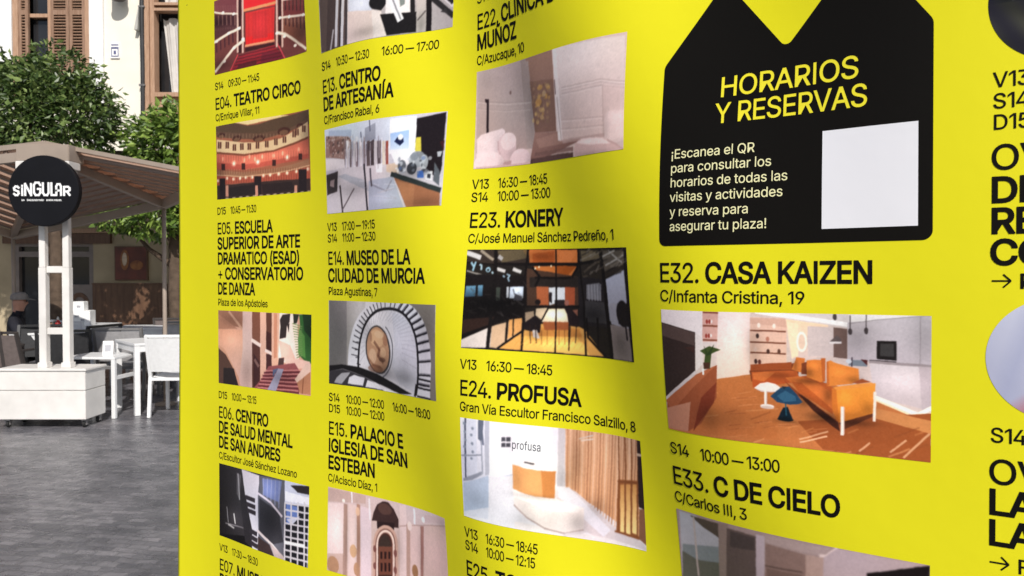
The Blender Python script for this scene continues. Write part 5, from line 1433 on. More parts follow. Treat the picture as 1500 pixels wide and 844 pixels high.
  ('S',0.25,984,244,71,228),
  ('S',0.15,152,127,141,86),
  ('S',0.2,703,813,189,86),
 ],
 'towers_mono': [
  ('B',(40,38,40)),
  ('G',(26,24,26),(56,54,58),[(0,-2),(-4,1014),(360,976),(278,11)]),
  ('P',(86,84,88),[(218,68),(270,89),(253,416),(218,353)]),
  ('L',(150,150,154),25,[(235,81),(253,416)]),
  ('L',(120,120,124),16,[(94,569),(111,775)]),
  ('L',(150,150,150),26,[(183,632),(200,759)]),
  ('L',(110,108,112),16,[(75,798),(359,770)]),
  ('L',(150,150,150),25,[(111,804),(182,824)]),
  ('P',(20,18,20),[(-4,975),(360,864),(412,991),(-4,1014)]),
  ('G',(196,194,204),(226,226,236),[(278,2),(486,22),(487,994),(412,1009)]),
  ('P',(44,42,46),[(279,218),(331,351),(411,768),(403,994),(324,954),(262,413)]),
  ('L',(50,46,52),57,[(333,354),(435,363)]),
  ('L',(50,46,52),58,[(344,440),(440,449)]),
  ('L',(50,46,52),58,[(353,519),(445,529)]),
  ('L',(50,46,52),61,[(384,779),(462,791)]),
  ('L',(50,46,52),62,[(394,857),(467,871)]),
  ('L',(50,46,52),63,[(403,935),(472,950)]),
  ('P',(86,88,98),[(494,19),(758,1),(773,998),(639,1002),(487,958),(473,265)]),
  ('P',(104,116,160),[(518,48),(729,19),(705,294),(537,261)]),
  ('P',(52,52,58),[(490,314),(707,419),(755,774),(637,858),(494,734)]),
  ('L',(130,138,170),16,[(534,44),(531,281)]),
  ('L',(130,138,170),16,[(577,39),(575,303)]),
  ('L',(130,138,170),16,[(620,35),(618,324)]),
  ('L',(130,138,170),16,[(662,31),(661,345)]),
  ('L',(130,138,170),16,[(703,27),(703,366)]),
  ('L',(206,200,212),31,[(470,256),(615,325),(736,461)]),
  ('L',(220,210,210),39,[(474,742),(637,858),(758,986)]),
  ('P',(176,164,164),[(606,834),(758,951),(766,1027),(669,1015)]),
  ('P',(60,48,48),[(478,814),(607,871),(669,1024),(479,998)]),
  ('P',(190,196,216),[(758,1),(1006,-5),(994,1008),(773,1024)]),
  ('P',(44,40,42),[(815,45),(1006,-5),(1008,107),(886,111)]),
  ('P',(224,228,240),[(763,133),(1008,141),(1003,229),(765,256)]),
  ('P',(30,30,36),[(766,291),(996,248),(987,1011),(776,1023)]),
  ('P',(96,120,180),[(777,288),(889,285),(891,441),(781,551)]),
  ('P',(190,196,214),[(780,481),(918,397),(837,531)]),
  ('L',(206,206,214),20,[(763,284),(996,248)]),
  ('L',(206,206,214),21,[(764,366),(997,333)]),
  ('L',(206,206,214),21,[(765,449),(999,417)]),
  ('L',(206,206,214),21,[(766,532),(1000,501)]),
  ('L',(206,206,214),21,[(768,615),(1001,585)]),
  ('L',(206,206,214),22,[(769,698),(1002,669)]),
  ('L',(206,206,214),22,[(770,781),(1003,753)]),
  ('L',(206,206,214),22,[(771,863),(1005,837)]),
  ('L',(206,206,214),23,[(772,946),(1006,921)]),
  ('L',(200,200,208),28,[(765,274),(771,1087)]),
  ('L',(200,200,208),28,[(827,253),(833,1060)]),
  ('L',(200,200,208),28,[(894,231),(900,1031)]),
  ('L',(200,200,208),28,[(956,210),(962,1005)]),
  ('L',(240,240,244),39,[(770,768),(964,744)]),
  ('S',-0.5,182,690,95,128),
  ('S',-0.3,583,191,79,147),
  ('S',0.3,603,546,110,220),
  ('S',-0.3,683,839,79,147),
 ],
 'craft_room': [
  ('B',(170,164,166)),
  ('P',(86,72,68),[(15,-602),(276,-464),(261,1014),(3,991)]),
  ('P',(70,58,56),[(162,-520),(217,-492),(160,997),(58,1001)]),
  ('L',(190,190,196),48,[(239,-481),(161,976)]),
  ('L',(196,196,200),48,[(283,-461),(217,997)]),
  ('L',(44,40,42),25,[(258,-472),(198,990)]),
  ('L',(60,54,54),36,[(290,-458),(257,991)]),
  ('L',(160,156,160),30,[(143,783),(105,998)]),
  ('P',(196,202,214),[(292,-457),(479,-384),(460,685),(283,666)]),
  ('P',(206,192,186),[(277,632),(526,703),(570,989),(270,1007)]),
  ('P',(216,208,204),[(460,675),(526,713),(570,989),(478,988)]),
  ('P',(32,30,32),[(438,497),(567,532),(550,655),(526,703),(460,664)]),
  ('E',(28,26,28),502,601,60,83),
  ('P',(222,220,222),[(561,64),(703,99),(714,764),(555,752)]),
  ('P',(120,130,128),[(625,397),(679,408),(679,662),(649,687)]),
  ('P',(26,24,26),[(520,744),(753,762),(758,985),(570,989)]),
  ('L',(30,28,30),56,[(702,-322),(730,778)]),
  ('L',(220,222,228),84,[(579,535),(653,826)]),
  ('L',(120,122,130),17,[(585,536),(656,826)]),
  ('P',(184,178,176),[(732,-313),(792,-294),(822,988),(760,985)]),
  ('L',(110,104,104),21,[(763,859),(811,765)]),
  ('L',(24,20,22),69,[(807,-288),(840,1003)]),
  ('P',(164,160,162),[(826,-281),(979,-208),(1000,1010),(856,986)]),
  ('L',(40,38,40),61,[(854,640),(996,876)]),
  ('L',(206,206,210),35,[(911,617),(994,772)]),
  ('L',(40,36,40),52,[(937,627),(993,731)]),
  ('P',(50,48,50),[(909,803),(947,775),(962,842)]),
  ('S',0.2,406,903,113,64),
  ('S',-0.12,376,583,64,85),
  ('S',0.25,788,907,35,128),
 ],
 'craft_gallery': [
  ('B',(196,192,202)),
  ('P',(200,208,224),[(1,-4),(444,1),(804,10),(815,389),(-7,232)]),
  ('P',(172,182,206),[(46,23),(293,70),(290,190),(43,101)]),
  ('P',(150,120,112),[(13,78),(264,139),(290,190),(214,388),(4,330)]),
  ('P',(124,92,86),[(41,148),(192,152),(202,293),(51,308)]),
  ('E',(96,76,74),43,101,10,18),
  ('E',(96,76,74),96,197,10,18),
  ('E',(96,76,74),149,291,10,18),
  ('E',(96,76,74),207,170,10,18),
  ('E',(96,76,74),258,262,10,18),
  ('E',(96,76,74),89,308,10,18),
  ('E',(96,76,74),149,186,10,18),
  ('E',(96,76,74),201,279,10,18),
  ('E',(96,76,74),258,158,10,18),
  ('E',(96,76,74),90,202,10,18),
  ('E',(96,76,74),142,296,10,18),
  ('E',(96,76,74),201,174,10,18),
  ('E',(96,76,74),252,267,10,18),
  ('E',(96,76,74),83,313,10,18),
  ('E',(96,76,74),143,190,10,18),
  ('E',(96,76,74),195,284,10,18),
  ('P',(228,228,234),[(622,22),(800,24),(817,433),(622,403)]),
  ('G',(150,180,226),(206,218,240),[(627,185),(757,163),(765,368),(631,361)]),
  ('P',(28,34,70),[(659,278),(681,231),(706,274),(718,222),(727,289),(699,328)]),
  ('E',(236,238,244),702,234,18,33),
  ('L',(226,222,226),58,[(248,196),(242,485)]),
  ('L',(110,96,96),31,[(283,204),(278,492)]),
  ('L',(220,216,220),49,[(317,211),(313,498)]),
  ('L',(120,100,100),27,[(344,217),(341,503)]),
  ('L',(226,222,226),53,[(382,225),(381,510)]),
  ('L',(150,140,146),35,[(414,232),(413,515)]),
  ('L',(96,82,82),58,[(450,239),(451,522)]),
  ('L',(70,60,62),58,[(485,246),(487,528)]),
  ('L',(206,202,206),49,[(513,252),(516,533)]),
  ('L',(90,80,82),53,[(540,257),(545,537)]),
  ('L',(222,212,196),44,[(578,264),(584,544)]),
  ('L',(150,74,60),40,[(604,269),(610,548)]),
  ('P',(80,70,74),[(432,265),(502,220),(497,337),(444,342)]),
  ('P',(150,156,172),[(420,84),(511,45),(513,222),(420,233)]),
  ('L',(96,100,120),18,[(461,4),(467,124)]),
  ('L',(96,100,120),18,[(383,121),(389,227)]),
  ('E',(226,228,234,70),344,187,18,33),
  ('P',(222,216,218),[(4,346),(214,388),(210,495),(-1,488)]),
  ('P',(206,200,204),[(136,481),(613,519),(657,642),(765,1045),(1,983),(21,762)]),
  ('P',(176,178,186),[(208,556),(427,667),(450,789),(133,574)]),
  ('P',(170,176,192),[(452,671),(657,657),(744,1000),(444,998)]),
  ('L',(140,142,156),19,[(476,719),(604,803),(647,699)]),
  ('P',(236,236,240),[(514,503),(570,497),(571,600),(520,592)]),
  ('P',(60,52,54),[(5,537),(135,512),(119,744),(6,776)]),
  ('P',(170,150,150),[(48,608),(94,599),(83,692),(39,670)]),
  ('L',(54,50,56),32,[(411,485),(431,1004)]),
  ('L',(86,80,88),28,[(466,539),(476,734)]),
  ('L',(66,58,60),33,[(151,686),(170,1000)]),
  ('L',(110,100,104),21,[(303,739),(164,968)]),
  ('P',(214,190,170),[(603,517),(713,505),(697,648),(603,591)]),
  ('P',(150,100,72),[(662,658),(983,841),(986,1010),(764,1002)]),
  ('P',(164,112,80),[(678,703),(816,763),(813,992),(764,995)]),
  ('L',(44,50,50),54,[(646,629),(983,834)]),
  ('P',(236,232,238),[(632,390),(793,386),(808,547),(675,529)]),
  ('P',(30,24,28),[(805,47),(990,11),(984,579),(970,734),(861,553),(807,388)]),
  ('P',(60,28,32),[(961,321),(990,310),(990,424)]),
  ('P',(206,192,70),[(807,258),(840,255),(849,415),(808,403)]),
  ('E',(150,156,166,80),824,491,56,89),
  ('E',(110,116,128,60),805,460,27,44),
  ('E',(70,74,84,80),720,550,29,65),
  ('E',(40,42,50,85),791,588,34,65),
  ('E',(196,204,214,75),871,526,27,80),
  ('P',(70,110,190),[(829,621),(872,612),(876,698),(831,693)]),
  ('P',(226,228,234),[(886,627),(929,631),(928,731),(885,713)]),
  ('P',(56,60,70),[(896,657),(919,659),(917,709),(897,700)]),
  ('P',(176,180,190),[(949,427),(982,423),(972,479),(955,477)]),
  ('P',(90,96,104),[(937,532),(975,649),(977,791),(937,732)]),
  ('S',0.2,381,315,180,148),
  ('S',-0.1,719,113,90,89),
  ('S',0.2,303,739,158,89),
  ('S',-0.12,593,882,113,59),
  ('S',0.3,774,629,135,89),
  ('S',0.2,894,955,113,59),
  ('S',0.25,86,614,90,118),
  ('L',(236,234,240,55),8,[(422,220),(424,366)]),
  ('L',(140,130,146,45),12,[(422,258),(424,355)]),
  ('L',(110,90,86,45),15,[(385,267),(384,384)]),
  ('L',(90,80,92,45),13,[(233,138),(226,354)]),
  ('L',(236,234,240,55),13,[(257,170),(254,276)]),
  ('L',(140,130,146,45),10,[(336,175),(328,381)]),
  ('L',(110,90,86,45),14,[(208,179),(201,310)]),
  ('L',(90,80,92,45),8,[(533,320),(536,554)]),
  ('L',(90,80,92,45),8,[(307,135),(309,309)]),
  ('L',(236,234,240,55),10,[(468,257),(468,450)]),
  ('L',(236,234,240,55),15,[(251,218),(253,316)]),
  ('L',(236,234,240,55),13,[(336,253),(336,439)]),
  ('L',(110,90,86,45),15,[(221,259),(213,453)]),
  ('L',(90,80,92,45),14,[(227,176),(217,415)]),
  ('L',(236,234,240,55),16,[(380,185),(381,278)]),
  ('L',(110,90,86,45),8,[(556,240),(556,371)]),
  ('L',(140,130,146,45),8,[(562,237),(567,330)]),
  ('L',(110,90,86,45),10,[(550,316),(555,497)]),
  ('L',(90,80,92,45),15,[(238,226),(233,380)]),
  ('L',(140,130,146,45),8,[(578,250),(585,381)]),
  ('L',(236,234,240,55),9,[(228,279),(222,390)]),
  ('L',(110,90,86,45),8,[(280,135),(276,328)]),
  ('L',(236,234,240,55),11,[(617,255),(621,498)]),
  ('L',(90,80,92,45),7,[(536,231),(539,433)]),
  ('L',(236,234,240,55),12,[(543,246),(544,431)]),
  ('L',(90,80,92,45),9,[(482,229),(480,447)]),
  ('L',(236,234,240,55),14,[(563,214),(564,379)]),
  ('L',(90,80,92,45),8,[(476,259),(476,503)]),
  ('L',(90,80,92,45),12,[(453,319),(454,480)]),
  ('L',(90,80,92,45),14,[(354,231),(351,479)]),
  ('L',(236,234,240,55),8,[(239,155),(238,323)]),
  ('L',(90,80,92,45),13,[(434,266),(429,394)]),
  ('L',(110,90,86,45),15,[(420,220),(416,406)]),
  ('L',(110,90,86,45),12,[(485,283),(482,377)]),
  ('L',(90,80,92,45),10,[(538,197),(541,372)]),
  ('L',(140,130,146,45),7,[(217,243),(211,412)]),
  ('L',(110,90,86,45),16,[(417,182),(420,290)]),
  ('L',(236,234,240,55),8,[(373,187),(370,294)]),
  ('L',(90,80,92,45),10,[(263,280),(262,450)]),
  ('L',(90,80,92,45),9,[(447,225),(445,398)]),
  ('L',(90,80,92,45),15,[(302,206),(300,365)]),
  ('L',(140,130,146,45),12,[(593,270),(593,368)]),
  ('L',(236,234,240,55),15,[(339,191),(339,430)]),
  ('L',(140,130,146,45),15,[(606,337),(606,476)]),
  ('L',(110,90,86,45),12,[(325,238),(326,477)]),
  ('L',(140,130,146,45),11,[(409,169),(409,352)]),
  ('L',(110,90,86,45),7,[(413,188),(409,329)]),
  ('L',(140,130,146,45),13,[(220,149),(211,344)]),
  ('L',(110,90,86,45),9,[(367,221),(367,366)]),
  ('L',(110,90,86,45),9,[(215,205),(212,425)]),
  ('L',(110,90,86,45),13,[(556,268),(558,442)]),
  ('L',(140,130,146,45),7,[(243,120),(237,238)]),
  ('L',(110,90,86,45),12,[(252,259),(245,498)]),
  ('L',(140,130,146,45),10,[(441,185),(439,327)]),
  ('L',(236,234,240,55),12,[(389,182),(383,383)]),
  ('L',(110,90,86,45),15,[(215,193),(215,331)]),
  ('L',(236,234,240,55),8,[(277,202),(269,405)]),
  ('L',(140,130,146,45),15,[(535,190),(533,309)]),
  ('L',(90,80,92,45),11,[(549,293),(551,503)]),
  ('L',(236,234,240,55),14,[(272,196),(272,289)]),
  ('E',(206,190,186,50),171,129,7,9),
  ('E',(180,150,140,50),113,302,7,12),
  ('E',(90,68,64,50),68,116,11,7),
  ('E',(180,150,140,50),107,323,11,8),
  ('E',(206,190,186,50),157,344,7,8),
  ('E',(206,190,186,50),291,152,10,11),
  ('E',(180,150,140,50),64,300,9,9),
  ('E',(90,68,64,50),126,125,8,14),
  ('E',(90,68,64,50),24,125,10,12),
  ('E',(206,190,186,50),188,317,7,13),
  ('E',(180,150,140,50),258,259,5,15),
  ('E',(206,190,186,50),50,192,6,13),
  ('E',(180,150,140,50),193,145,8,8),
  ('E',(180,150,140,50),180,353,8,15),
  ('E',(180,150,140,50),217,286,7,13),
  ('E',(180,150,140,50),73,96,9,8),
  ('E',(206,190,186,50),98,102,9,14),
  ('E',(180,150,140,50),114,262,8,7),
  ('E',(90,68,64,50),205,157,5,8),
  ('E',(180,150,140,50),80,316,7,11),
  ('E',(206,190,186,50),213,145,7,10),
  ('E',(90,68,64,50),62,151,8,13),
  ('E',(206,190,186,50),112,267,7,10),
  ('E',(206,190,186,50),263,147,7,10),
  ('E',(206,190,186,50),89,296,7,13),
  ('E',(206,190,186,50),27,172,9,8),
  ('E',(90,68,64,50),84,209,11,13),
  ('E',(90,68,64,50),152,293,9,13),
  ('E',(90,68,64,50),193,226,7,7),
  ('E',(206,190,186,50),86,145,11,15),
  ('E',(180,150,140,50),62,97,9,11),
  ('E',(180,150,140,50),182,121,9,9),
  ('E',(90,68,64,50),83,338,11,7),
  ('E',(206,190,186,50),161,190,7,8),
  ('E',(206,190,186,50),99,170,8,13),
  ('E',(206,190,186,50),194,199,8,14),
  ('E',(206,190,186,50),25,216,8,7),
  ('E',(206,190,186,50),123,299,7,13),
  ('E',(206,190,186,50),52,328,6,12),
  ('E',(90,68,64,50),207,257,8,6),
  ('E',(90,68,64,50),89,272,10,11),
  ('E',(180,150,140,50),85,235,5,14),
  ('E',(206,190,186,50),156,222,11,15),
  ('E',(206,190,186,50),105,144,11,12),
  ('E',(180,150,140,50),101,219,11,8),
  ('E',(180,150,140,50),35,226,10,11),
  ('E',(180,150,140,50),240,150,6,9),
  ('E',(90,68,64,50),117,231,6,12),
  ('E',(90,68,64,50),47,104,10,14),
  ('E',(180,150,140,50),92,218,10,10),
  ('E',(120,126,140,50),731,621,15,11),
  ('E',(120,126,140,50),902,637,12,13),
  ('E',(206,210,220,60),739,596,11,18),
  ('E',(120,126,140,50),802,608,10,16),
  ('E',(206,210,220,60),702,510,13,12),
  ('E',(206,210,220,60),683,570,10,11),
  ('E',(70,90,140,50),709,577,11,23),
  ('E',(206,210,220,60),717,526,9,25),
  ('E',(120,126,140,50),700,476,11,26),
  ('E',(46,48,56,60),869,609,12,13),
  ('E',(46,48,56,60),848,509,9,13),
  ('E',(46,48,56,60),858,557,6,19),
  ('E',(206,210,220,60),908,490,12,20),
  ('E',(120,126,140,50),798,552,12,17),
  ('E',(206,210,220,60),801,527,7,18),
  ('E',(46,48,56,60),679,633,11,20),
  ('E',(70,90,140,50),865,482,15,22),
  ('E',(120,126,140,50),836,636,8,21),
  ('E',(46,48,56,60),875,621,8,22),
  ('E',(46,48,56,60),887,619,14,22),
  ('E',(206,210,220,60),693,596,9,24),
  ('E',(206,210,220,60),767,483,12,18),
  ('E',(120,126,140,50),703,475,6,24),
  ('E',(120,126,140,50),734,573,12,11),
  ('E',(120,126,140,50),942,655,7,10),
  ('E',(120,126,140,50),884,643,13,25),
  ('L',(160,152,160,40),9,[(641,864),(686,893)]),
  ('L',(160,152,160,40),10,[(24,809),(101,757)]),
  ('L',(236,232,236,40),6,[(484,843),(582,857)]),
  ('L',(236,232,236,40),7,[(529,814),(596,811)]),
  ('L',(160,152,160,40),8,[(228,655),(301,682)]),
  ('L',(160,152,160,40),8,[(107,734),(207,721)]),
  ('L',(236,232,236,40),7,[(495,717),(549,732)]),
  ('L',(236,232,236,40),7,[(588,726),(670,747)]),
  ('L',(236,232,236,40),8,[(562,804),(663,774)]),
  ('L',(160,152,160,40),10,[(395,756),(468,718)]),
  ('L',(160,152,160,40),7,[(603,790),(712,794)]),
  ('L',(160,152,160,40),7,[(579,875),(688,901)]),
  ('L',(160,152,160,40),8,[(529,813),(660,791)]),
  ('L',(236,232,236,40),7,[(359,664),(417,665)]),
 ],
 'spiral_stair': [
  ('B',(206,204,210)),
  ('G',(96,94,94),(128,124,126),[(4,-4),(1,804),(188,749),(223,-6)]),
  ('G',(150,146,144),(186,184,186),[(179,-11),(165,782),(292,764),(366,-13)]),
  ('P',(116,110,106),[(750,-5),(995,1),(1006,996),(942,1011),(964,651),(937,352),(878,133)]),
  ('P',(206,206,214),[(176,780),(180,658),(186,563),(197,478),(211,399),(229,327),(250,261),(275,201),(303,148),(334,101),(369,60),(407,27),(449,0),(494,-20),(544,-32),(607,-39),(669,-39),(715,-31),(755,-16),(790,5),(821,32),(849,65),(874,105),(896,150),(914,201),(930,257),(943,318),(953,386),(960,460),(964,543),(964,651),(960,759),(953,844),(947,1010),(817,986),(819,972),(832,908),(841,840),(849,765),(854,669),(856,574),(854,501),(850,436),(843,376),(834,322),(822,273),(808,229),(791,190),(772,155),(751,126),(727,103),(700,85),(670,72),(635,66),(590,66),(544,72),(507,84),(475,101),(445,124),(417,153),(391,187),(368,228),(347,273),(329,325),(313,381),(299,442),(288,509),(280,582),(274,663),(271,767)]),
  ('P',(206,204,212),[(271,767),(274,663),(280,582),(288,509),(299,442),(313,381),(329,325),(347,273),(368,228),(391,187),(417,153),(445,124),(475,101),(507,84),(544,72),(590,66),(635,66),(670,72),(700,85),(727,103),(751,126),(772,155),(791,190),(808,229),(822,273),(834,322),(843,376),(850,436),(854,501),(856,574),(854,669),(849,765),(841,840),(832,908),(819,972),(817,986),(540,838),(303,762)]),
  ('P',(196,196,206),[(626,98),(791,167),(852,455),(848,723),(819,959),(663,884),(596,715),(635,458)]),
  ('L',(30,28,32),32,[(271,767),(274,663),(280,582),(288,509),(299,442),(313,381),(329,325),(347,273),(368,228),(391,187),(417,153),(445,124),(475,101),(507,84),(544,72),(590,66),(635,66),(670,72),(700,85),(727,103),(751,126),(772,155),(791,190),(808,229),(822,273),(834,322),(843,376),(850,436),(854,501),(856,574),(854,669),(849,765),(841,840),(832,908),(819,972),(830,862),(808,989)]),
  ('L',(60,58,64),11,[(269,634),(210,626)]),
  ('L',(60,58,64),12,[(275,561),(217,543)]),
  ('L',(60,58,64),13,[(284,493),(227,467)]),
  ('L',(60,58,64),14,[(294,431),(240,397)]),
  ('L',(60,58,64),15,[(308,373),(255,333)]),
  ('L',(60,58,64),15,[(323,320),(274,273)]),
  ('L',(60,58,64),16,[(340,272),(295,219)]),
  ('L',(60,58,64),16,[(360,228),(319,170)]),
  ('L',(60,58,64),16,[(382,189),(345,126)]),
  ('L',(60,58,64),16,[(406,156),(374,89)]),
  ('L',(60,58,64),16,[(432,127),(406,56)]),
  ('L',(60,58,64),16,[(460,103),(440,30)]),
  ('L',(60,58,64),15,[(490,84),(477,9)]),
  ('L',(60,58,64),15,[(522,71),(517,-6)]),
  ('L',(60,58,64),14,[(559,62),(562,-15)]),
  ('L',(60,58,64),15,[(609,58),(623,-19)]),
  ('L',(60,58,64),16,[(647,60),(668,-16)]),
  ('L',(30,28,34),33,[(686,76),(733,-11)]),
  ('L',(110,108,118),14,[(694,59),(738,-28)]),
  ('L',(30,28,34),32,[(723,98),(782,13)]),
  ('L',(110,108,118),13,[(731,81),(787,-3)]),
  ('L',(30,28,34),31,[(756,130),(824,49)]),
  ('L',(110,108,118),13,[(763,113),(828,33)]),
  ('L',(30,28,34),30,[(783,171),(859,95)]),
  ('L',(110,108,118),13,[(791,154),(863,79)]),
  ('L',(30,28,34),29,[(807,221),(889,152)]),
  ('L',(110,108,118),12,[(814,204),(893,136)]),
  ('L',(30,28,34),27,[(826,280),(914,218)]),
  ('L',(110,108,118),11,[(833,263),(918,202)]),
  ('L',(30,28,34),26,[(841,348),(934,294)]),
  ('L',(110,108,118),11,[(848,331),(938,278)]),
  ('L',(30,28,34),24,[(851,425),(948,380)]),
  ('L',(110,108,118),10,[(858,408),(952,364)]),
  ('L',(30,28,34),21,[(857,512),(957,477)]),
  ('L',(110,108,118),9,[(864,495),(961,461)]),
  ('L',(30,28,34),19,[(858,615),(961,592)]),
  ('L',(110,108,118),8,[(865,598),(965,575)]),
  ('L',(30,28,34),19,[(852,751),(957,743)]),
  ('L',(110,108,118),8,[(860,733),(961,726)]),
  ('L',(30,28,34),22,[(842,852),(947,855)]),
  ('L',(110,108,118),9,[(850,834),(952,838)]),
  ('L',(30,28,34),21,[(842,792),(955,802)]),
  ('L',(30,28,34),21,[(837,887),(952,895)]),
  ('L',(30,28,34),21,[(832,983),(948,988)]),
  ('L',(150,148,158,35),14,[(331,616),(287,704)]),
  ('L',(150,148,158,35),13,[(334,559),(292,618)]),
  ('L',(150,148,158,35),12,[(338,509),(298,544)]),
  ('L',(150,148,158,35),9,[(345,464),(308,477)]),
  ('L',(150,148,158,35),10,[(353,423),(319,416)]),
  ('L',(150,148,158,35),13,[(363,385),(334,360)]),
  ('L',(150,148,158,35),14,[(374,350),(351,308)]),
  ('L',(150,148,158,35),13,[(387,319),(370,262)]),
  ('L',(150,148,158,35),13,[(402,292),(392,222)]),
  ('L',(150,148,158,35),12,[(418,268),(416,186)]),
  ('L',(150,148,158,35),12,[(435,248),(442,157)]),
  ('L',(150,148,158,35),12,[(454,231),(471,133)]),
  ('L',(150,148,158,35),13,[(475,218),(502,115)]),
  ('L',(150,148,158,35),13,[(497,210),(536,102)]),
  ('L',(150,148,158,35),13,[(525,205),(577,95)]),
  ('L',(150,148,158,35),14,[(557,203),(626,93)]),
  ('L',(150,148,158,35),13,[(581,206),(660,98)]),
  ('L',(150,148,158,35),13,[(602,213),(690,109)]),
  ('L',(150,148,158,35),13,[(620,224),(717,126)]),
  ('L',(150,148,158,35),13,[(637,239),(741,148)]),
  ('L',(150,148,158,35),12,[(652,258),(762,176)]),
  ('L',(150,148,158,35),11,[(665,280),(781,208)]),
  ('L',(150,148,158,35),11,[(677,306),(797,246)]),
  ('L',(150,148,158,35),10,[(686,335),(811,289)]),
  ('L',(150,148,158,35),8,[(694,368),(822,336)]),
  ('L',(150,148,158,35),7,[(700,404),(831,389)]),
  ('L',(150,148,158,35),9,[(704,444),(837,447)]),
  ('L',(150,148,158,35),10,[(706,488),(841,510)]),
  ('L',(150,148,158,35),11,[(706,538),(842,583)]),
  ('L',(150,148,158,35),12,[(703,608),(838,684)]),
  ('L',(44,42,48),9,[(252,476),(290,472)]),
  ('L',(44,42,48),9,[(245,565),(285,560)]),
  ('L',(44,42,48),9,[(248,653),(285,648)]),
  ('L',(44,42,48),13,[(260,725),(292,735)]),
  ('E',(70,64,66),468,537,123,275),
  ('E',(182,140,112),466,538,109,256),
  ('E',(206,166,132),459,410,71,99),
  ('L',(96,60,48,60),43,[(432,456),(478,536),(463,609),(510,674)]),
  ('E',(226,190,156,50),515,559,28,57),
  ('E',(84,56,46,60),501,647,33,28),
  ('E',(124,82,62,60),433,757,71,43),
  ('E',(214,180,152,70),411,617,35,85),
  ('E',(150,104,82,60),542,414,26,71),
  ('L',(110,72,56,50),31,[(365,638),(410,718),(482,735)]),
  ('E',(126,86,70,50),400,402,12,57),
  ('E',(220,190,160,50),486,364,47,43),
  ('S',0.25,455,797,106,57),
  ('L',(96,96,104),17,[(554,273),(569,294),(582,320),(593,349),(602,383),(609,419),(613,458),(614,499),(612,541),(608,583),(602,625),(593,665),(581,703),(568,739),(553,771),(537,799),(519,822),(502,839)]),
  ('S',0.1,724,692,71,227),
  ('S',-0.05,691,340,71,170),
  ('S',0.14,353,306,47,170),
  ('P',(26,24,26),[(1,782),(119,751),(292,764),(443,813),(612,894),(782,974),(657,996),(451,926),(290,852),(130,801),(1,850)]),
  ('P',(50,48,52),[(1,850),(130,804),(301,858),(462,939),(508,1015),(1,1001)]),
  ('P',(196,196,204),[(187,897),(233,861),(329,882),(310,973),(174,973)]),
  ('P',(210,210,216),[(352,900),(451,926),(497,989),(333,984)]),
  ('P',(150,150,156),[(72,914),(118,855),(199,836),(175,884),(117,982),(48,978)]),
  ('P',(224,224,228),[(509,972),(657,996),(508,1001)]),
  ('S',0.18,111,401,106,341),
  ('S',-0.1,733,499,142,170),
  ('S',0.2,917,315,71,284),
  ('S',0.25,520,729,71,142),
  ('S',-0.1,446,168,95,85),
  ('S',0.25,693,808,142,85),
 ],
 'church_front': [
  ('B',(206,178,170)),
  ('G',(206,186,188),(198,166,156),[(-7,17),(1009,-7),(968,830),(6,1283)]),
  ('P',(190,164,158),[(-7,17),(324,9),(324,101),(-5,179)]),
  ('P',(222,200,200),[(-5,193),(143,158),(147,743),(2,798)]),
  ('P',(170,138,128),[(138,160),(172,162),(168,1213),(135,1227)]),
  ('P',(214,190,188),[(172,149),(248,151),(250,1179),(177,1210)]),
  ('P',(176,136,120),[(250,124),(278,128),(277,1167),(250,1179)]),
  ('P',(216,196,204),[(281,140),(370,150),(366,1130),(282,1165)]),
  ('L',(238,230,240),19,[(205,-7),(210,124)]),
  ('L',(226,220,226),27,[(352,39),(360,271)]),
  ('E',(226,186,160),258,214,17,51),
  ('E',(242,232,226),138,127,13,23),
  ('P',(220,196,196),[(603,7),(659,12),(636,1012),(584,1036)]),
  ('P',(178,146,136),[(652,217),(684,217),(662,1000),(636,1012)]),
  ('P',(214,186,182),[(685,205),(765,197),(742,960),(666,997)]),
  ('P',(158,116,108),[(770,194),(799,182),(765,949),(746,958)]),
  ('P',(204,176,170),[(804,179),(1004,81),(968,830),(778,941)]),
  ('P',(200,176,178),[(811,51),(1009,-7),(1005,56),(806,141)]),
  ('L',(234,226,232),30,[(725,24),(723,189)]),
  ('E',(238,232,232),798,113,13,33),
  ('L',(170,140,134),10,[(597,264),(998,84)]),
  ('E',(226,204,200),679,232,19,51),
  ('P',(60,42,42),[(374,279),(388,183),(417,83),(464,27),(510,26),(555,88),(589,190),(589,286),(542,297),(506,284),(415,317),(416,271)]),
  ('E',(84,60,56),481,113,56,64),
  ('P',(44,30,32),[(415,278),(561,239),(550,332),(415,356)]),
  ('P',(196,158,146),[(380,1124),(382,549),(384,510),(389,471),(396,434),(406,398),(419,367),(433,340),(449,318),(466,302),(483,293),(501,290),(517,294),(533,304),(547,321),(558,343),(568,371),(574,403),(578,438),(579,475),(571,1041)]),
  ('P',(130,92,84),[(397,1117),(400,542),(402,510),(406,478),(412,447),(420,418),(430,392),(442,370),(455,352),(469,339),(483,331),(497,329),(511,332),(523,341),(534,355),(544,373),(552,396),(557,422),(560,451),(561,482),(554,1049)]),
  ('P',(232,208,200),[(406,1113),(409,539),(411,510),(414,481),(420,452),(427,426),(436,402),(446,382),(458,366),(470,354),(483,347),(495,345),(507,348),(519,356),(529,369),(537,386),(544,407),(549,431),(551,457),(552,485),(545,1053)]),
  ('P',(150,108,98),[(418,1108),(422,534),(423,510),(426,485),(430,461),(437,439),(444,419),(453,402),(462,388),(472,379),(483,373),(493,371),(503,374),(512,380),(520,391),(527,406),(533,423),(537,444),(539,466),(540,490),(533,1058)]),
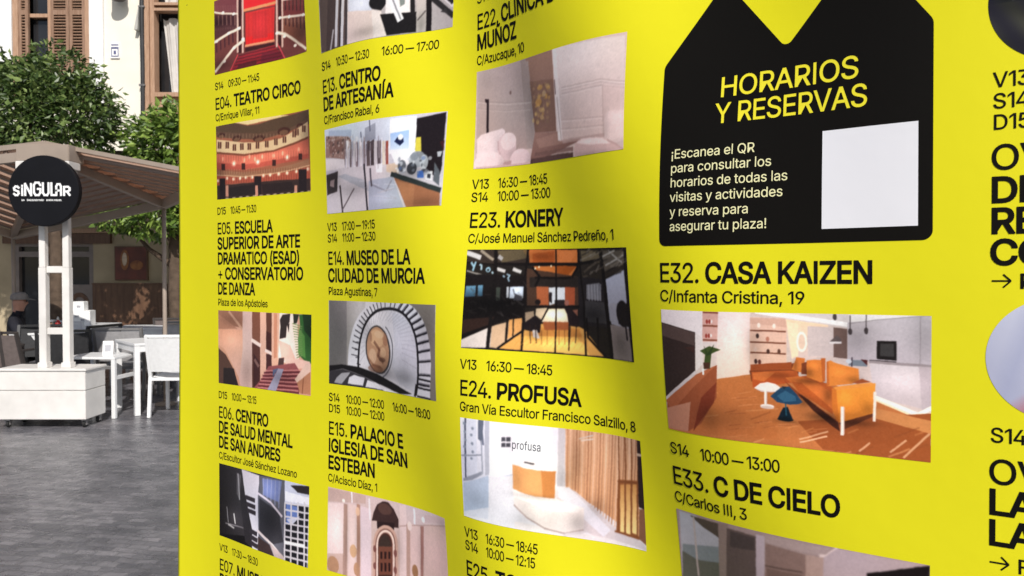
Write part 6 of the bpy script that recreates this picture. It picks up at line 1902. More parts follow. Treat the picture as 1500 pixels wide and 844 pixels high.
  ('P',(70,44,40),[(419,1107),(423,534),(424,511),(427,488),(431,466),(437,446),(444,427),(452,411),(461,399),(470,389),(480,384),(489,382),(499,385),(507,391),(515,401),(522,414),(527,431),(531,450),(533,470),(533,492),(527,1061)]),
  ('P',(60,46,42),[(432,557),(432,531),(433,511),(435,492),(438,474),(443,457),(449,441),(455,428),(462,417),(470,410),(478,405),(485,404),(493,406),(500,412),(506,420),(512,431),(516,445),(519,461),(521,479),(521,497),(521,523)]),
  ('P',(110,66,54),[(427,558),(531,519),(527,855),(425,897)]),
  ('P',(44,26,26),[(441,611),(457,605),(456,690),(441,696)]),
  ('P',(44,26,26),[(440,741),(456,735),(455,832),(440,839)]),
  ('P',(44,26,26),[(472,599),(488,593),(487,677),(471,684)]),
  ('P',(44,26,26),[(471,729),(487,723),(486,820),(470,826)]),
  ('P',(44,26,26),[(503,588),(519,581),(518,665),(502,672)]),
  ('P',(44,26,26),[(502,717),(518,711),(516,808),(501,814)]),
  ('E',(120,76,72),397,595,13,39),
  ('E',(120,76,72),557,586,13,44),
  ('E',(120,76,72),396,791,13,39),
  ('E',(120,76,72),554,779,13,44),
  ('E',(120,76,72),395,987,13,39),
  ('E',(120,76,72),552,973,13,44),
  ('E',(176,134,106),52,913,51,103),
  ('E',(196,156,124),222,688,28,77),
  ('E',(178,136,110),250,888,24,77),
  ('E',(150,110,80),710,724,24,77),
  ('P',(70,46,40),[(425,884),(527,842),(525,1062),(424,1105)]),
  ('P',(150,100,84),[(5,1148),(972,706),(968,842),(7,1296)]),
  ('P',(80,54,50),[(429,921),(525,881),(523,1075),(428,1117)]),
  ('S',0.14,165,629,19,335),
  ('S',0.16,263,593,19,335),
  ('S',-0.08,212,506,37,257),
  ('S',-0.08,87,471,47,232),
  ('S',0.14,591,521,28,257),
  ('S',0.12,762,499,24,257),
  ('S',-0.07,874,345,66,257),
  ('S',0.1,973,73,37,77),
 ],
 'clinic_pink': [
  ('B',(206,186,182)),
  ('G',(186,170,168),(172,152,148),[(5,-15),(403,-10),(407,856),(10,834)]),
  ('P',(166,150,146),[(328,-9),(403,-10),(405,855),(347,842)]),
  ('S',0.1,331,202,57,314),
  ('S',0.08,54,112,69,157),
  ('L',(150,134,132,70),6,[(15,299),(198,366),(390,402)]),
  ('L',(208,194,190,70),8,[(15,317),(198,383),(389,418)]),
  ('L',(168,150,148,70),6,[(16,334),(197,400),(388,434)]),
  ('L',(160,144,142,70),6,[(16,376),(197,440),(387,472)]),
  ('L',(200,184,180,70),6,[(16,390),(197,453),(386,485)]),
  ('E',(120,98,94),241,278,8,19),
  ('E',(150,120,110),381,10,11,22),
  ('G',(152,120,106),(140,106,96),[(389,-3),(569,0),(567,736),(407,710)]),
  ('P',(120,90,78,60),[(390,223),(568,264),(567,736),(407,710)]),
  ('S',0.15,397,465,34,314),
  ('E',(130,104,84,50),440,388,12,21),
  ('E',(130,104,84,50),410,417,14,19),
  ('E',(110,82,66,50),420,421,8,17),
  ('E',(130,104,84,50),433,522,9,12),
  ('E',(206,170,110,50),420,542,7,18),
  ('E',(110,82,66,50),414,605,6,20),
  ('E',(110,82,66,50),520,389,14,17),
  ('E',(110,82,66,50),420,605,8,23),
  ('E',(206,170,110,50),446,390,7,11),
  ('E',(190,146,84,50),442,556,11,18),
  ('E',(160,128,98,50),416,378,9,19),
  ('E',(110,82,66,50),463,521,6,23),
  ('E',(190,146,84,50),528,417,9,17),
  ('E',(206,170,110,50),450,471,6,10),
  ('E',(110,82,66,50),476,616,7,13),
  ('E',(206,170,110,50),452,390,11,20),
  ('E',(190,146,84,50),475,552,9,14),
  ('E',(206,170,110,50),533,323,9,18),
  ('E',(110,82,66,50),441,595,11,14),
  ('E',(160,128,98,50),439,548,11,20),
  ('E',(160,128,98,50),538,350,6,23),
  ('E',(130,104,84,50),531,301,12,14),
  ('E',(160,128,98,50),465,419,6,22),
  ('E',(190,146,84,50),510,402,8,23),
  ('E',(130,104,84,50),523,513,13,11),
  ('E',(206,170,110,50),461,286,10,11),
  ('E',(130,104,84,50),505,632,10,16),
  ('E',(160,128,98,50),470,373,9,11),
  ('E',(206,170,110,50),509,473,7,23),
  ('E',(160,128,98,50),428,432,10,17),
  ('E',(130,104,84,50),446,546,13,19),
  ('E',(190,146,84,50),504,411,12,13),
  ('E',(206,170,110,50),431,613,12,23),
  ('E',(160,128,98,50),486,483,6,17),
  ('E',(160,128,98,50),451,360,8,17),
  ('E',(160,128,98,50),447,494,12,21),
  ('E',(160,128,98,50),528,350,14,16),
  ('E',(160,128,98,50),526,473,11,12),
  ('E',(160,128,98,50),525,458,12,20),
  ('E',(206,170,110,50),422,536,11,19),
  ('E',(206,170,110,50),443,459,14,13),
  ('E',(190,146,84,50),429,467,11,12),
  ('E',(110,82,66,50),494,292,10,13),
  ('E',(190,146,84,50),526,327,15,16),
  ('E',(130,104,84,50),410,417,9,18),
  ('E',(130,104,84,50),427,515,9,14),
  ('E',(160,128,98,50),507,593,12,17),
  ('E',(190,146,84,50),479,380,8,17),
  ('E',(130,104,84,50),445,387,7,15),
  ('E',(130,104,84,50),489,408,7,18),
  ('E',(130,104,84,50),472,340,7,11),
  ('E',(190,146,84,50),457,381,14,17),
  ('E',(160,128,98,50),478,594,9,16),
  ('E',(110,82,66,50),468,441,12,15),
  ('E',(110,82,66,50),486,367,15,16),
  ('E',(206,170,110,50),400,591,9,23),
  ('E',(110,82,66,50),473,313,11,16),
  ('E',(160,128,98,50),417,299,9,16),
  ('E',(130,104,84,50),432,596,13,13),
  ('E',(160,128,98,50),508,541,8,16),
  ('E',(206,170,110,50),465,579,14,22),
  ('E',(190,146,84,50),506,388,11,14),
  ('E',(160,128,98,50),507,291,9,19),
  ('E',(130,104,84,50),432,255,11,19),
  ('E',(190,146,84,50),517,480,6,20),
  ('E',(206,170,110,50),477,520,14,19),
  ('E',(206,170,110,50),462,513,12,22),
  ('E',(206,170,110,50),519,309,13,19),
  ('E',(206,170,110,50),477,505,10,14),
  ('E',(110,82,66,50),465,465,10,14),
  ('E',(206,160,88,60),464,305,21,22),
  ('E',(196,146,78,60),448,434,23,35),
  ('E',(214,186,140,50),492,370,14,28),
  ('G',(150,116,106),(124,92,86),[(407,710),(596,744),(747,858),(361,1002)]),
  ('P',(176,140,128,50),[(410,775),(563,751),(686,858),(432,861)]),
  ('P',(112,84,80,80),[(406,896),(684,904),(683,941),(393,934)]),
  ('P',(84,62,60),[(368,953),(555,944),(682,952),(680,1002),(367,1003)]),
  ('G',(220,208,206),(206,184,180),[(572,-5),(989,30),(1007,862),(585,834)]),
  ('P',(226,214,212),[(571,-2),(597,-1),(609,824),(575,825)]),
  ('L',(120,100,98),14,[(575,274),(576,406)]),
  ('L',(168,148,146,70),12,[(585,432),(599,822)]),
  ('S',-0.05,749,171,160,126),
  ('S',0.06,645,619,69,189),
  ('L',(176,156,152,75),9,[(619,360),(746,369),(870,368),(999,426)]),
  ('L',(228,218,216,75),9,[(618,372),(746,381),(870,380),(1000,438)]),
  ('L',(186,166,164,75),9,[(618,384),(746,393),(870,391),(1000,450)]),
  ('L',(180,160,158,75),9,[(617,414),(746,423),(870,421),(1001,479)]),
  ('L',(224,212,210,75),9,[(616,427),(745,434),(870,433),(1001,491)]),
  ('L',(180,158,154,75),8,[(607,645),(740,668),(870,688),(1005,743)]),
  ('L',(226,212,210,75),8,[(606,660),(740,683),(870,702),(1005,758)]),
  ('L',(178,156,152,75),8,[(603,724),(738,746),(870,764),(1006,818)]),
  ('L',(222,208,204,75),8,[(602,739),(738,761),(870,779),(1006,833)]),
  ('P',(206,184,180,60),[(881,421),(1000,470),(1007,862),(882,831)]),
  ('L',(176,154,150,70),9,[(881,429),(888,847)]),
  ('P',(176,150,146,80),[(599,822),(900,836),(900,868),(610,859)]),
  ('P',(216,196,194),[(894,893),(892,717),(902,664),(928,651),(1004,666),(1007,991),(957,948)]),
  ('S',0.1,900,792,18,189),
  ('S',-0.06,956,705,57,63),
  ('S',0.12,985,943,57,47),
  ('P',(198,170,168),[(688,993),(691,920),(708,871),(747,846),(805,848),(869,866),(919,899),(966,950),(1003,990),(1003,1016)]),
  ('P',(224,204,202),[(707,879),(747,849),(805,851),(869,869),(909,899),(929,930),(803,913)]),
  ('S',0.14,801,997,137,31),
  ('S',-0.05,781,881,69,25),
  ('L',(170,140,138,70),15,[(909,896),(957,944),(1003,1005)]),
  ('L',(40,30,34),29,[(79,342),(79,635)]),
  ('P',(42,30,34),[(57,288),(87,299),(86,350),(74,341),(60,320)]),
  ('P',(226,208,210),[(18,958),(13,694),(38,649),(103,626),(181,611),(197,642),(195,743),(173,892)]),
  ('S',0.12,155,786,27,94),
  ('S',-0.04,71,720,57,47),
  ('E',(214,190,192),209,797,64,135),
  ('E',(230,210,210),220,748,53,88),
  ('S',0.16,252,889,34,63),
  ('L',(186,158,160,80),15,[(149,734),(152,820),(179,919)]),
  ('E',(222,200,202),300,948,71,113),
  ('S',0.16,362,977,23,79),
  ('S',-0.04,287,862,46,31),
  ('E',(230,210,211),96,946,94,113),
  ('S',0.14,174,978,23,79),
  ('S',-0.04,74,860,57,38),
  ('P',(176,146,146),[(180,962),(202,945),(240,938),(236,979),(196,998)]),
  ('P',(198,170,168),[(15,976),(368,978),(367,1027),(17,1029)]),
 ],
 'glass_office': [
  ('B',(32,28,26)),
  ('P',(50,42,38),[(-4,-8),(356,-5),(351,145),(165,147),(3,134)]),
  ('P',(90,80,60),[(176,15),(321,2),(349,88),(206,132)]),
  ('P',(110,90,60),[(321,-1),(356,-3),(354,102)]),
  ('L',(206,206,206),49,[(3,37),(78,81)]),
  ('L',(150,140,124),30,[(83,14),(154,103)]),
  ('L',(160,160,160),39,[(187,73),(205,95)]),
  ('L',(196,196,196),33,[(184,198),(226,219)]),
  ('L',(200,200,200),35,[(276,196),(318,224)]),
  ('L',(140,136,130),15,[(7,216),(137,280)]),
  ('P',(196,112,58),[(358,-3),(679,2),(673,145),(368,145)]),
  ('P',(176,88,40),[(384,46),(521,20),(521,131),(385,138)]),
  ('P',(206,120,66),[(543,20),(675,23),(627,131),(541,138)]),
  ('P',(186,108,54),[(381,166),(675,165),(623,267),(431,272)]),
  ('P',(150,76,30),[(530,158),(665,165),(585,282),(529,269)]),
  ('P',(44,38,34),[(681,2),(984,12),(976,195),(836,276),(681,266)]),
  ('P',(96,84,66),[(700,24),(830,27),(824,132),(705,145)]),
  ('P',(80,72,64),[(849,28),(983,32),(978,132),(849,210)]),
  ('L',(160,156,152),14,[(846,80),(924,30)]),
  ('L',(160,156,152),14,[(861,158),(977,69)]),
  ('L',(160,156,152),15,[(887,29),(965,132)]),
  ('P',(24,20,20),[(4,253),(353,259),(361,572),(-2,625)]),
  ('G',(96,140,170),(56,86,110),[(9,372),(107,361),(108,471),(5,484)]),
  ('L',(24,22,24),25,[(73,355),(75,488)]),
  ('P',(184,196,214),[(261,370),(339,367),(342,481),(261,485)]),
  ('P',(60,60,68),[(291,433),(333,460),(336,545),(279,549)]),
  ('P',(190,196,206),[(242,371),(255,370),(256,478),(244,479)]),
  ('P',(60,66,60),[(183,380),(207,379),(208,510),(188,511)]),
  ('P',(20,16,16),[(-11,521),(343,502),(347,672),(252,694),(-2,912)]),
  ('P',(44,30,26),[(1,713),(186,670),(165,744),(1,860)]),
  ('P',(70,50,40),[(352,188),(681,266),(673,538),(361,558)]),
  ('P',(40,34,32),[(370,273),(671,266),(668,361),(373,373)]),
  ('P',(168,92,58),[(411,364),(484,361),(485,536),(418,540)]),
  ('P',(160,80,52),[(586,358),(649,362),(645,526),(586,530)]),
  ('P',(214,220,230),[(486,368),(586,364),(584,482),(490,536)]),
  ('P',(40,34,36),[(520,485),(580,478),(582,544),(520,548)]),
  ('P',(36,30,34),[(489,410),(506,416),(504,521),(485,494)]),
  ('L',(36,30,30),14,[(533,353),(533,547)]),
  ('P',(206,152,82),[(213,977),(350,786),(446,721),(650,717),(703,753),(819,986),(680,987)]),
  ('P',(226,176,90),[(352,842),(649,813),(714,982),(348,984)]),
  ('P',(196,132,66),[(382,754),(667,743),(683,823),(384,839)]),
  ('P',(232,186,96),[(449,903),(682,864),(723,981),(466,985)]),
  ('P',(222,206,178),[(486,571),(581,564),(615,686),(449,699)]),
  ('P',(150,84,50),[(454,699),(615,686),(606,762),(463,775)]),
  ('P',(196,176,150),[(414,576),(477,564),(445,679),(411,639)]),
  ('P',(150,130,110),[(354,615),(402,598),(405,724),(357,728)]),
  ('P',(28,22,24),[(348,715),(411,639),(445,700),(439,806),(358,785)]),
  ('P',(220,210,206),[(398,781),(422,779),(440,862),(404,851)]),
  ('P',(130,84,70),[(608,583),(663,566),(660,675),(616,665)]),
  ('P',(34,26,28),[(590,557),(617,555),(670,647),(659,730),(606,721)]),
  ('E',(30,24,24),422,512,16,28),
  ('E',(150,96,84),596,508,14,28),
  ('P',(36,32,34),[(671,266),(855,275),(851,709),(668,715)]),
  ('P',(112,112,118),[(727,332),(814,316),(816,474),(722,467)]),
  ('P',(60,58,60),[(712,481),(834,486),(843,683),(705,671)]),
  ('L',(150,150,156),9,[(741,332),(738,479)]),
  ('L',(150,150,156),9,[(761,331),(757,478)]),
  ('L',(150,150,156),9,[(780,330),(776,477)]),
  ('L',(150,150,156),9,[(799,330),(795,476)]),
  ('L',(150,150,156),9,[(819,329),(814,474)]),
  ('G',(176,180,196),(140,142,150),[(845,288),(976,195),(983,664),(853,655)]),
  ('P',(150,150,158),[(867,496),(975,474),(981,715),(871,680)]),
  ('P',(126,116,112),[(852,682),(981,703),(988,990),(864,997)]),
  ('E',(28,24,26),949,579,40,117),
  ('P',(28,24,26),[(919,492),(988,485),(982,690),(918,673)]),
  ('L',(40,34,36),22,[(963,693),(966,808)]),
  ('P',(206,196,190),[(-3,917),(174,765),(205,971),(-1,993)]),
  ('P',(190,160,130),[(174,765),(339,673),(343,800),(213,977),(173,974)]),
  ('P',(206,150,90),[(268,693),(339,673),(342,786),(266,879)]),
  ('L',(22,18,18),40,[(167,-7),(175,293),(158,983)]),
  ('L',(22,18,18),25,[(356,-5),(345,288),(344,984)]),
  ('L',(22,18,18),17,[(531,-1),(531,353),(526,985)]),
  ('L',(22,18,18),22,[(681,2),(702,482),(701,984)]),
  ('L',(22,18,18),41,[(831,7),(845,288),(859,992)]),
  ('L',(22,18,18),22,[(984,12),(983,334),(993,982)]),
  ('L',(22,18,18),25,[(259,679),(257,908)]),
  ('L',(22,18,18),14,[(291,677),(293,848)]),
  ('L',(22,18,18),24,[(715,643),(719,819),(819,986)]),
  ('L',(22,18,18),21,[(213,977),(350,786)]),
  ('L',(22,18,18),24,[(785,636),(778,905)]),
  ('L',(22,18,18),14,[(606,707),(604,955)]),
  ('L',(22,18,18),29,[(165,147),(675,145),(845,106)]),
  ('L',(22,18,18),15,[(3,134),(165,154)]),
  ('L',(22,18,18),27,[(386,174),(431,272),(406,357)]),
  ('L',(22,18,18),26,[(675,165),(633,267)]),
  ('L',(22,18,18),22,[(405,279),(623,274)]),
  ('L',(22,18,18),17,[(344,559),(673,538)]),
  ('L',(20,16,18),17,[(-6,-13),(986,9)]),
  ('L',(90,80,70,50),11,[(758,50),(783,43)]),
  ('L',(150,142,132,40),10,[(845,96),(896,74)]),
  ('L',(150,142,132,40),19,[(739,50),(763,6)]),
  ('L',(150,142,132,40),12,[(763,90),(822,42)]),
  ('L',(150,142,132,40),17,[(921,232),(960,203)]),
  ('L',(90,80,70,50),9,[(760,84),(838,28)]),
  ('L',(90,80,70,50),14,[(844,98),(916,44)]),
  ('L',(30,26,26,60),10,[(832,125),(878,105)]),
  ('L',(150,142,132,40),8,[(757,216),(814,192)]),
  ('L',(90,80,70,50),8,[(838,138),(897,128)]),
  ('L',(90,80,70,50),12,[(940,176),(980,127)]),
  ('L',(90,80,70,50),9,[(777,159),(801,139)]),
  ('L',(150,142,132,40),8,[(900,172),(971,148)]),
  ('L',(150,142,132,40),17,[(694,110),(773,61)]),
  ('L',(90,80,70,50),12,[(959,35),(987,-7)]),
  ('L',(30,26,26,60),15,[(923,230),(959,212)]),
  ('L',(90,80,70,50),15,[(817,59),(848,20)]),
  ('L',(90,80,70,50),16,[(790,134),(832,111)]),
  ('L',(90,80,70,50),16,[(709,261),(735,250)]),
  ('L',(150,142,132,40),15,[(893,167),(944,127)]),
  ('L',(30,26,26,60),11,[(783,35),(863,-8)]),
  ('L',(90,80,70,50),13,[(746,73),(770,42)]),
  ('L',(150,142,132,40),14,[(752,238),(775,216)]),
  ('L',(150,142,132,40),12,[(758,75),(795,50)]),
  ('L',(150,142,132,40),20,[(938,102),(980,46)]),
  ('L',(30,26,26,60),9,[(868,213),(910,181)]),
  ('L',(150,142,132,40),12,[(945,161),(1001,110)]),
  ('L',(30,26,26,60),11,[(864,218),(931,165)]),
  ('L',(90,80,70,50),9,[(784,119),(863,57)]),
  ('L',(30,26,26,60),9,[(881,39),(955,-3)]),
  ('L',(30,26,26,60),13,[(706,64),(756,35)]),
  ('L',(150,142,132,40),18,[(794,216),(817,157)]),
  ('L',(90,80,70,50),18,[(716,219),(770,160)]),
  ('L',(90,80,70,50),17,[(741,186),(797,132)]),
  ('L',(150,142,132,40),8,[(943,131),(994,97)]),
  ('L',(150,142,132,40),9,[(927,170),(953,113)]),
  ('L',(90,80,70,50),18,[(942,98),(966,62)]),
  ('L',(90,80,70,50),13,[(791,213),(858,156)]),
  ('L',(30,26,26,60),18,[(805,45),(849,-19)]),
  ('L',(90,80,70,50),7,[(802,195),(873,176)]),
  ('L',(24,20,20,60),9,[(118,601),(141,616)]),
  ('L',(24,20,20,60),15,[(69,557),(83,584)]),
  ('L',(60,56,56,40),15,[(313,543),(315,542)]),
  ('L',(96,92,92,30),9,[(273,507),(282,553)]),
  ('L',(96,92,92,30),7,[(135,575),(136,627)]),
  ('L',(96,92,92,30),12,[(199,622),(235,663)]),
  ('L',(60,56,56,40),12,[(215,452),(240,508)]),
  ('L',(96,92,92,30),7,[(125,454),(158,455)]),
  ('L',(96,92,92,30),19,[(308,423),(336,471)]),
  ('L',(60,56,56,40),10,[(39,536),(53,538)]),
  ('L',(96,92,92,30),21,[(305,506),(339,548)]),
  ('L',(60,56,56,40),10,[(284,632),(325,664)]),
  ('L',(60,56,56,40),11,[(335,316),(355,365)]),
  ('L',(96,92,92,30),10,[(91,585),(130,601)]),
  ('L',(96,92,92,30),12,[(216,617),(231,656)]),
  ('L',(24,20,20,60),20,[(191,485),(206,503)]),
  ('L',(24,20,20,60),15,[(279,392),(289,442)]),
  ('L',(24,20,20,60),12,[(166,498),(179,490)]),
  ('L',(96,92,92,30),17,[(182,460),(205,471)]),
  ('L',(60,56,56,40),17,[(38,393),(58,424)]),
  ('L',(60,56,56,40),8,[(39,638),(80,638)]),
  ('L',(96,92,92,30),14,[(275,535),(296,526)]),
  ('L',(60,56,56,40),6,[(98,571),(109,570)]),
  ('L',(24,20,20,60),11,[(38,663),(65,665)]),
  ('L',(60,56,56,40),19,[(60,450),(91,477)]),
  ('L',(96,92,92,30),8,[(245,552),(260,557)]),
  ('L',(24,20,20,60),8,[(112,481),(148,488)]),
  ('L',(24,20,20,60),13,[(145,543),(160,562)]),
  ('L',(60,56,56,40),9,[(25,622),(59,617)]),
  ('L',(60,56,56,40),11,[(52,522),(75,544)]),
  ('L',(40,30,26,80),11,[(381,726),(390,909)]),
  ('L',(40,30,26,80),11,[(413,724),(421,905)]),
  ('L',(40,30,26,80),11,[(615,706),(608,886)]),
  ('L',(40,30,26,80),11,[(651,703),(642,882)]),
  ('L',(110,70,36,70),9,[(447,777),(450,916)]),
  ('L',(110,70,36,70),9,[(479,774),(482,913)]),
  ('L',(110,70,36,70),9,[(546,768),(548,906)]),
  ('L',(110,70,36,70),9,[(580,765),(581,903)]),
  ('S',-0.2,529,630,70,56),
  ('S',0.25,415,836,53,56),
  ('S',0.2,657,812,53,56),
  ('L',(190,130,60,40),9,[(307,932),(344,857)]),
  ('L',(190,130,60,40),9,[(338,932),(376,854)]),
  ('L',(190,130,60,40),9,[(370,933),(408,851)]),
  ('L',(190,130,60,40),9,[(401,934),(440,848)]),
  ('L',(190,130,60,40),9,[(433,935),(472,844)]),
  ('L',(190,130,60,40),9,[(465,936),(505,841)]),
  ('L',(190,130,60,40),9,[(497,937),(538,838)]),
  ('L',(190,130,60,40),9,[(530,937),(571,835)]),
  ('L',(190,130,60,40),9,[(563,938),(605,831)]),
  ('L',(190,130,60,40),9,[(596,938),(640,827)]),
  ('L',(190,130,60,40),9,[(630,938),(674,824)]),
  ('L',(190,130,60,40),9,[(664,938),(710,820)]),
  ('L',(150,190,210),20,[(30,134),(45,171)]),
  ('L',(150,190,210),19,[(56,130),(43,215)]),
  ('L',(170,200,214),18,[(81,155),(91,163),(92,207)]),
  ('E',(150,190,210),130,206,14,25),
  ('E',(40,40,42),130,209,7,13),
  ('L',(170,200,214),17,[(153,228),(159,242)]),
  ('L',(150,180,200),14,[(240,248),(257,259),(247,284),(255,317)]),
  ('L',(150,180,200),15,[(219,263),(227,277)]),
  ('E',(255,236,200),425,173,5,10),
  ('E',(255,236,200),500,166,5,10),
  ('E',(255,236,200),403,187,5,10),
  ('S',0.4,156,542,193,111),
  ('S',0.4,753,613,88,84),
  ('S',-0.25,530,894,175,56),
  ('S',0.3,438,74,105,56),
  ('S',-0.2,520,617,70,42),
  ('S',-0.3,299,404,35,56),
  ('S',0.25,917,856,53,125),
 ],
 'reception_desk': [
  ('B',(232,230,236)),
  ('G',(226,228,238),(206,210,222),[(-1,-25),(184,-12),(181,533),(7,696)]),
  ('P',(206,212,226),[(16,23),(107,-14),(110,537),(16,622)]),
  ('L',(80,86,104),23,[(36,-16),(28,644)]),
  ('L',(110,116,134),40,[(128,-18),(145,235)]),
  ('L',(130,136,150),13,[(3,382),(139,343)]),
  ('P',(96,104,120),[(116,-16),(151,-14),(145,218),(118,190)]),
  ('L',(150,156,170),15,[(139,202),(143,527)]),
  ('P',(176,180,192),[(157,-10),(184,-12),(186,523),(160,536)]),
  ('P',(140,146,160),[(9,615),(138,503),(138,537),(7,678)]),
  ('E',(130,140,156),28,56,9,15),
  ('E',(130,140,156),75,161,9,15),
  ('E',(130,140,156),27,290,9,15),
  ('E',(130,140,156),74,393,9,15),
  ('E',(130,140,156),32,139,9,15),
  ('E',(130,140,156),79,243,9,15),
  ('E',(130,140,156),30,374,9,15),
  ('E',(130,140,156),82,93,9,15),
  ('E',(130,140,156),35,221,9,15),
  ('E',(130,140,156),82,325,9,15),
  ('G',(244,242,246),(238,238,244),[(184,-12),(549,-18),(546,545),(186,531)]),
  ('P',(222,222,230),[(513,-12),(549,-13),(546,528),(532,531)]),
  ('G',(200,208,222),(214,218,228),[(2,645),(320,480),(328,944),(2,983)]),
  ('P',(176,190,210),[(8,660),(181,533),(179,841),(4,947)]),
  ('P',(226,226,232),[(181,541),(320,497),(380,978),(177,996)]),
  ('P',(206,200,206),[(549,-13),(630,-5),(607,531),(546,545)]),
  ('P',(190,186,192),[(549,-13),(585,-8),(576,538),(548,544)]),
  ('G',(206,164,136),(216,160,116),[(585,0),(986,-43),(960,900),(589,543)]),
  ('L',(176,126,96),11,[(598,1),(596,533)]),
  ('L',(226,184,156),11,[(614,1),(610,553)]),
  ('L',(190,140,110),11,[(629,2),(625,572)]),
  ('L',(160,108,80),11,[(645,2),(639,592)]),
  ('L',(176,126,96),11,[(660,3),(653,611)]),
  ('L',(226,184,156),11,[(676,3),(667,630)]),
  ('L',(190,140,110),12,[(691,4),(681,649)]),
  ('L',(160,108,80),12,[(707,4),(695,668)]),
  ('L',(176,126,96),12,[(723,4),(709,687)]),
  ('L',(226,184,156),12,[(739,4),(723,705)]),
  ('L',(190,140,110),12,[(755,4),(737,724)]),
  ('L',(160,108,80),12,[(771,3),(751,742)]),
  ('L',(176,126,96),12,[(787,3),(765,761)]),
  ('L',(226,184,156),12,[(803,2),(779,779)]),
  ('L',(190,140,110),12,[(820,1),(793,797)]),
  ('L',(160,108,80),12,[(836,0),(807,815)]),
  ('L',(176,126,96),12,[(853,-2),(821,833)]),
  ('L',(226,184,156),12,[(870,-3),(835,850)]),
  ('L',(190,140,110),12,[(887,-5),(849,868)]),
  ('L',(160,108,80),12,[(904,-7),(863,885)]),
  ('L',(176,126,96),12,[(922,-10),(877,902)]),
  ('L',(226,184,156),12,[(939,-13),(891,896)]),
  ('L',(190,140,110),12,[(957,-16),(906,891)]),
  ('L',(160,108,80),12,[(975,-19),(920,885)]),
  ('P',(214,204,206),[(598,541),(642,571),(844,850),(843,1041),(696,927),(538,644),(546,545)]),
  ('P',(226,224,232),[(546,545),(607,539),(817,875),(782,950),(556,640)]),
  ('P',(140,86,52),[(857,400),(969,373),(955,902),(843,882)]),
  ('G',(196,140,84),(255,220,150),[(869,443),(892,435),(885,891),(864,883)]),
  ('G',(196,140,84),(255,220,150),[(902,431),(925,422),(917,878),(895,871)]),
  ('G',(196,140,84),(255,220,150),[(936,418),(960,408),(949,865),(927,858)]),
  ('L',(120,72,44),13,[(871,-3),(855,926)]),
  ('L',(120,72,44),13,[(909,-15),(887,914)]),
  ('L',(120,72,44),13,[(946,-28),(920,901)]),
  ('L',(120,72,44),13,[(983,-42),(951,888)]),
  ('L',(120,72,44),18,[(857,419),(973,393)]),
  ('L',(130,78,46),29,[(839,884),(960,892)]),
  ('P',(44,32,32),[(979,-17),(1024,-27),(1033,172),(1016,620),(966,611)]),
  ('P',(196,170,150),[(973,119),(1025,116),(1024,139),(972,148)]),
  ('P',(130,88,66),[(968,626),(1018,603),(1009,956),(960,900)]),
  ('P',(206,196,200),[(835,885),(960,908),(1011,971),(1010,1003),(843,1026)]),
  ('P',(232,226,226),[(332,926),(817,955),(1010,995),(646,1036),(333,993)]),
  ('P',(220,158,102),[(314,381),(375,410),(447,419),(540,408),(539,530),(534,661),(468,669),(396,657),(321,621)]),
  ('S',0.12,339,525,38,131),
  ('S',-0.06,422,539,57,131),
  ('P',(196,128,72),[(465,415),(540,408),(537,660),(477,674)]),
  ('P',(230,224,226),[(314,373),(392,332),(544,374),(542,402),(317,394)]),
  ('L',(50,46,48),12,[(378,354),(424,361)]),
  ('L',(50,46,48),14,[(409,361),(427,361)]),
  ('P',(234,224,220),[(321,630),(414,664),(534,661),(684,714),(683,914),(645,950),(594,969),(542,970),(489,948),(444,917),(398,874),(360,827),(327,770)]),
  ('S',0.1,379,797,48,98),
  ('P',(240,234,232),[(321,621),(414,664),(534,661),(682,714),(644,764),(522,777),(326,695)]),
  ('S',0.1,636,862,57,98),
  ('S',0.06,524,874,38,98),
  ('L',(170,150,146),13,[(327,770),(398,874),(489,948),(594,969),(683,914)]),
  ('P',(214,206,208),[(577,977),(696,911),(696,935),(594,1001)]),
  ('P',(72,72,80),[(253,143),(275,139),(276,179),(253,184)]),
  ('P',(72,72,80),[(279,138),(302,133),(302,173),(280,178)]),
  ('P',(72,72,80),[(253,199),(276,194),(277,234),(254,239)]),
  ('P',(72,72,80),[(280,193),(302,188),(303,228),(280,233)]),
  ('T',(92,92,100),'profusa',311,239,155,59),
  ('L',(200,196,196),8,[(657,83),(731,35)]),
  ('L',(216,206,200),11,[(667,98),(731,67)]),
  ('S',0.14,589,470,38,98),
  ('S',0.16,432,668,115,26),
  ('S',0.14,398,907,86,65),
  ('S',-0.07,522,745,57,39),
  ('S',0.18,662,856,38,98),
  ('S',-0.06,591,728,57,33),
  ('S',0.2,747,689,57,98),
  ('S',0.2,640,297,38,261),
  ('S',-0.08,786,182,38,228),
  ('S',0.12,111,797,86,98),
  ('S',0.1,307,199,57,147),
 ],
 'living_room': [
  ('B',(206,190,184)),
  ('G',(222,212,212),(206,186,176),[(-4,1),(387,-13),(379,501),(250,518)]),
  ('P',(228,218,216),[(-4,1),(197,-11),(195,209),(-3,108)]),
  ('P',(206,160,148),[(197,-11),(263,-14),(261,233),(195,240)]),
  ('L',(130,76,58),14,[(200,9),(265,10)]),
  ('L',(130,76,58),14,[(199,113),(264,112)]),
  ('L',(130,76,58),14,[(198,225),(263,223)]),
  ('E',(150,60,50),215,81,5,18),
  ('E',(230,220,214),224,78,4,14),
  ('E',(150,60,50),226,80,5,18),
  ('E',(230,220,214),235,78,4,14),
  ('E',(150,60,50),212,191,5,18),
  ('E',(230,220,214),221,188,4,14),
  ('E',(150,60,50),223,190,5,18),
  ('E',(230,220,214),232,187,4,14),
  ('G',(230,214,210),(226,200,186),[(263,-14),(385,-11),(379,495),(250,522)]),
  ('P',(220,184,166),[(385,36),(519,40),(518,417),(382,471)]),
  ('P',(206,168,150),[(385,40),(519,42),(519,107),(385,85)]),
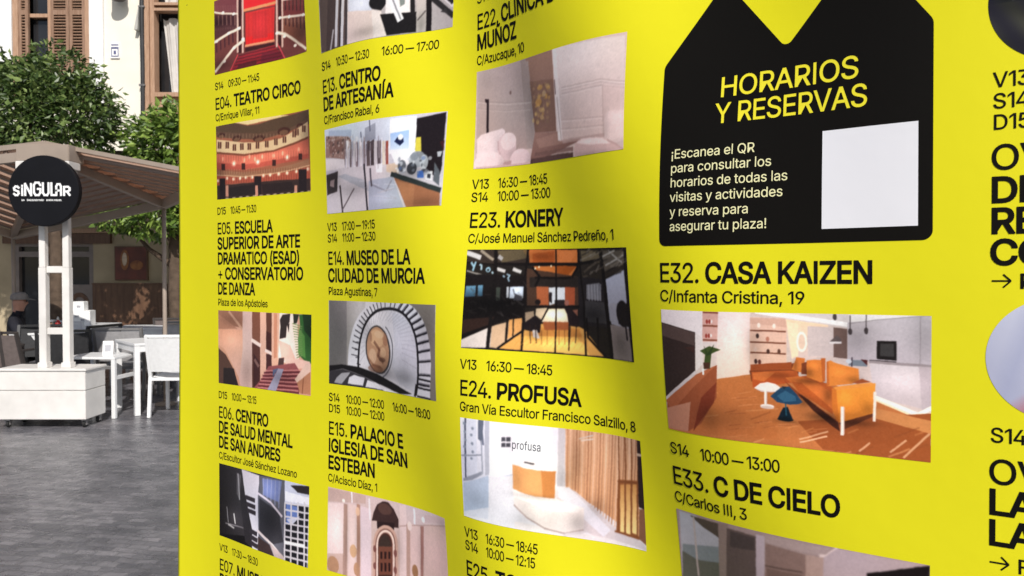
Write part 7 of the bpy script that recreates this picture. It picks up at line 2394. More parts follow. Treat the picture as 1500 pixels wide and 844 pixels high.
  ('L',(120,76,60),12,[(387,136),(515,138)]),
  ('L',(120,76,60),12,[(386,225),(515,225)]),
  ('L',(120,76,60),12,[(386,304),(515,303)]),
  ('E',(240,226,214),418,97,6,19),
  ('E',(240,226,214),474,100,6,19),
  ('E',(60,44,42),413,176,6,19),
  ('E',(180,120,100),449,199,6,19),
  ('E',(70,46,40),451,292,6,19),
  ('E',(90,60,50),491,287,6,19),
  ('E',(60,40,40),405,369,6,19),
  ('E',(90,50,44),419,372,6,19),
  ('E',(220,190,176),405,280,6,19),
  ('P',(150,84,58),[(385,411),(555,365),(555,451),(384,490)]),
  ('G',(246,214,180),(216,196,192),[(515,46),(664,62),(664,306),(537,357)]),
  ('P',(246,222,190),[(519,69),(561,76),(560,316),(537,337)]),
  ('P',(206,192,190),[(593,94),(682,98),(682,305),(592,313)]),
  ('E',(255,246,230),572,210,19,74),
  ('E',(226,200,180),572,210,12,55),
  ('P',(214,206,206),[(363,-18),(735,-5),(735,99),(519,46)]),
  ('L',(244,242,242),31,[(406,-8),(735,76)]),
  ('P',(236,232,232),[(735,-5),(996,-10),(996,29),(735,95)]),
  ('E',(255,255,255),463,3,6,6),
  ('E',(255,255,255),495,11,6,6),
  ('E',(255,255,255),527,18,6,6),
  ('E',(255,255,255),558,26,6,6),
  ('E',(255,255,255),589,33,6,6),
  ('E',(255,255,255),620,40,6,6),
  ('E',(255,255,255),650,47,6,6),
  ('E',(255,255,255),680,54,6,6),
  ('E',(255,255,255),710,61,6,6),
  ('P',(110,88,82),[(682,98),(729,105),(729,319),(682,314)]),
  ('P',(96,84,84),[(669,202),(693,154),(709,181),(709,209)]),
  ('P',(226,220,220),[(669,202),(710,199),(709,212),(669,216)]),
  ('G',(196,188,194),(186,178,184),[(730,58),(998,-1),(999,343),(730,328)]),
  ('L',(160,152,156),6,[(964,9),(965,338)]),
  ('L',(160,152,156),6,[(735,67),(821,38),(998,-1)]),
  ('L',(90,82,84),8,[(739,11),(739,119)]),
  ('E',(70,62,64),739,124,7,25),
  ('L',(90,82,84),8,[(792,-8),(792,110)]),
  ('E',(70,62,64),792,115,7,25),
  ('L',(90,82,84),8,[(687,-3),(687,17)]),
  ('E',(70,62,64),687,23,7,25),
  ('P',(30,26,26),[(827,184),(890,179),(890,316),(827,312)]),
  ('P',(60,58,58),[(838,202),(881,198),(881,288),(838,289)]),
  ('L',(50,44,46),14,[(804,326),(888,328)]),
  ('L',(150,140,142),19,[(804,333),(999,343)]),
  ('G',(206,198,200),(196,184,186),[(802,344),(999,352),(998,645),(821,584)]),
  ('P',(184,172,176),[(961,348),(999,352),(999,627),(970,650)]),
  ('L',(255,246,226),27,[(825,584),(958,679),(999,627)]),
  ('L',(250,226,186),19,[(821,606),(954,706),(999,666)]),
  ('P',(184,112,64),[(250,525),(384,470),(518,451),(804,559),(825,611),(954,706),(999,666),(1000,1007),(-8,1009)]),
  ('P',(182,108,60),[(261,527),(518,455),(477,951),(105,985)]),
  ('P',(150,80,42),[(554,799),(999,662),(1000,1001),(645,991)]),
  ('P',(196,130,78),[(821,658),(1000,715),(1000,804),(821,731)]),
  ('L',(190,118,68,40),11,[(368,867),(442,837)]),
  ('L',(190,118,68,40),11,[(324,972),(416,935)]),
  ('L',(206,134,80,40),12,[(571,878),(611,839)]),
  ('L',(216,150,96,40),11,[(283,1100),(364,1061)]),
  ('L',(130,70,38,40),12,[(883,852),(963,768)]),
  ('L',(140,78,44,40),11,[(275,788),(321,762)]),
  ('L',(190,118,68,40),11,[(344,1105),(426,1067)]),
  ('L',(216,150,96,40),10,[(365,755),(485,719)]),
  ('L',(226,166,112,40),12,[(867,991),(933,921)]),
  ('L',(226,166,112,40),12,[(697,1030),(742,984)]),
  ('L',(216,150,96,40),10,[(195,1086),(340,1028)]),
  ('L',(216,150,96,40),11,[(158,851),(249,811)]),
  ('L',(190,118,68,40),11,[(180,952),(232,921)]),
  ('L',(216,150,96,40),11,[(151,670),(253,633)]),
  ('L',(130,70,38,40),12,[(741,1015),(790,965)]),
  ('L',(130,70,38,40),12,[(941,927),(989,877)]),
  ('L',(130,70,38,40),12,[(761,989),(816,932)]),
  ('L',(206,134,80,40),12,[(521,857),(552,826)]),
  ('L',(130,70,38,40),12,[(662,1021),(692,991)]),
  ('L',(130,70,38,40),12,[(381,817),(455,748)]),
  ('L',(190,118,68,40),10,[(317,681),(426,647)]),
  ('L',(226,166,112,40),12,[(389,995),(430,956)]),
  ('L',(206,134,80,40),12,[(950,822),(983,788)]),
  ('L',(216,150,96,40),11,[(352,1013),(415,982)]),
  ('L',(206,134,80,40),12,[(732,851),(766,817)]),
  ('L',(240,200,160,60),12,[(562,933),(663,855)]),
  ('L',(240,200,160,60),13,[(872,958),(922,865)]),
  ('L',(240,200,160,60),14,[(914,984),(994,805)]),
  ('L',(240,200,160,60),13,[(770,972),(804,909)]),
  ('P',(52,40,38),[(-3,104),(164,167),(158,472),(-8,738)]),
  ('P',(80,64,60),[(1,112),(161,172),(160,275),(0,215)]),
  ('L',(200,190,190),22,[(-6,760),(157,487)]),
  ('P',(220,210,206),[(164,171),(196,209),(193,414),(161,482)]),
  ('P',(146,78,50),[(5,778),(161,503),(254,416),(247,673),(171,900),(105,985),(-7,986)]),
  ('P',(166,94,62),[(-2,758),(161,503),(252,418),(183,540),(31,835)]),
  ('P',(186,130,104),[(-1,824),(129,731),(105,985),(-7,993)]),
  ('P',(120,54,36),[(179,687),(250,549),(235,716),(131,976)]),
  ('P',(60,74,36),[(182,313),(224,271),(270,293),(232,331),(224,451),(196,455),(204,341)]),
  ('P',(44,58,30),[(200,270),(216,329),(244,255),(230,338),(210,350)]),
  ('P',(60,40,36),[(111,298),(160,279),(159,333)]),
  ('L',(240,232,226),15,[(194,455),(193,497)]),
  ('P',(70,44,34),[(195,404),(226,399),(221,451),(199,455)]),
  ('P',(120,60,34),[(380,442),(536,371),(562,422),(557,495),(388,525)]),
  ('P',(150,74,40),[(385,395),(536,362),(536,420),(384,441)]),
  ('G',(186,92,46),(176,80,40),[(389,450),(553,423),(570,502),(392,571)]),
  ('P',(206,112,58),[(393,461),(434,445),(474,448),(434,519),(395,505)]),
  ('S',0.25,487,467,55,27),
  ('G',(182,86,42),(198,104,48),[(514,482),(605,453),(680,532),(680,727)]),
  ('P',(200,108,52),[(512,482),(562,463),(621,496),(672,569),(680,692),(621,594),(535,516)]),
  ('P',(170,84,40),[(535,507),(570,511),(680,692),(680,727),(561,585)]),
  ('S',0.35,596,499,55,24),
  ('S',0.3,663,588,18,55),
  ('S',-0.14,621,585,50,46),
  ('P',(130,62,34),[(509,501),(561,585),(693,769),(699,784),(688,780),(552,604)]),
  ('P',(206,118,58),[(536,416),(553,324),(583,330),(579,429),(570,437)]),
  ('P',(120,60,36),[(571,367),(588,357),(590,450),(570,448)]),
  ('S',0.25,549,387,9,46),
  ('P',(214,124,56),[(588,346),(613,338),(654,337),(654,492),(638,501),(589,469)]),
  ('P',(186,98,46),[(639,325),(655,323),(654,492),(645,497)]),
  ('S',0.3,596,436,18,37),
  ('S',-0.15,613,381,18,27),
  ('P',(220,132,58),[(658,349),(672,337),(689,355),(767,386),(770,476),(746,497),(659,526)]),
  ('P',(196,106,48),[(658,349),(665,344),(668,516),(659,525)]),
  ('S',-0.14,705,415,32,37),
  ('S',0.25,754,470,27,27),
  ('P',(150,78,44),[(746,488),(779,458),(809,476),(763,495)]),
  ('G',(232,150,58),(222,132,50),[(676,542),(823,482),(819,694),(701,783)]),
  ('P',(206,116,46),[(676,542),(691,535),(701,776),(693,769),(678,692)]),
  ('P',(226,146,66),[(680,532),(705,517),(809,480),(821,487),(819,503),(693,548)]),
  ('S',-0.14,722,606,27,64),
  ('S',0.22,799,671,27,46),
  ('S',0.15,755,723,55,27),
  ('P',(66,34,26),[(557,594),(570,601),(699,784),(705,846),(680,815),(612,712)]),
  ('P',(92,48,30),[(701,785),(819,694),(815,720),(722,825)]),
  ('S',0.45,646,751,55,37),
  ('S',0.3,759,774,64,24),
  ('S',0.3,578,654,27,37),
  ('L',(246,232,220),21,[(712,669),(712,866)]),
  ('L',(244,226,210),18,[(821,547),(819,750)]),
  ('L',(216,186,170),6,[(718,672),(718,861)]),
  ('P',(238,226,224),[(397,572),(420,534),(447,523),(478,534),(508,572),(496,586),(464,592),(429,592)]),
  ('P',(206,190,190),[(397,572),(429,589),(464,592),(496,586),(464,598),(424,599)]),
  ('L',(240,228,224),21,[(440,594),(439,699)]),
  ('E',(238,226,222),445,706,26,16),
  ('E',(206,186,180),445,715,26,11),
  ('L',(200,180,176),6,[(444,595),(443,693)]),
  ('P',(34,66,96),[(457,627),(496,557),(527,544),(552,595),(574,655),(561,671),(526,681),(482,669)]),
  ('P',(50,92,124),[(482,623),(513,578),(548,614),(552,649),(508,665)]),
  ('P',(30,44,56),[(500,546),(518,547),(509,569)]),
  ('P',(18,32,44),[(504,707),(521,699),(538,788),(507,807),(481,798)]),
  ('L',(36,80,100),9,[(513,678),(515,764)]),
  ('E',(16,26,34),511,793,29,16),
  ('S',0.25,516,810,50,15),
  ('L',(130,66,38,35),8,[(409,836),(450,816)]),
  ('L',(216,144,94,35),8,[(292,973),(366,942)]),
  ('L',(216,140,90,35),8,[(354,713),(424,694)]),
  ('L',(216,144,94,35),8,[(334,722),(387,702)]),
  ('L',(140,74,42,35),9,[(297,772),(327,752)]),
  ('L',(130,66,38,35),8,[(597,917),(649,892)]),
  ('L',(216,144,94,35),8,[(451,865),(505,841)]),
  ('L',(216,144,94,35),8,[(591,874),(623,861)]),
  ('L',(140,74,42,35),8,[(294,916),(372,884)]),
  ('L',(130,66,38,35),9,[(395,843),(426,824)]),
  ('L',(130,66,38,35),8,[(329,662),(400,647)]),
  ('L',(216,140,90,35),8,[(369,655),(406,637)]),
  ('L',(216,140,90,35),8,[(612,852),(660,833)]),
  ('L',(140,74,42,35),8,[(431,870),(472,852)]),
  ('L',(216,140,90,35),8,[(307,667),(339,652)]),
  ('L',(130,66,38,35),8,[(294,883),(341,865)]),
  ('L',(216,144,94,35),8,[(414,834),(460,820)]),
  ('L',(130,66,38,35),8,[(486,845),(552,823)]),
  ('L',(130,66,38,35),8,[(300,789),(363,773)]),
  ('L',(216,144,94,35),8,[(511,856),(558,835)]),
  ('L',(216,140,90,35),8,[(479,839),(545,821)]),
  ('L',(216,144,94,35),8,[(336,626),(384,605)]),
  ('L',(130,66,38,35),8,[(575,810),(633,788)]),
  ('L',(216,140,90,35),8,[(336,896),(393,874)]),
  ('L',(226,176,136),11,[(564,955),(659,891)]),
  ('P',(120,130,140),[(735,327),(795,321),(795,367),(735,367)]),
  ('P',(80,40,40),[(774,318),(797,321),(795,360)]),
  ('L',(60,50,60),8,[(745,308),(745,373)]),
  ('E',(200,206,214),735,337,10,16),
  ('S',0.14,287,829,116,97),
  ('S',-0.12,645,953,213,78),
  ('S',0.2,209,848,49,117),
  ('S',-0.1,327,197,58,175),
  ('S',0.18,761,167,58,117),
  ('S',-0.12,904,463,87,78),
  ('S',0.16,977,151,49,175),
  ('S',0.2,396,252,29,156),
 ],
 'beam_room': [
  ('B',(150,130,126)),
  ('P',(166,164,170),[(16,11),(99,12),(214,133),(205,500),(3,631)]),
  ('P',(120,126,128),[(18,307),(210,225),(205,500),(3,631)]),
  ('P',(90,90,80),[(14,371),(86,407),(203,365),(196,506),(3,631)]),
  ('P',(76,66,58),[(71,27),(228,21),(213,148),(138,98)]),
  ('L',(170,156,150),18,[(89,33),(88,546)]),
  ('P',(134,116,108),[(213,14),(261,5),(206,1228),(170,1258)]),
  ('P',(90,76,72),[(252,39),(384,46),(349,1105),(197,1235)]),
  ('P',(70,60,58),[(267,60),(376,64),(373,165),(261,196)]),
  ('P',(176,160,166),[(381,27),(418,31),(391,1068),(357,1097)]),
  ('P',(160,140,136),[(418,17),(670,16),(632,83),(420,78)]),
  ('P',(128,104,96),[(420,85),(580,100),(575,922),(399,1061)]),
  ('L',(90,72,66),13,[(416,262),(566,239)]),
  ('P',(110,88,80),[(423,279),(565,259),(561,932),(408,1054)]),
  ('P',(164,138,128),[(580,100),(645,91),(637,878),(575,922)]),
  ('L',(206,186,180),21,[(632,83),(657,73),(695,6)]),
  ('P',(168,150,152),[(645,91),(695,6),(995,3),(997,659),(643,873)]),
  ('P',(24,18,18),[(795,140),(997,2),(1000,658),(797,774)]),
  ('P',(140,100,80),[(3,631),(406,373),(391,1068),(-15,1396)]),
 ],
}


NETA = np.array(NET, float) / 1e4
U0, U1, V0, V1 = -0.35, 2.6, -1.0, 0.75
NU, NV = NETA.shape[:2]
def _basis(t, t0, t1, n):
    s = (t - t0) / (t1 - t0) * (n - 3)
    i = np.clip(np.floor(s).astype(int), 0, n - 4)
    x = s - i
    B = np.stack([(1 - x) ** 3 / 6, (3 * x ** 3 - 6 * x ** 2 + 4) / 6, (-3 * x ** 3 + 3 * x ** 2 + 3 * x + 1) / 6, x ** 3 / 6], -1)
    D = np.stack([-(1 - x) ** 2 / 2, (9 * x ** 2 - 12 * x) / 6, (-9 * x ** 2 + 6 * x + 3) / 6, x ** 2 / 2], -1) * ((n - 3) / (t1 - t0))
    return i, B, D
def cloth(u, v, lift=0.0):
    """point of the rippled cloth at print position u (along) and v (up from eye height), lifted off its face"""
    u = np.asarray(u, float).ravel()
    v = np.asarray(v, float).ravel()
    uc, vc = np.clip(u, -0.33, 2.57), np.clip(v, -0.97, 0.74)
    iu, Bu, Du = _basis(uc, U0, U1, NU)
    iv, Bv, Dv = _basis(vc, V0, V1, NV)
    X = np.zeros((len(u), 3))
    du = np.zeros_like(X)
    dv = np.zeros_like(X)
    for a in range(4):
        for c in range(4):
            q = NETA[iu + a, iv + c]
            X += q * (Bu[:, a] * Bv[:, c])[:, None]
            du += q * (Du[:, a] * Bv[:, c])[:, None]
            dv += q * (Bu[:, a] * Dv[:, c])[:, None]
    X = X + du * (u - uc)[:, None] + dv * (v - vc)[:, None]
    n = np.cross(du, dv)
    n /= np.linalg.norm(n, axis=1)[:, None]
    X = X + n * np.reshape(lift, (-1, 1) if np.ndim(lift) else (1, 1))
    X[:, 2] += EYE
    return X

def sheet_mat(name, col, rough, spec):
    m = bpy.data.materials.new(name)
    m.use_nodes = True
    nt = m.node_tree
    b = nt.nodes['Principled BSDF']
    b.inputs['Base Color'].default_value = (*col, 1)
    b.inputs['Roughness'].default_value = rough
    b.inputs['Specular IOR Level'].default_value = spec
    tc = nt.nodes.new('ShaderNodeTexCoord')
    n1 = nt.nodes.new('ShaderNodeTexNoise')
    n1.inputs['Scale'].default_value = 1300
    n1.inputs['Detail'].default_value = 2
    nt.links.new(tc.outputs['Object'], n1.inputs['Vector'])
    n2 = nt.nodes.new('ShaderNodeTexNoise')
    n2.inputs['Scale'].default_value = 9
    n2.inputs['Detail'].default_value = 3
    nt.links.new(tc.outputs['Object'], n2.inputs['Vector'])
    b1 = nt.nodes.new('ShaderNodeBump')
    b1.inputs['Strength'].default_value = 0.22
    b1.inputs['Distance'].default_value = 0.0006
    b2 = nt.nodes.new('ShaderNodeBump')
    b2.inputs['Strength'].default_value = 0.12
    b2.inputs['Distance'].default_value = 0.01
    nt.links.new(n1.outputs[0], b1.inputs['Height'])
    nt.links.new(n2.outputs[0], b2.inputs['Height'])
    nt.links.new(b2.outputs[0], b1.inputs['Normal'])
    nt.links.new(b1.outputs[0], b.inputs['Normal'])
    return m
YELLOW = sheet_mat('yellow_banner_cloth', (0.755, 0.69, 0.012), 0.55, 0.15)
INKK = sheet_mat('black_print', (0.006, 0.005, 0.004), 0.55, 0.08)
PRINTY = sheet_mat('yellow_print', (0.86, 0.755, 0.03), 0.5, 0.3)
PRINTC = sheet_mat('cream_print', (0.84, 0.80, 0.45), 0.5, 0.3)
PRINTW = sheet_mat('white_print', (0.80, 0.79, 0.82), 0.5, 0.3)
PRINTG = sheet_mat('grey_print', (0.12, 0.12, 0.14), 0.5, 0.3)
PHOTO = sheet_mat('photo_print', (0.5, 0.5, 0.5), 0.5, 0.12)
_a = PHOTO.node_tree.nodes.new('ShaderNodeAttribute')
_a.attribute_name = 'print'
PHOTO.node_tree.links.new(_a.outputs['Color'], PHOTO.node_tree.nodes['Principled BSDF'].inputs['Base Color'])

UL, UR, VB, VT = -0.2529, 2.55, -1.22, 0.92
ban = thing('event_banner', 'large rippled yellow banner printed with photos and event times', 'banner', (0, 0, 0))
nu_, nv_ = 300, 210
gu, gv = np.meshgrid(np.linspace(UL, UR, nu_), np.linspace(VB, VT, nv_), indexing='ij')
front = cloth(gu, gv)
back = cloth(gu, gv, -0.0012)
K = nu_ * nv_
fs = []
for i in range(nu_ - 1):
    for j in range(nv_ - 1):
        a = i * nv_ + j
        fs.append((a, a + nv_, a + nv_ + 1, a + 1))
        fs.append((K + a, K + a + 1, K + a + nv_ + 1, K + a + nv_))
rim = [i * nv_ for i in range(nu_)] + [(nu_ - 1) * nv_ + j for j in range(1, nv_)] + [i * nv_ + nv_ - 1 for i in range(nu_ - 2, -1, -1)] + [j for j in range(nv_ - 2, 0, -1)]
for a, c in zip(rim, rim[1:] + rim[:1]):
    fs.append((c, a, K + a, K + c))
me = bpy.data.meshes.new('cloth_sheet')
me.from_pydata(np.vstack([front, back]).tolist(), [], fs)
me.polygons.foreach_set('use_smooth', [True] * len(me.polygons))
link('cloth_sheet', me, YELLOW, ban)
# tube frame carrying the cloth, behind it
fr = MB()
edge = cloth([UL + 0.05, 0.95, UR - 0.05], [0, 0, 0], -0.16)
tops = []
for p in edge:
    fr.tube([(p[0], p[1], 0.003), (p[0], p[1], EYE + VT - 0.045)], 0.02, 12)
    fr.box((p[0], p[1], 0.0065), (0.30, 0.30, 0.012))
    tops.append(p)
for p, q in zip(tops[:-1], tops[1:]):
    for z in (EYE + VT - 0.07, EYE + VB + 0.03):
        fr.bar((p[0], p[1], z), (q[0], q[1], z), 0.03)
fr.build('frame', mat('frame_aluminium', (0.55, 0.55, 0.56), 0.35, 0.5, metal=1.0, var=0.05), ban)
tie = MB()
for u_ in (UL + 0.05, 0.95, UR - 0.05):
    for v_ in (VT - 0.07, VB + 0.03):
        a_, c_ = cloth([u_], [v_], -0.001)[0], cloth([u_], [0], -0.16)[0]
        tie.tube([a_, (c_[0], c_[1], EYE + v_)], 0.004, 6)
tie.build('tie', RUBBER, ban)

def glyph(ch):
    adv, s = GLYPHS[ch]
    return adv, [[[tuple(map(int, q.split(','))) for q in c.split()] for c in p.split('/')] for p in s.split('|')] if s else []
class Print:
    """lettering printed on the cloth, one mesh"""
    def __init__(s):
        s.u, s.v, s.l, s.f = [], [], [], []
    def poly(s, loops, lift):
        pts = [Vector((x, y, 0)) for lp in loops for x, y in lp]
        tris = tessellate_polygon([[Vector((x, y, 0)) for x, y in lp] for lp in loops])
        k = len(s.u)
        s.u += [p.x for p in pts]
        s.v += [p.y for p in pts]
        s.l += [lift] * len(pts)
        for t_ in tris:
            a, b_, c = (pts[i] for i in t_)
            if (b_ - a).cross(c - a).z < 0:
                t_ = t_[::-1]
            s.f.append(tuple(k + i for i in t_))
    def width(s, runs, cap, track):
        return sum(glyph(c)[0] + track for tx, _ in runs for c in tx) * cap / 1000
    def line(s, runs, u0, v, cap, u1=None, track=-42, lift=0.0005, sx=None, slant=0.0):
        """runs: [(text, weight)], from u0 to u1 on the baseline v; returns the horizontal factor used"""
        nat = s.width(runs, cap, track)
        k = sx if sx else ((u1 - u0) / nat if u1 else 1.0)
        x = -70.0
        for tx, wt in runs:
            for ch in tx:
                adv, pcs = glyph(ch)
                for n_, pc in enumerate(pcs):
                    s.poly([[(u0 + (x + px) * cap / 1000 * k, v + py * cap / 1000) for px, py in c] for c in pc], lift + 0.00001 * n_)
                    if wt <= 0:
                        continue
                    for c in pc:                     # heavier weight: a thin band along the outline
                        for i, (q1, q0) in enumerate(zip(c, c[-1:] + c[:-1])):
                            dx, dy = q1[0] - q0[0], q1[1] - q0[1]
                            ln = math.hypot(dx, dy)
                            ex, ey = dx / ln * wt * 0.85, dy / ln * wt * 0.85
                            ox, oy = -dy / ln * wt, dx / ln * wt
                            band = [(q0[0] - ex + ox, q0[1] - ey + oy), (q0[0] - ex - ox, q0[1] - ey - oy), (q1[0] + ex - ox, q1[1] + ey - oy), (q1[0] + ex + ox, q1[1] + ey + oy)]
                            b0 = len(s.u)
                            for bx_, by_ in band:
                                s.u.append(u0 + (x + bx_) * cap / 1000 * k)
                                s.v.append(v + by_ * cap / 1000)
                                s.l.append(lift + 0.00003 + 0.000006 * (i % 7))
                            s.f.append((b0, b0 + 1, b0 + 2, b0 + 3))
                x += adv + track
        return k
    def build(s, name, m, parent, label=None):
        X = cloth(s.u, s.v, np.array(s.l))
        me = bpy.data.meshes.new(name)
        me.from_pydata(X.tolist(), [], s.f)
        o = link(name, me, m, parent)
        if label:
            o['label'] = label
        return o
REG, BLD = 15, 42
CAPT, CAPS, CAPH = 0.0310, 0.0183, 0.0192
PH, PW = 0.2, 0.3904
GAP = dict(dB=0.04153, dh=0.0269, dht=0.05358, dt=0.04105, dta=0.0310)
COLU = [-0.0645, 0.3938, 0.8542, 1.3154]
TAB = 0.0610

# ---- printed photographs: painted polygon by polygon on a small raster, stored as vertex colours
def raster(cmds, nx, ny, seed):
    ss = 3
    Wd, Hd = nx * ss, ny * ss
    img = np.zeros((Hd, Wd, 3), np.float32)
    X, Y = np.meshgrid((np.arange(Wd) + 0.5) / Wd * 1000, (np.arange(Hd) + 0.5) / Hd * 1000)
    asp = PW / PH
    def fill(pts, col, col2=None):
        P_ = np.array(pts, float)
        x0, x1 = np.searchsorted(X[0], [P_[:, 0].min(), P_[:, 0].max()])
        y0, y1 = np.searchsorted(Y[:, 0], [P_[:, 1].min(), P_[:, 1].max()])
        if x1 <= x0 or y1 <= y0:
            return
        xs, ys = X[y0:y1, x0:x1], Y[y0:y1, x0:x1]
        ins = np.zeros(xs.shape, bool)
        for i in range(len(P_)):
            a, c = P_[i], P_[(i + 1) % len(P_)]
            if a[1] == c[1]:
                continue
            ins ^= ((a[1] > ys) != (c[1] > ys)) & (xs < (c[0] - a[0]) * (ys - a[1]) / (c[1] - a[1]) + a[0])
        if col2 is None:
            if len(col) == 4:
                img[y0:y1, x0:x1][ins] = img[y0:y1, x0:x1][ins] * (1 - col[3] / 100) + np.array(col[:3]) * col[3] / 100
            else:
                img[y0:y1, x0:x1][ins] = col
        else:
            m0 = (P_[0] + P_[1]) / 2
            m1 = (P_[2] + P_[3]) / 2 if len(P_) > 3 else P_[2]
            d = m1 - m0
            t_ = np.clip(((xs - m0[0]) * d[0] + (ys - m0[1]) * d[1]) / max((d ** 2).sum(), 1e-6), 0, 1)[..., None]
            img[y0:y1, x0:x1][ins] = (np.array(col) * (1 - t_) + np.array(col2) * t_)[ins]
    for q in cmds:
        if q[0] == 'B':
            img[:] = q[1]
        elif q[0] == 'P':
            fill(q[2], q[1])
        elif q[0] == 'G':
            fill(q[3], q[1], q[2])
        elif q[0] == 'L':
            for a, c in zip(q[3][:-1], q[3][1:]):
                a, c = np.array(a, float), np.array(c, float)
                d = (c - a) * (asp, 1)
                n = np.hypot(*d)
                if n < 1e-6:
                    continue
                o_ = np.array((-d[1], d[0])) / n * q[2] / 2 / (asp, 1)
                e_ = d / n * q[2] * 0.2 / (asp, 1)
                fill([a + o_ - e_, c + o_ + e_, c - o_ + e_, a - o_ - e_], q[1])
        elif q[0] == 'E':
            fill([(q[2] + q[4] * math.cos(k * 0.2244), q[3] + q[5] * math.sin(k * 0.2244)) for k in range(28)], q[1])
        elif q[0] == 'S':
            gs = np.exp(-((X - q[2]) / q[4]) ** 2 - ((Y - q[3]) / q[5]) ** 2)[..., None]
            img *= 1 - q[1] * gs
    def blur(im, r):
        k = np.exp(-0.5 * (np.arange(-3 * r, 3 * r + 1) / r) ** 2)
        k /= k.sum()
        for ax in (0, 1):
            p = np.pad(im, [(3 * r, 3 * r) if i == ax else (0, 0) for i in range(3)], mode='edge')
            im = sum(k[i] * np.take(p, range(i, i + im.shape[ax]), axis=ax) for i in range(len(k)))
        return im
    g_ = np.random.default_rng(seed)
    def cloud(cell, amp):
        w = g_.normal(0, 1, (Hd // cell + 3, Wd // cell + 3))
        yy, xx = np.arange(Hd) / cell, np.arange(Wd) / cell
        y0, x0 = yy.astype(int), xx.astype(int)
        fy, fx_ = (yy - y0)[:, None], (xx - x0)[None]
        fy, fx_ = fy * fy * (3 - 2 * fy), fx_ * fx_ * (3 - 2 * fx_)
        t_ = w[y0][:, x0] * (1 - fx_) + w[y0][:, x0 + 1] * fx_
        q_ = w[y0 + 1][:, x0] * (1 - fx_) + w[y0 + 1][:, x0 + 1] * fx_
        return (t_ * (1 - fy) + q_ * fy) * amp
    # edges of a real photograph are never ruler straight: wander a little
    k_ = Wd / 650.0
    ix = np.clip(np.arange(Wd)[None] + cloud(int(30 * k_), 0.35 * k_), 0, Wd - 1).astype(int)
    iy = np.clip(np.arange(Hd)[:, None] + cloud(int(30 * k_), 0.35 * k_), 0, Hd - 1).astype(int)
    img = blur(img[iy, ix], 2)
    tone = cloud(int(160 * k_), 0.03) + cloud(int(12 * k_), 0.008) + cloud(int(4 * k_), 0.012)
    tint = np.stack([cloud(int(160 * k_), 0.012), cloud(int(160 * k_), 0.008), cloud(int(160 * k_), 0.012)], -1)
    img = img * (1 + tone[..., None] + tint) + np.stack([cloud(int(4 * k_), 1.5)] * 3, -1)
    img = np.clip(img, 0, 255).reshape(ny, ss, nx, ss, 3).mean((1, 3)) / 255
    # bright, slightly warm print stock
    return np.clip(np.where(img <= 0.04045, img / 12.92, ((img + 0.055) / 1.055) ** 2.4) * (1.17, 1.11, 1.09), 0, 0.9)

def print_photo(kind, u0, vt, label, parent, nx=280):
    ny = int(nx * PH / PW)
    img = raster(PHOTO_ART[kind], nx, ny, len(kind))
    uu, vv = np.meshgrid(u0 + (np.arange(nx)) / (nx - 1) * PW, vt - (np.arange(ny)) / (ny - 1) * PH)
    X = cloth(uu, vv, 0.0004)
    me = bpy.data.meshes.new('printed_photo')
    q = np.arange(nx * ny).reshape(ny, nx)
    F = np.stack([q[1:, :-1], q[1:, 1:], q[:-1, 1:], q[:-1, :-1]], -1).reshape(-1, 4)
    me.from_pydata(X.tolist(), [], F.tolist())
    at_ = me.color_attributes.new('print', 'FLOAT_COLOR', 'POINT')
    at_.data.foreach_set('color', np.concatenate([img.reshape(-1, 3), np.ones((nx * ny, 1))], 1).astype(np.float32).ravel())
    me.polygons.foreach_set('use_smooth', [True] * len(me.polygons))
    o = link('printed_photo', me, PHOTO, parent)
    o['label'] = label
    for c in PHOTO_ART[kind]:
        if c[0] == 'T':
            _, col, tx, x, y, w, h = c
            p = Print()
            p.line([(tx, 6)], u0 + x / 1000 * PW, vt - y / 1000 * PH, h / 1000 * PH * 1.35, u0 + (x + w) / 1000 * PW, lift=0.0007, track=20)
            p.build('printed_lettering', PRINTG, o)
    return o

def entry(col, vt, photo, plabel, hours, titles, address):
    """one programme entry: photo with its opening hours below, then the NEXT entry's title and address"""
    u0 = COLU[col]
    if photo:
        print_photo(photo, u0, vt, plabel, ban, 480 if photo == 'living_room' else 280)
    v = vt - PH - GAP['dB']
    if hours:
        for day, times in hours:
            p = Print()
            p.line([(day, REG)], u0, v, CAPH, sx=0.95)
            p.build('day_text', INKK, ban)
            for tx, a, c in times:
                p = Print()
                p.line([(tx, REG)], a if a else u0 + TAB, v, CAPH, c)
                p.build('hours_text', INKK, ban)
            v -= GAP['dh']
        v += GAP['dh']
    v -= GAP['dht']
    if titles:
        p = Print()
        for runs, u1 in titles:
            if u1:
                k = p.line(runs, u0, v, CAPT, u1)
            else:
                p.line(runs, u0, v, CAPT, sx=0.92)
            v -= GAP['dt']
        v += GAP['dt']
        p.build('title_text', INKK, ban)
    v -= GAP['dta']
    if address:
        p = Print()
        p.line([(address[0], REG)], u0, v, CAPS, address[1])
        p.build('address_text', INKK, ban)
def T(code, name): return [(code, REG), (name, BLD)]
Bd = lambda s: [(s, BLD)]
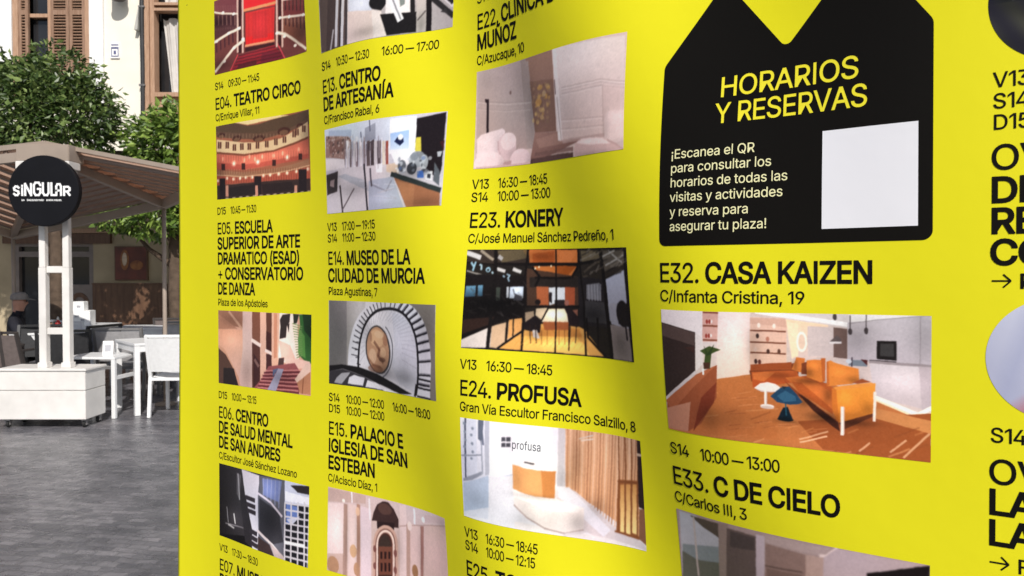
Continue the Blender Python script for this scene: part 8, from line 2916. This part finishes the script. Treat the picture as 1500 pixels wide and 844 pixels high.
# column 1
entry(0, 0.8333, 'theatre_red', 'photo of a theatre hall with a red stage curtain', [('S14', [('09:30 — 11:45', None, 0.1281)])], [(T('E04. ', 'TEATRO CIRCO'), 0.2943)], ('C/Enrique Villar, 11', 0.127))
entry(0, 0.4933, 'theatre_gallery', 'photo of a curved theatre gallery with lit balconies', [('D15', [('10:45 — 11:30', None, 0.1086)])], [(T('E05. ', 'ESCUELA'), 0.1734), (Bd('SUPERIOR DE ARTE'), 0.2827), (Bd('DRAMATICO (ESAD)'), 0.2809), ([('+ ', REG), ('CONSERVATORIO', BLD)], 0.2946), (Bd('DE DANZA'), 0.1)], ('Plaza de los Apóstoles', 0.1525))
entry(0, -0.0108, 'alley_steps', 'photo of an alley with steps and a palm', [('D15', [('10:00 — 13:15', None, 0.1087)])], [(T('E06. ', 'CENTRO'), 0.1614), (Bd('DE SALUD MENTAL'), 0.2614), (Bd('DE SAN ANDRES'), 0.2139)], ('C/Escultor José Sánchez Lozano', 0.2801))
entry(0, -0.4328, 'towers_mono', 'photo of dark towers and window grid', [('V13', [('17:30 — 18:30', None, 0.1236)])], [(T('E07. ', 'MUSEO'), None), (Bd('DE'), None)], None)
# column 2
entry(1, 0.8148, 'craft_room', 'photo of a grey room with frames', [('S14', [('10:30 — 12:30', None, 0.5707), ('16:00 — 17:00', 0.6049, 0.7525)])], [(T('E13. ', 'CENTRO'), 0.606), (Bd('DE ARTESANÍA'), 0.6437)], ('C/Francisco Rabal, 6', 0.606))
entry(1, 0.4339, 'craft_gallery', 'photo of a bright gallery with a wooden counter', [('V13', [('17:00 — 19:15', None, 0.5899)]), ('S14', [('11:00 — 12:30', None, 0.5901)])], [(T('E14. ', 'MUSEO DE LA'), 0.7088), (Bd('CIUDAD DE MURCIA'), 0.7527)], ('Plaza Agustinas, 7', 0.5876))
entry(1, 0.026, 'spiral_stair', 'photo looking up a white spiral staircase', [('S14', [('10:00 — 12:00', None, 0.5905), ('16:00 — 18:00', 0.6216, 0.763)]), ('D15', [('10:00 — 12:00', None, 0.59)])], [(T('E15. ', 'PALACIO E'), 0.6553), (Bd('IGLESIA DE SAN'), 0.6671), (Bd('ESTEBAN'), 0.5536)], ('C/Acisclo Díaz, 1', 0.5603))
entry(1, -0.4229, 'church_front', 'photo of a pink church front with dark doorway', None, None, None)
# column 3
entry(2, 0.9157, None, '', [('V13', []), ('S14', [])], [(T('E22. ', 'CLÍNICA D'), 1.094), (Bd('MUÑOZ'), 0.977)], None)
p = Print()
p.line([('C/Azucaque, 10', REG)], COLU[2], 0.5217, CAPS, 0.9977)
p.build('address_text', INKK, ban)
entry(2, 0.5079, 'clinic_pink', 'photo of a pale pink room with round armchairs', [('V13', [('16:30 — 18:45', None, 1.0446)]), ('S14', [('10:00 — 13:00', None, 1.0517)])], [(T('E23. ', 'KONERY'), 1.0854)], ('C/José Manuel Sánchez Pedreño, 1', 1.2186))
entry(2, 0.141, 'glass_office', 'photo of a glass walled office with timber ceiling', [('V13', [('16:30 — 18:45', None, 1.056)])], [(T('E24. ', 'PROFUSA'), 1.117)], ('Gran Vía Escultor Francisco Salzillo, 8', 1.2375))
entry(2, -0.1989, 'reception_desk', 'photo of a white reception desk and wooden slats', [('V13', [('16:30 — 18:45', None, 1.0344)]), ('S14', [('10:00 — 12:15', None, 1.0297)])], [(T('E25. ', 'TO'), None)], None)
# column 4
p = Print()
p.line(T('E32. ', 'CASA KAIZEN'), COLU[3], 0.0827, CAPT, 1.6357)
p.build('title_text', INKK, ban)
p = Print()
p.line([('C/Infanta Cristina, 19', REG)], COLU[3], 0.0517, CAPS, 1.5449)
p.build('address_text', INKK, ban)
entry(3, 0.0379, 'living_room', 'photo of a living room with an orange sofa', [('S14', [('10:00 — 13:00', None, 1.5069)])], [(T('E33. ', 'C DE CIELO'), 1.5927)], ('C/Carlos III, 3', 1.4527))
print_photo('beam_room', COLU[3], -0.302, 'photo of a room with beams and a dark screen', ban)

# ---- black house shaped panel
def rounded(pts, rads):
    out = []
    n = len(pts)
    for i in range(n):
        p, q, r = (Vector(pts[i - 1]), Vector(pts[i]), Vector(pts[(i + 1) % n]))
        a, c = (p - q).normalized(), (r - q).normalized()
        ang = a.angle(c)
        d = rads[i] / math.tan(ang / 2)
        s_, e_ = q + a * d, q + c * d
        cen = q + (a + c).normalized() * (rads[i] / math.sin(ang / 2))
        v0, v1 = s_ - cen, e_ - cen
        th = v0.angle(v1)
        sg_ = 1 if v0.x * v1.y - v0.y * v1.x > 0 else -1
        a0 = math.atan2(v0.y, v0.x)
        for k in range(9):
            an = a0 + sg_ * th * k / 8
            out.append((cen.x + rads[i] * math.cos(an), cen.y + rads[i] * math.sin(an)))
    return out
outline = rounded([(1.3155, 0.1412), (1.7068, 0.1412), (1.7068, 0.4365), (1.6145, 0.566), (1.5100, 0.436), (1.4075, 0.566), (1.3155, 0.4365)], [0.011, 0.013, 0.018, 0.02, 0.010, 0.02, 0.018])
def flat_print(outline, lift, name, m, parent, step=0.012):
    bm = bmesh.new()
    f = bm.faces.new([bm.verts.new((x, y, 0)) for x, y in outline])
    bm.normal_update()
    bmesh.ops.triangulate(bm, faces=[f])
    xs = [p[0] for p in outline]
    ys = [p[1] for p in outline]
    for ax, lo, hi in ((0, min(xs), max(xs)), (1, min(ys), max(ys))):
        k = lo + step
        while k < hi:
            nn = Vector((1, 0, 0)) if ax == 0 else Vector((0, 1, 0))
            bmesh.ops.bisect_plane(bm, geom=bm.verts[:] + bm.edges[:] + bm.faces[:], plane_co=nn * k, plane_no=nn)
            k += step
    me = bpy.data.meshes.new(name)
    bmesh.ops.recalc_face_normals(bm, faces=bm.faces)
    if sum(f.normal.z for f in bm.faces) < 0:
        bmesh.ops.reverse_faces(bm, faces=bm.faces)
    bm.to_mesh(me)
    bm.free()
    co = np.array([v.co[:] for v in me.vertices])
    X = cloth(co[:, 0], co[:, 1], lift)
    me.vertices.foreach_set('co', X.astype(np.float32).ravel())
    me.update()
    return link(name, me, m, parent)
panel_ob = flat_print(outline, 0.0004, 'info_panel', INKK, ban)
panel_ob['label'] = 'black house shaped panel with two peaks'
p = Print()
p.line([('HORARIOS', 12)], 1.4112, 0.3737, 0.0315, 1.616, lift=0.0008)
p.line([('Y RESERVAS', 12)], 1.4060, 0.3320, 0.0315, 1.6276, lift=0.0008)
p.build('heading_text', PRINTY, panel_ob)
p = Print()
for k, (tx, v, u1) in enumerate([('¡Escanea el QR', .2816, 1.4699), ('para consultar los', .2588, 1.4955), ('horarios de todas las', .2355, 1.5193), ('visitas y actividades', .2122, 1.5128), ('y reserva para', .1886, 1.4633), ('asegurar tu plaza!', .1651, 1.4906)]):
    p.line([(tx, 6)], 1.3355, v, 0.0150, u1, lift=0.0008, track=-20)
p.build('instruction_text', PRINTC, panel_ob)
flat_print([(1.5661, 0.1611), (1.6891, 0.1611), (1.6891, 0.3028), (1.5661, 0.3028)], 0.0008, 'blank_label', PRINTW, panel_ob)

# ---- right-hand column
p = Print()
for tx, v in (('V13', 0.3364), ('S14', 0.3092), ('D15', 0.2820)):
    p.line([(tx, REG)], 1.7752, v, CAPH, sx=0.95)
p.build('hours_text', INKK, ban)
p = Print()
p.line([('OV', 16)], 1.7738, 0.2301, 0.0322)
for tx, v in (('DE', 0.1880), ('RE', 0.1478), ('CO', 0.1071)):
    p.line([(tx, BLD)], 1.7738, v, 0.0322)
p.build('title_text', INKK, ban)
p = Print()
p.line([('S14', REG)], 1.7752, -0.1259, CAPH, sx=0.95)
p.build('hours_text', INKK, ban)
p = Print()
p.line([('OV', 16)], 1.7738, -0.1802, 0.0322)
for tx, v in (('LA', -0.2202), ('LA', -0.2603)):
    p.line([(tx, BLD)], 1.7738, v, 0.0322)
p.build('title_text', INKK, ban)
for v, let, wt in ((0.0857, 'P', BLD), (-0.2830, 'F', REG)):
    p = Print()
    w = 0.0022
    p.poly([[(1.7747, v - w / 2), (1.7950, v - w / 2), (1.7950, v + w / 2), (1.7747, v + w / 2)]], 0.0005)
    for s in (-1, 1):
        d = Vector((-0.0085, s * 0.0085))
        nn = Vector((-d.y, d.x)).normalized() * w / 2
        e = Vector((1.7957, v))
        p.poly([[(e.x + nn.x, e.y + nn.y), (e.x - nn.x, e.y - nn.y), (e.x + d.x - nn.x, e.y + d.y - nn.y), (e.x + d.x + nn.x, e.y + d.y + nn.y)]], 0.00052)
    p.line([(let, wt)], 1.8058, v - 0.0095, 0.0185)
    p.build('arrow_text', INKK, ban)
def disc_photo(cu_, cv_, r_, paint, label):
    nr, na = 46, 160
    P_, C_ = [(cu_, cv_)], [paint(0, 0)]
    for i in range(1, nr + 1):
        for k in range(na):
            a = 2 * math.pi * k / na
            x, y = i / nr * math.cos(a), i / nr * math.sin(a)
            P_.append((cu_ + r_ * x, cv_ + r_ * y))
            C_.append(paint(x, y))
    F = [(0, 1 + k, 1 + (k + 1) % na) for k in range(na)]
    for i in range(nr - 1):
        for k in range(na):
            a, c = 1 + i * na + k, 1 + i * na + (k + 1) % na
            F.append((a, a + na, c + na, c))
    P_ = np.array(P_)
    me = bpy.data.meshes.new('printed_photo')
    me.from_pydata(cloth(P_[:, 0], P_[:, 1], 0.0004).tolist(), [], F)
    at_ = me.color_attributes.new('print', 'FLOAT_COLOR', 'POINT')
    at_.data.foreach_set('color', np.array([(lin(max(0, c[0])), lin(max(0, c[1])), lin(max(0, c[2])), 1) for c in C_], np.float32).ravel())
    o = link('printed_photo', me, PHOTO, ban)
    o['label'] = label
def mixc(a, c, t_):
    t_ = max(0, min(1, t_))
    return tuple(x * (1 - t_) + y * t_ for x, y in zip(a, c))
def paint_dark(x, y):
    c = (40, 40, 36)
    if y > 0.02 and x < -0.2:
        c = mixc((30, 32, 32), (24, 26, 28), abs(math.sin(x * 14)))
    if y > -0.08 and -0.66 < x < -0.30:
        c = mixc(c, (120, 120, 122), 0.8 if 0.04 + 0.12 * (x + .66) < y < 0.12 + 0.12 * (x + .66) else 0)
    c = mixc(c, (62, 62, 54), 0.5 + 0.5 * math.sin(y * 9 + x * 2)) if y < -0.05 else c
    return mixc(c, (26, 24, 40), 0.35 + 0.35 * math.sin(x * 11 + y * 7))
def paint_pale(x, y):
    c = mixc((176, 178, 200), (206, 208, 224), 0.5 + 0.9 * (x * 0.5 + y * 0.6))
    c = mixc(c, (160, 164, 192), max(0, 0.6 - abs(x + 0.55 - y * 0.3) * 2.2))
    d = (x + 0.30) * 0.8 - (y + 0.30)
    return mixc(c, (176, 96, 104), (d - 0.12) * 2.2)
disc_photo(1.8475, 0.4425, 0.0788, paint_dark, 'round dark photo of an interior')
disc_photo(1.8475, -0.0145, 0.0790, paint_pale, 'round pale photo with pinkish corner')
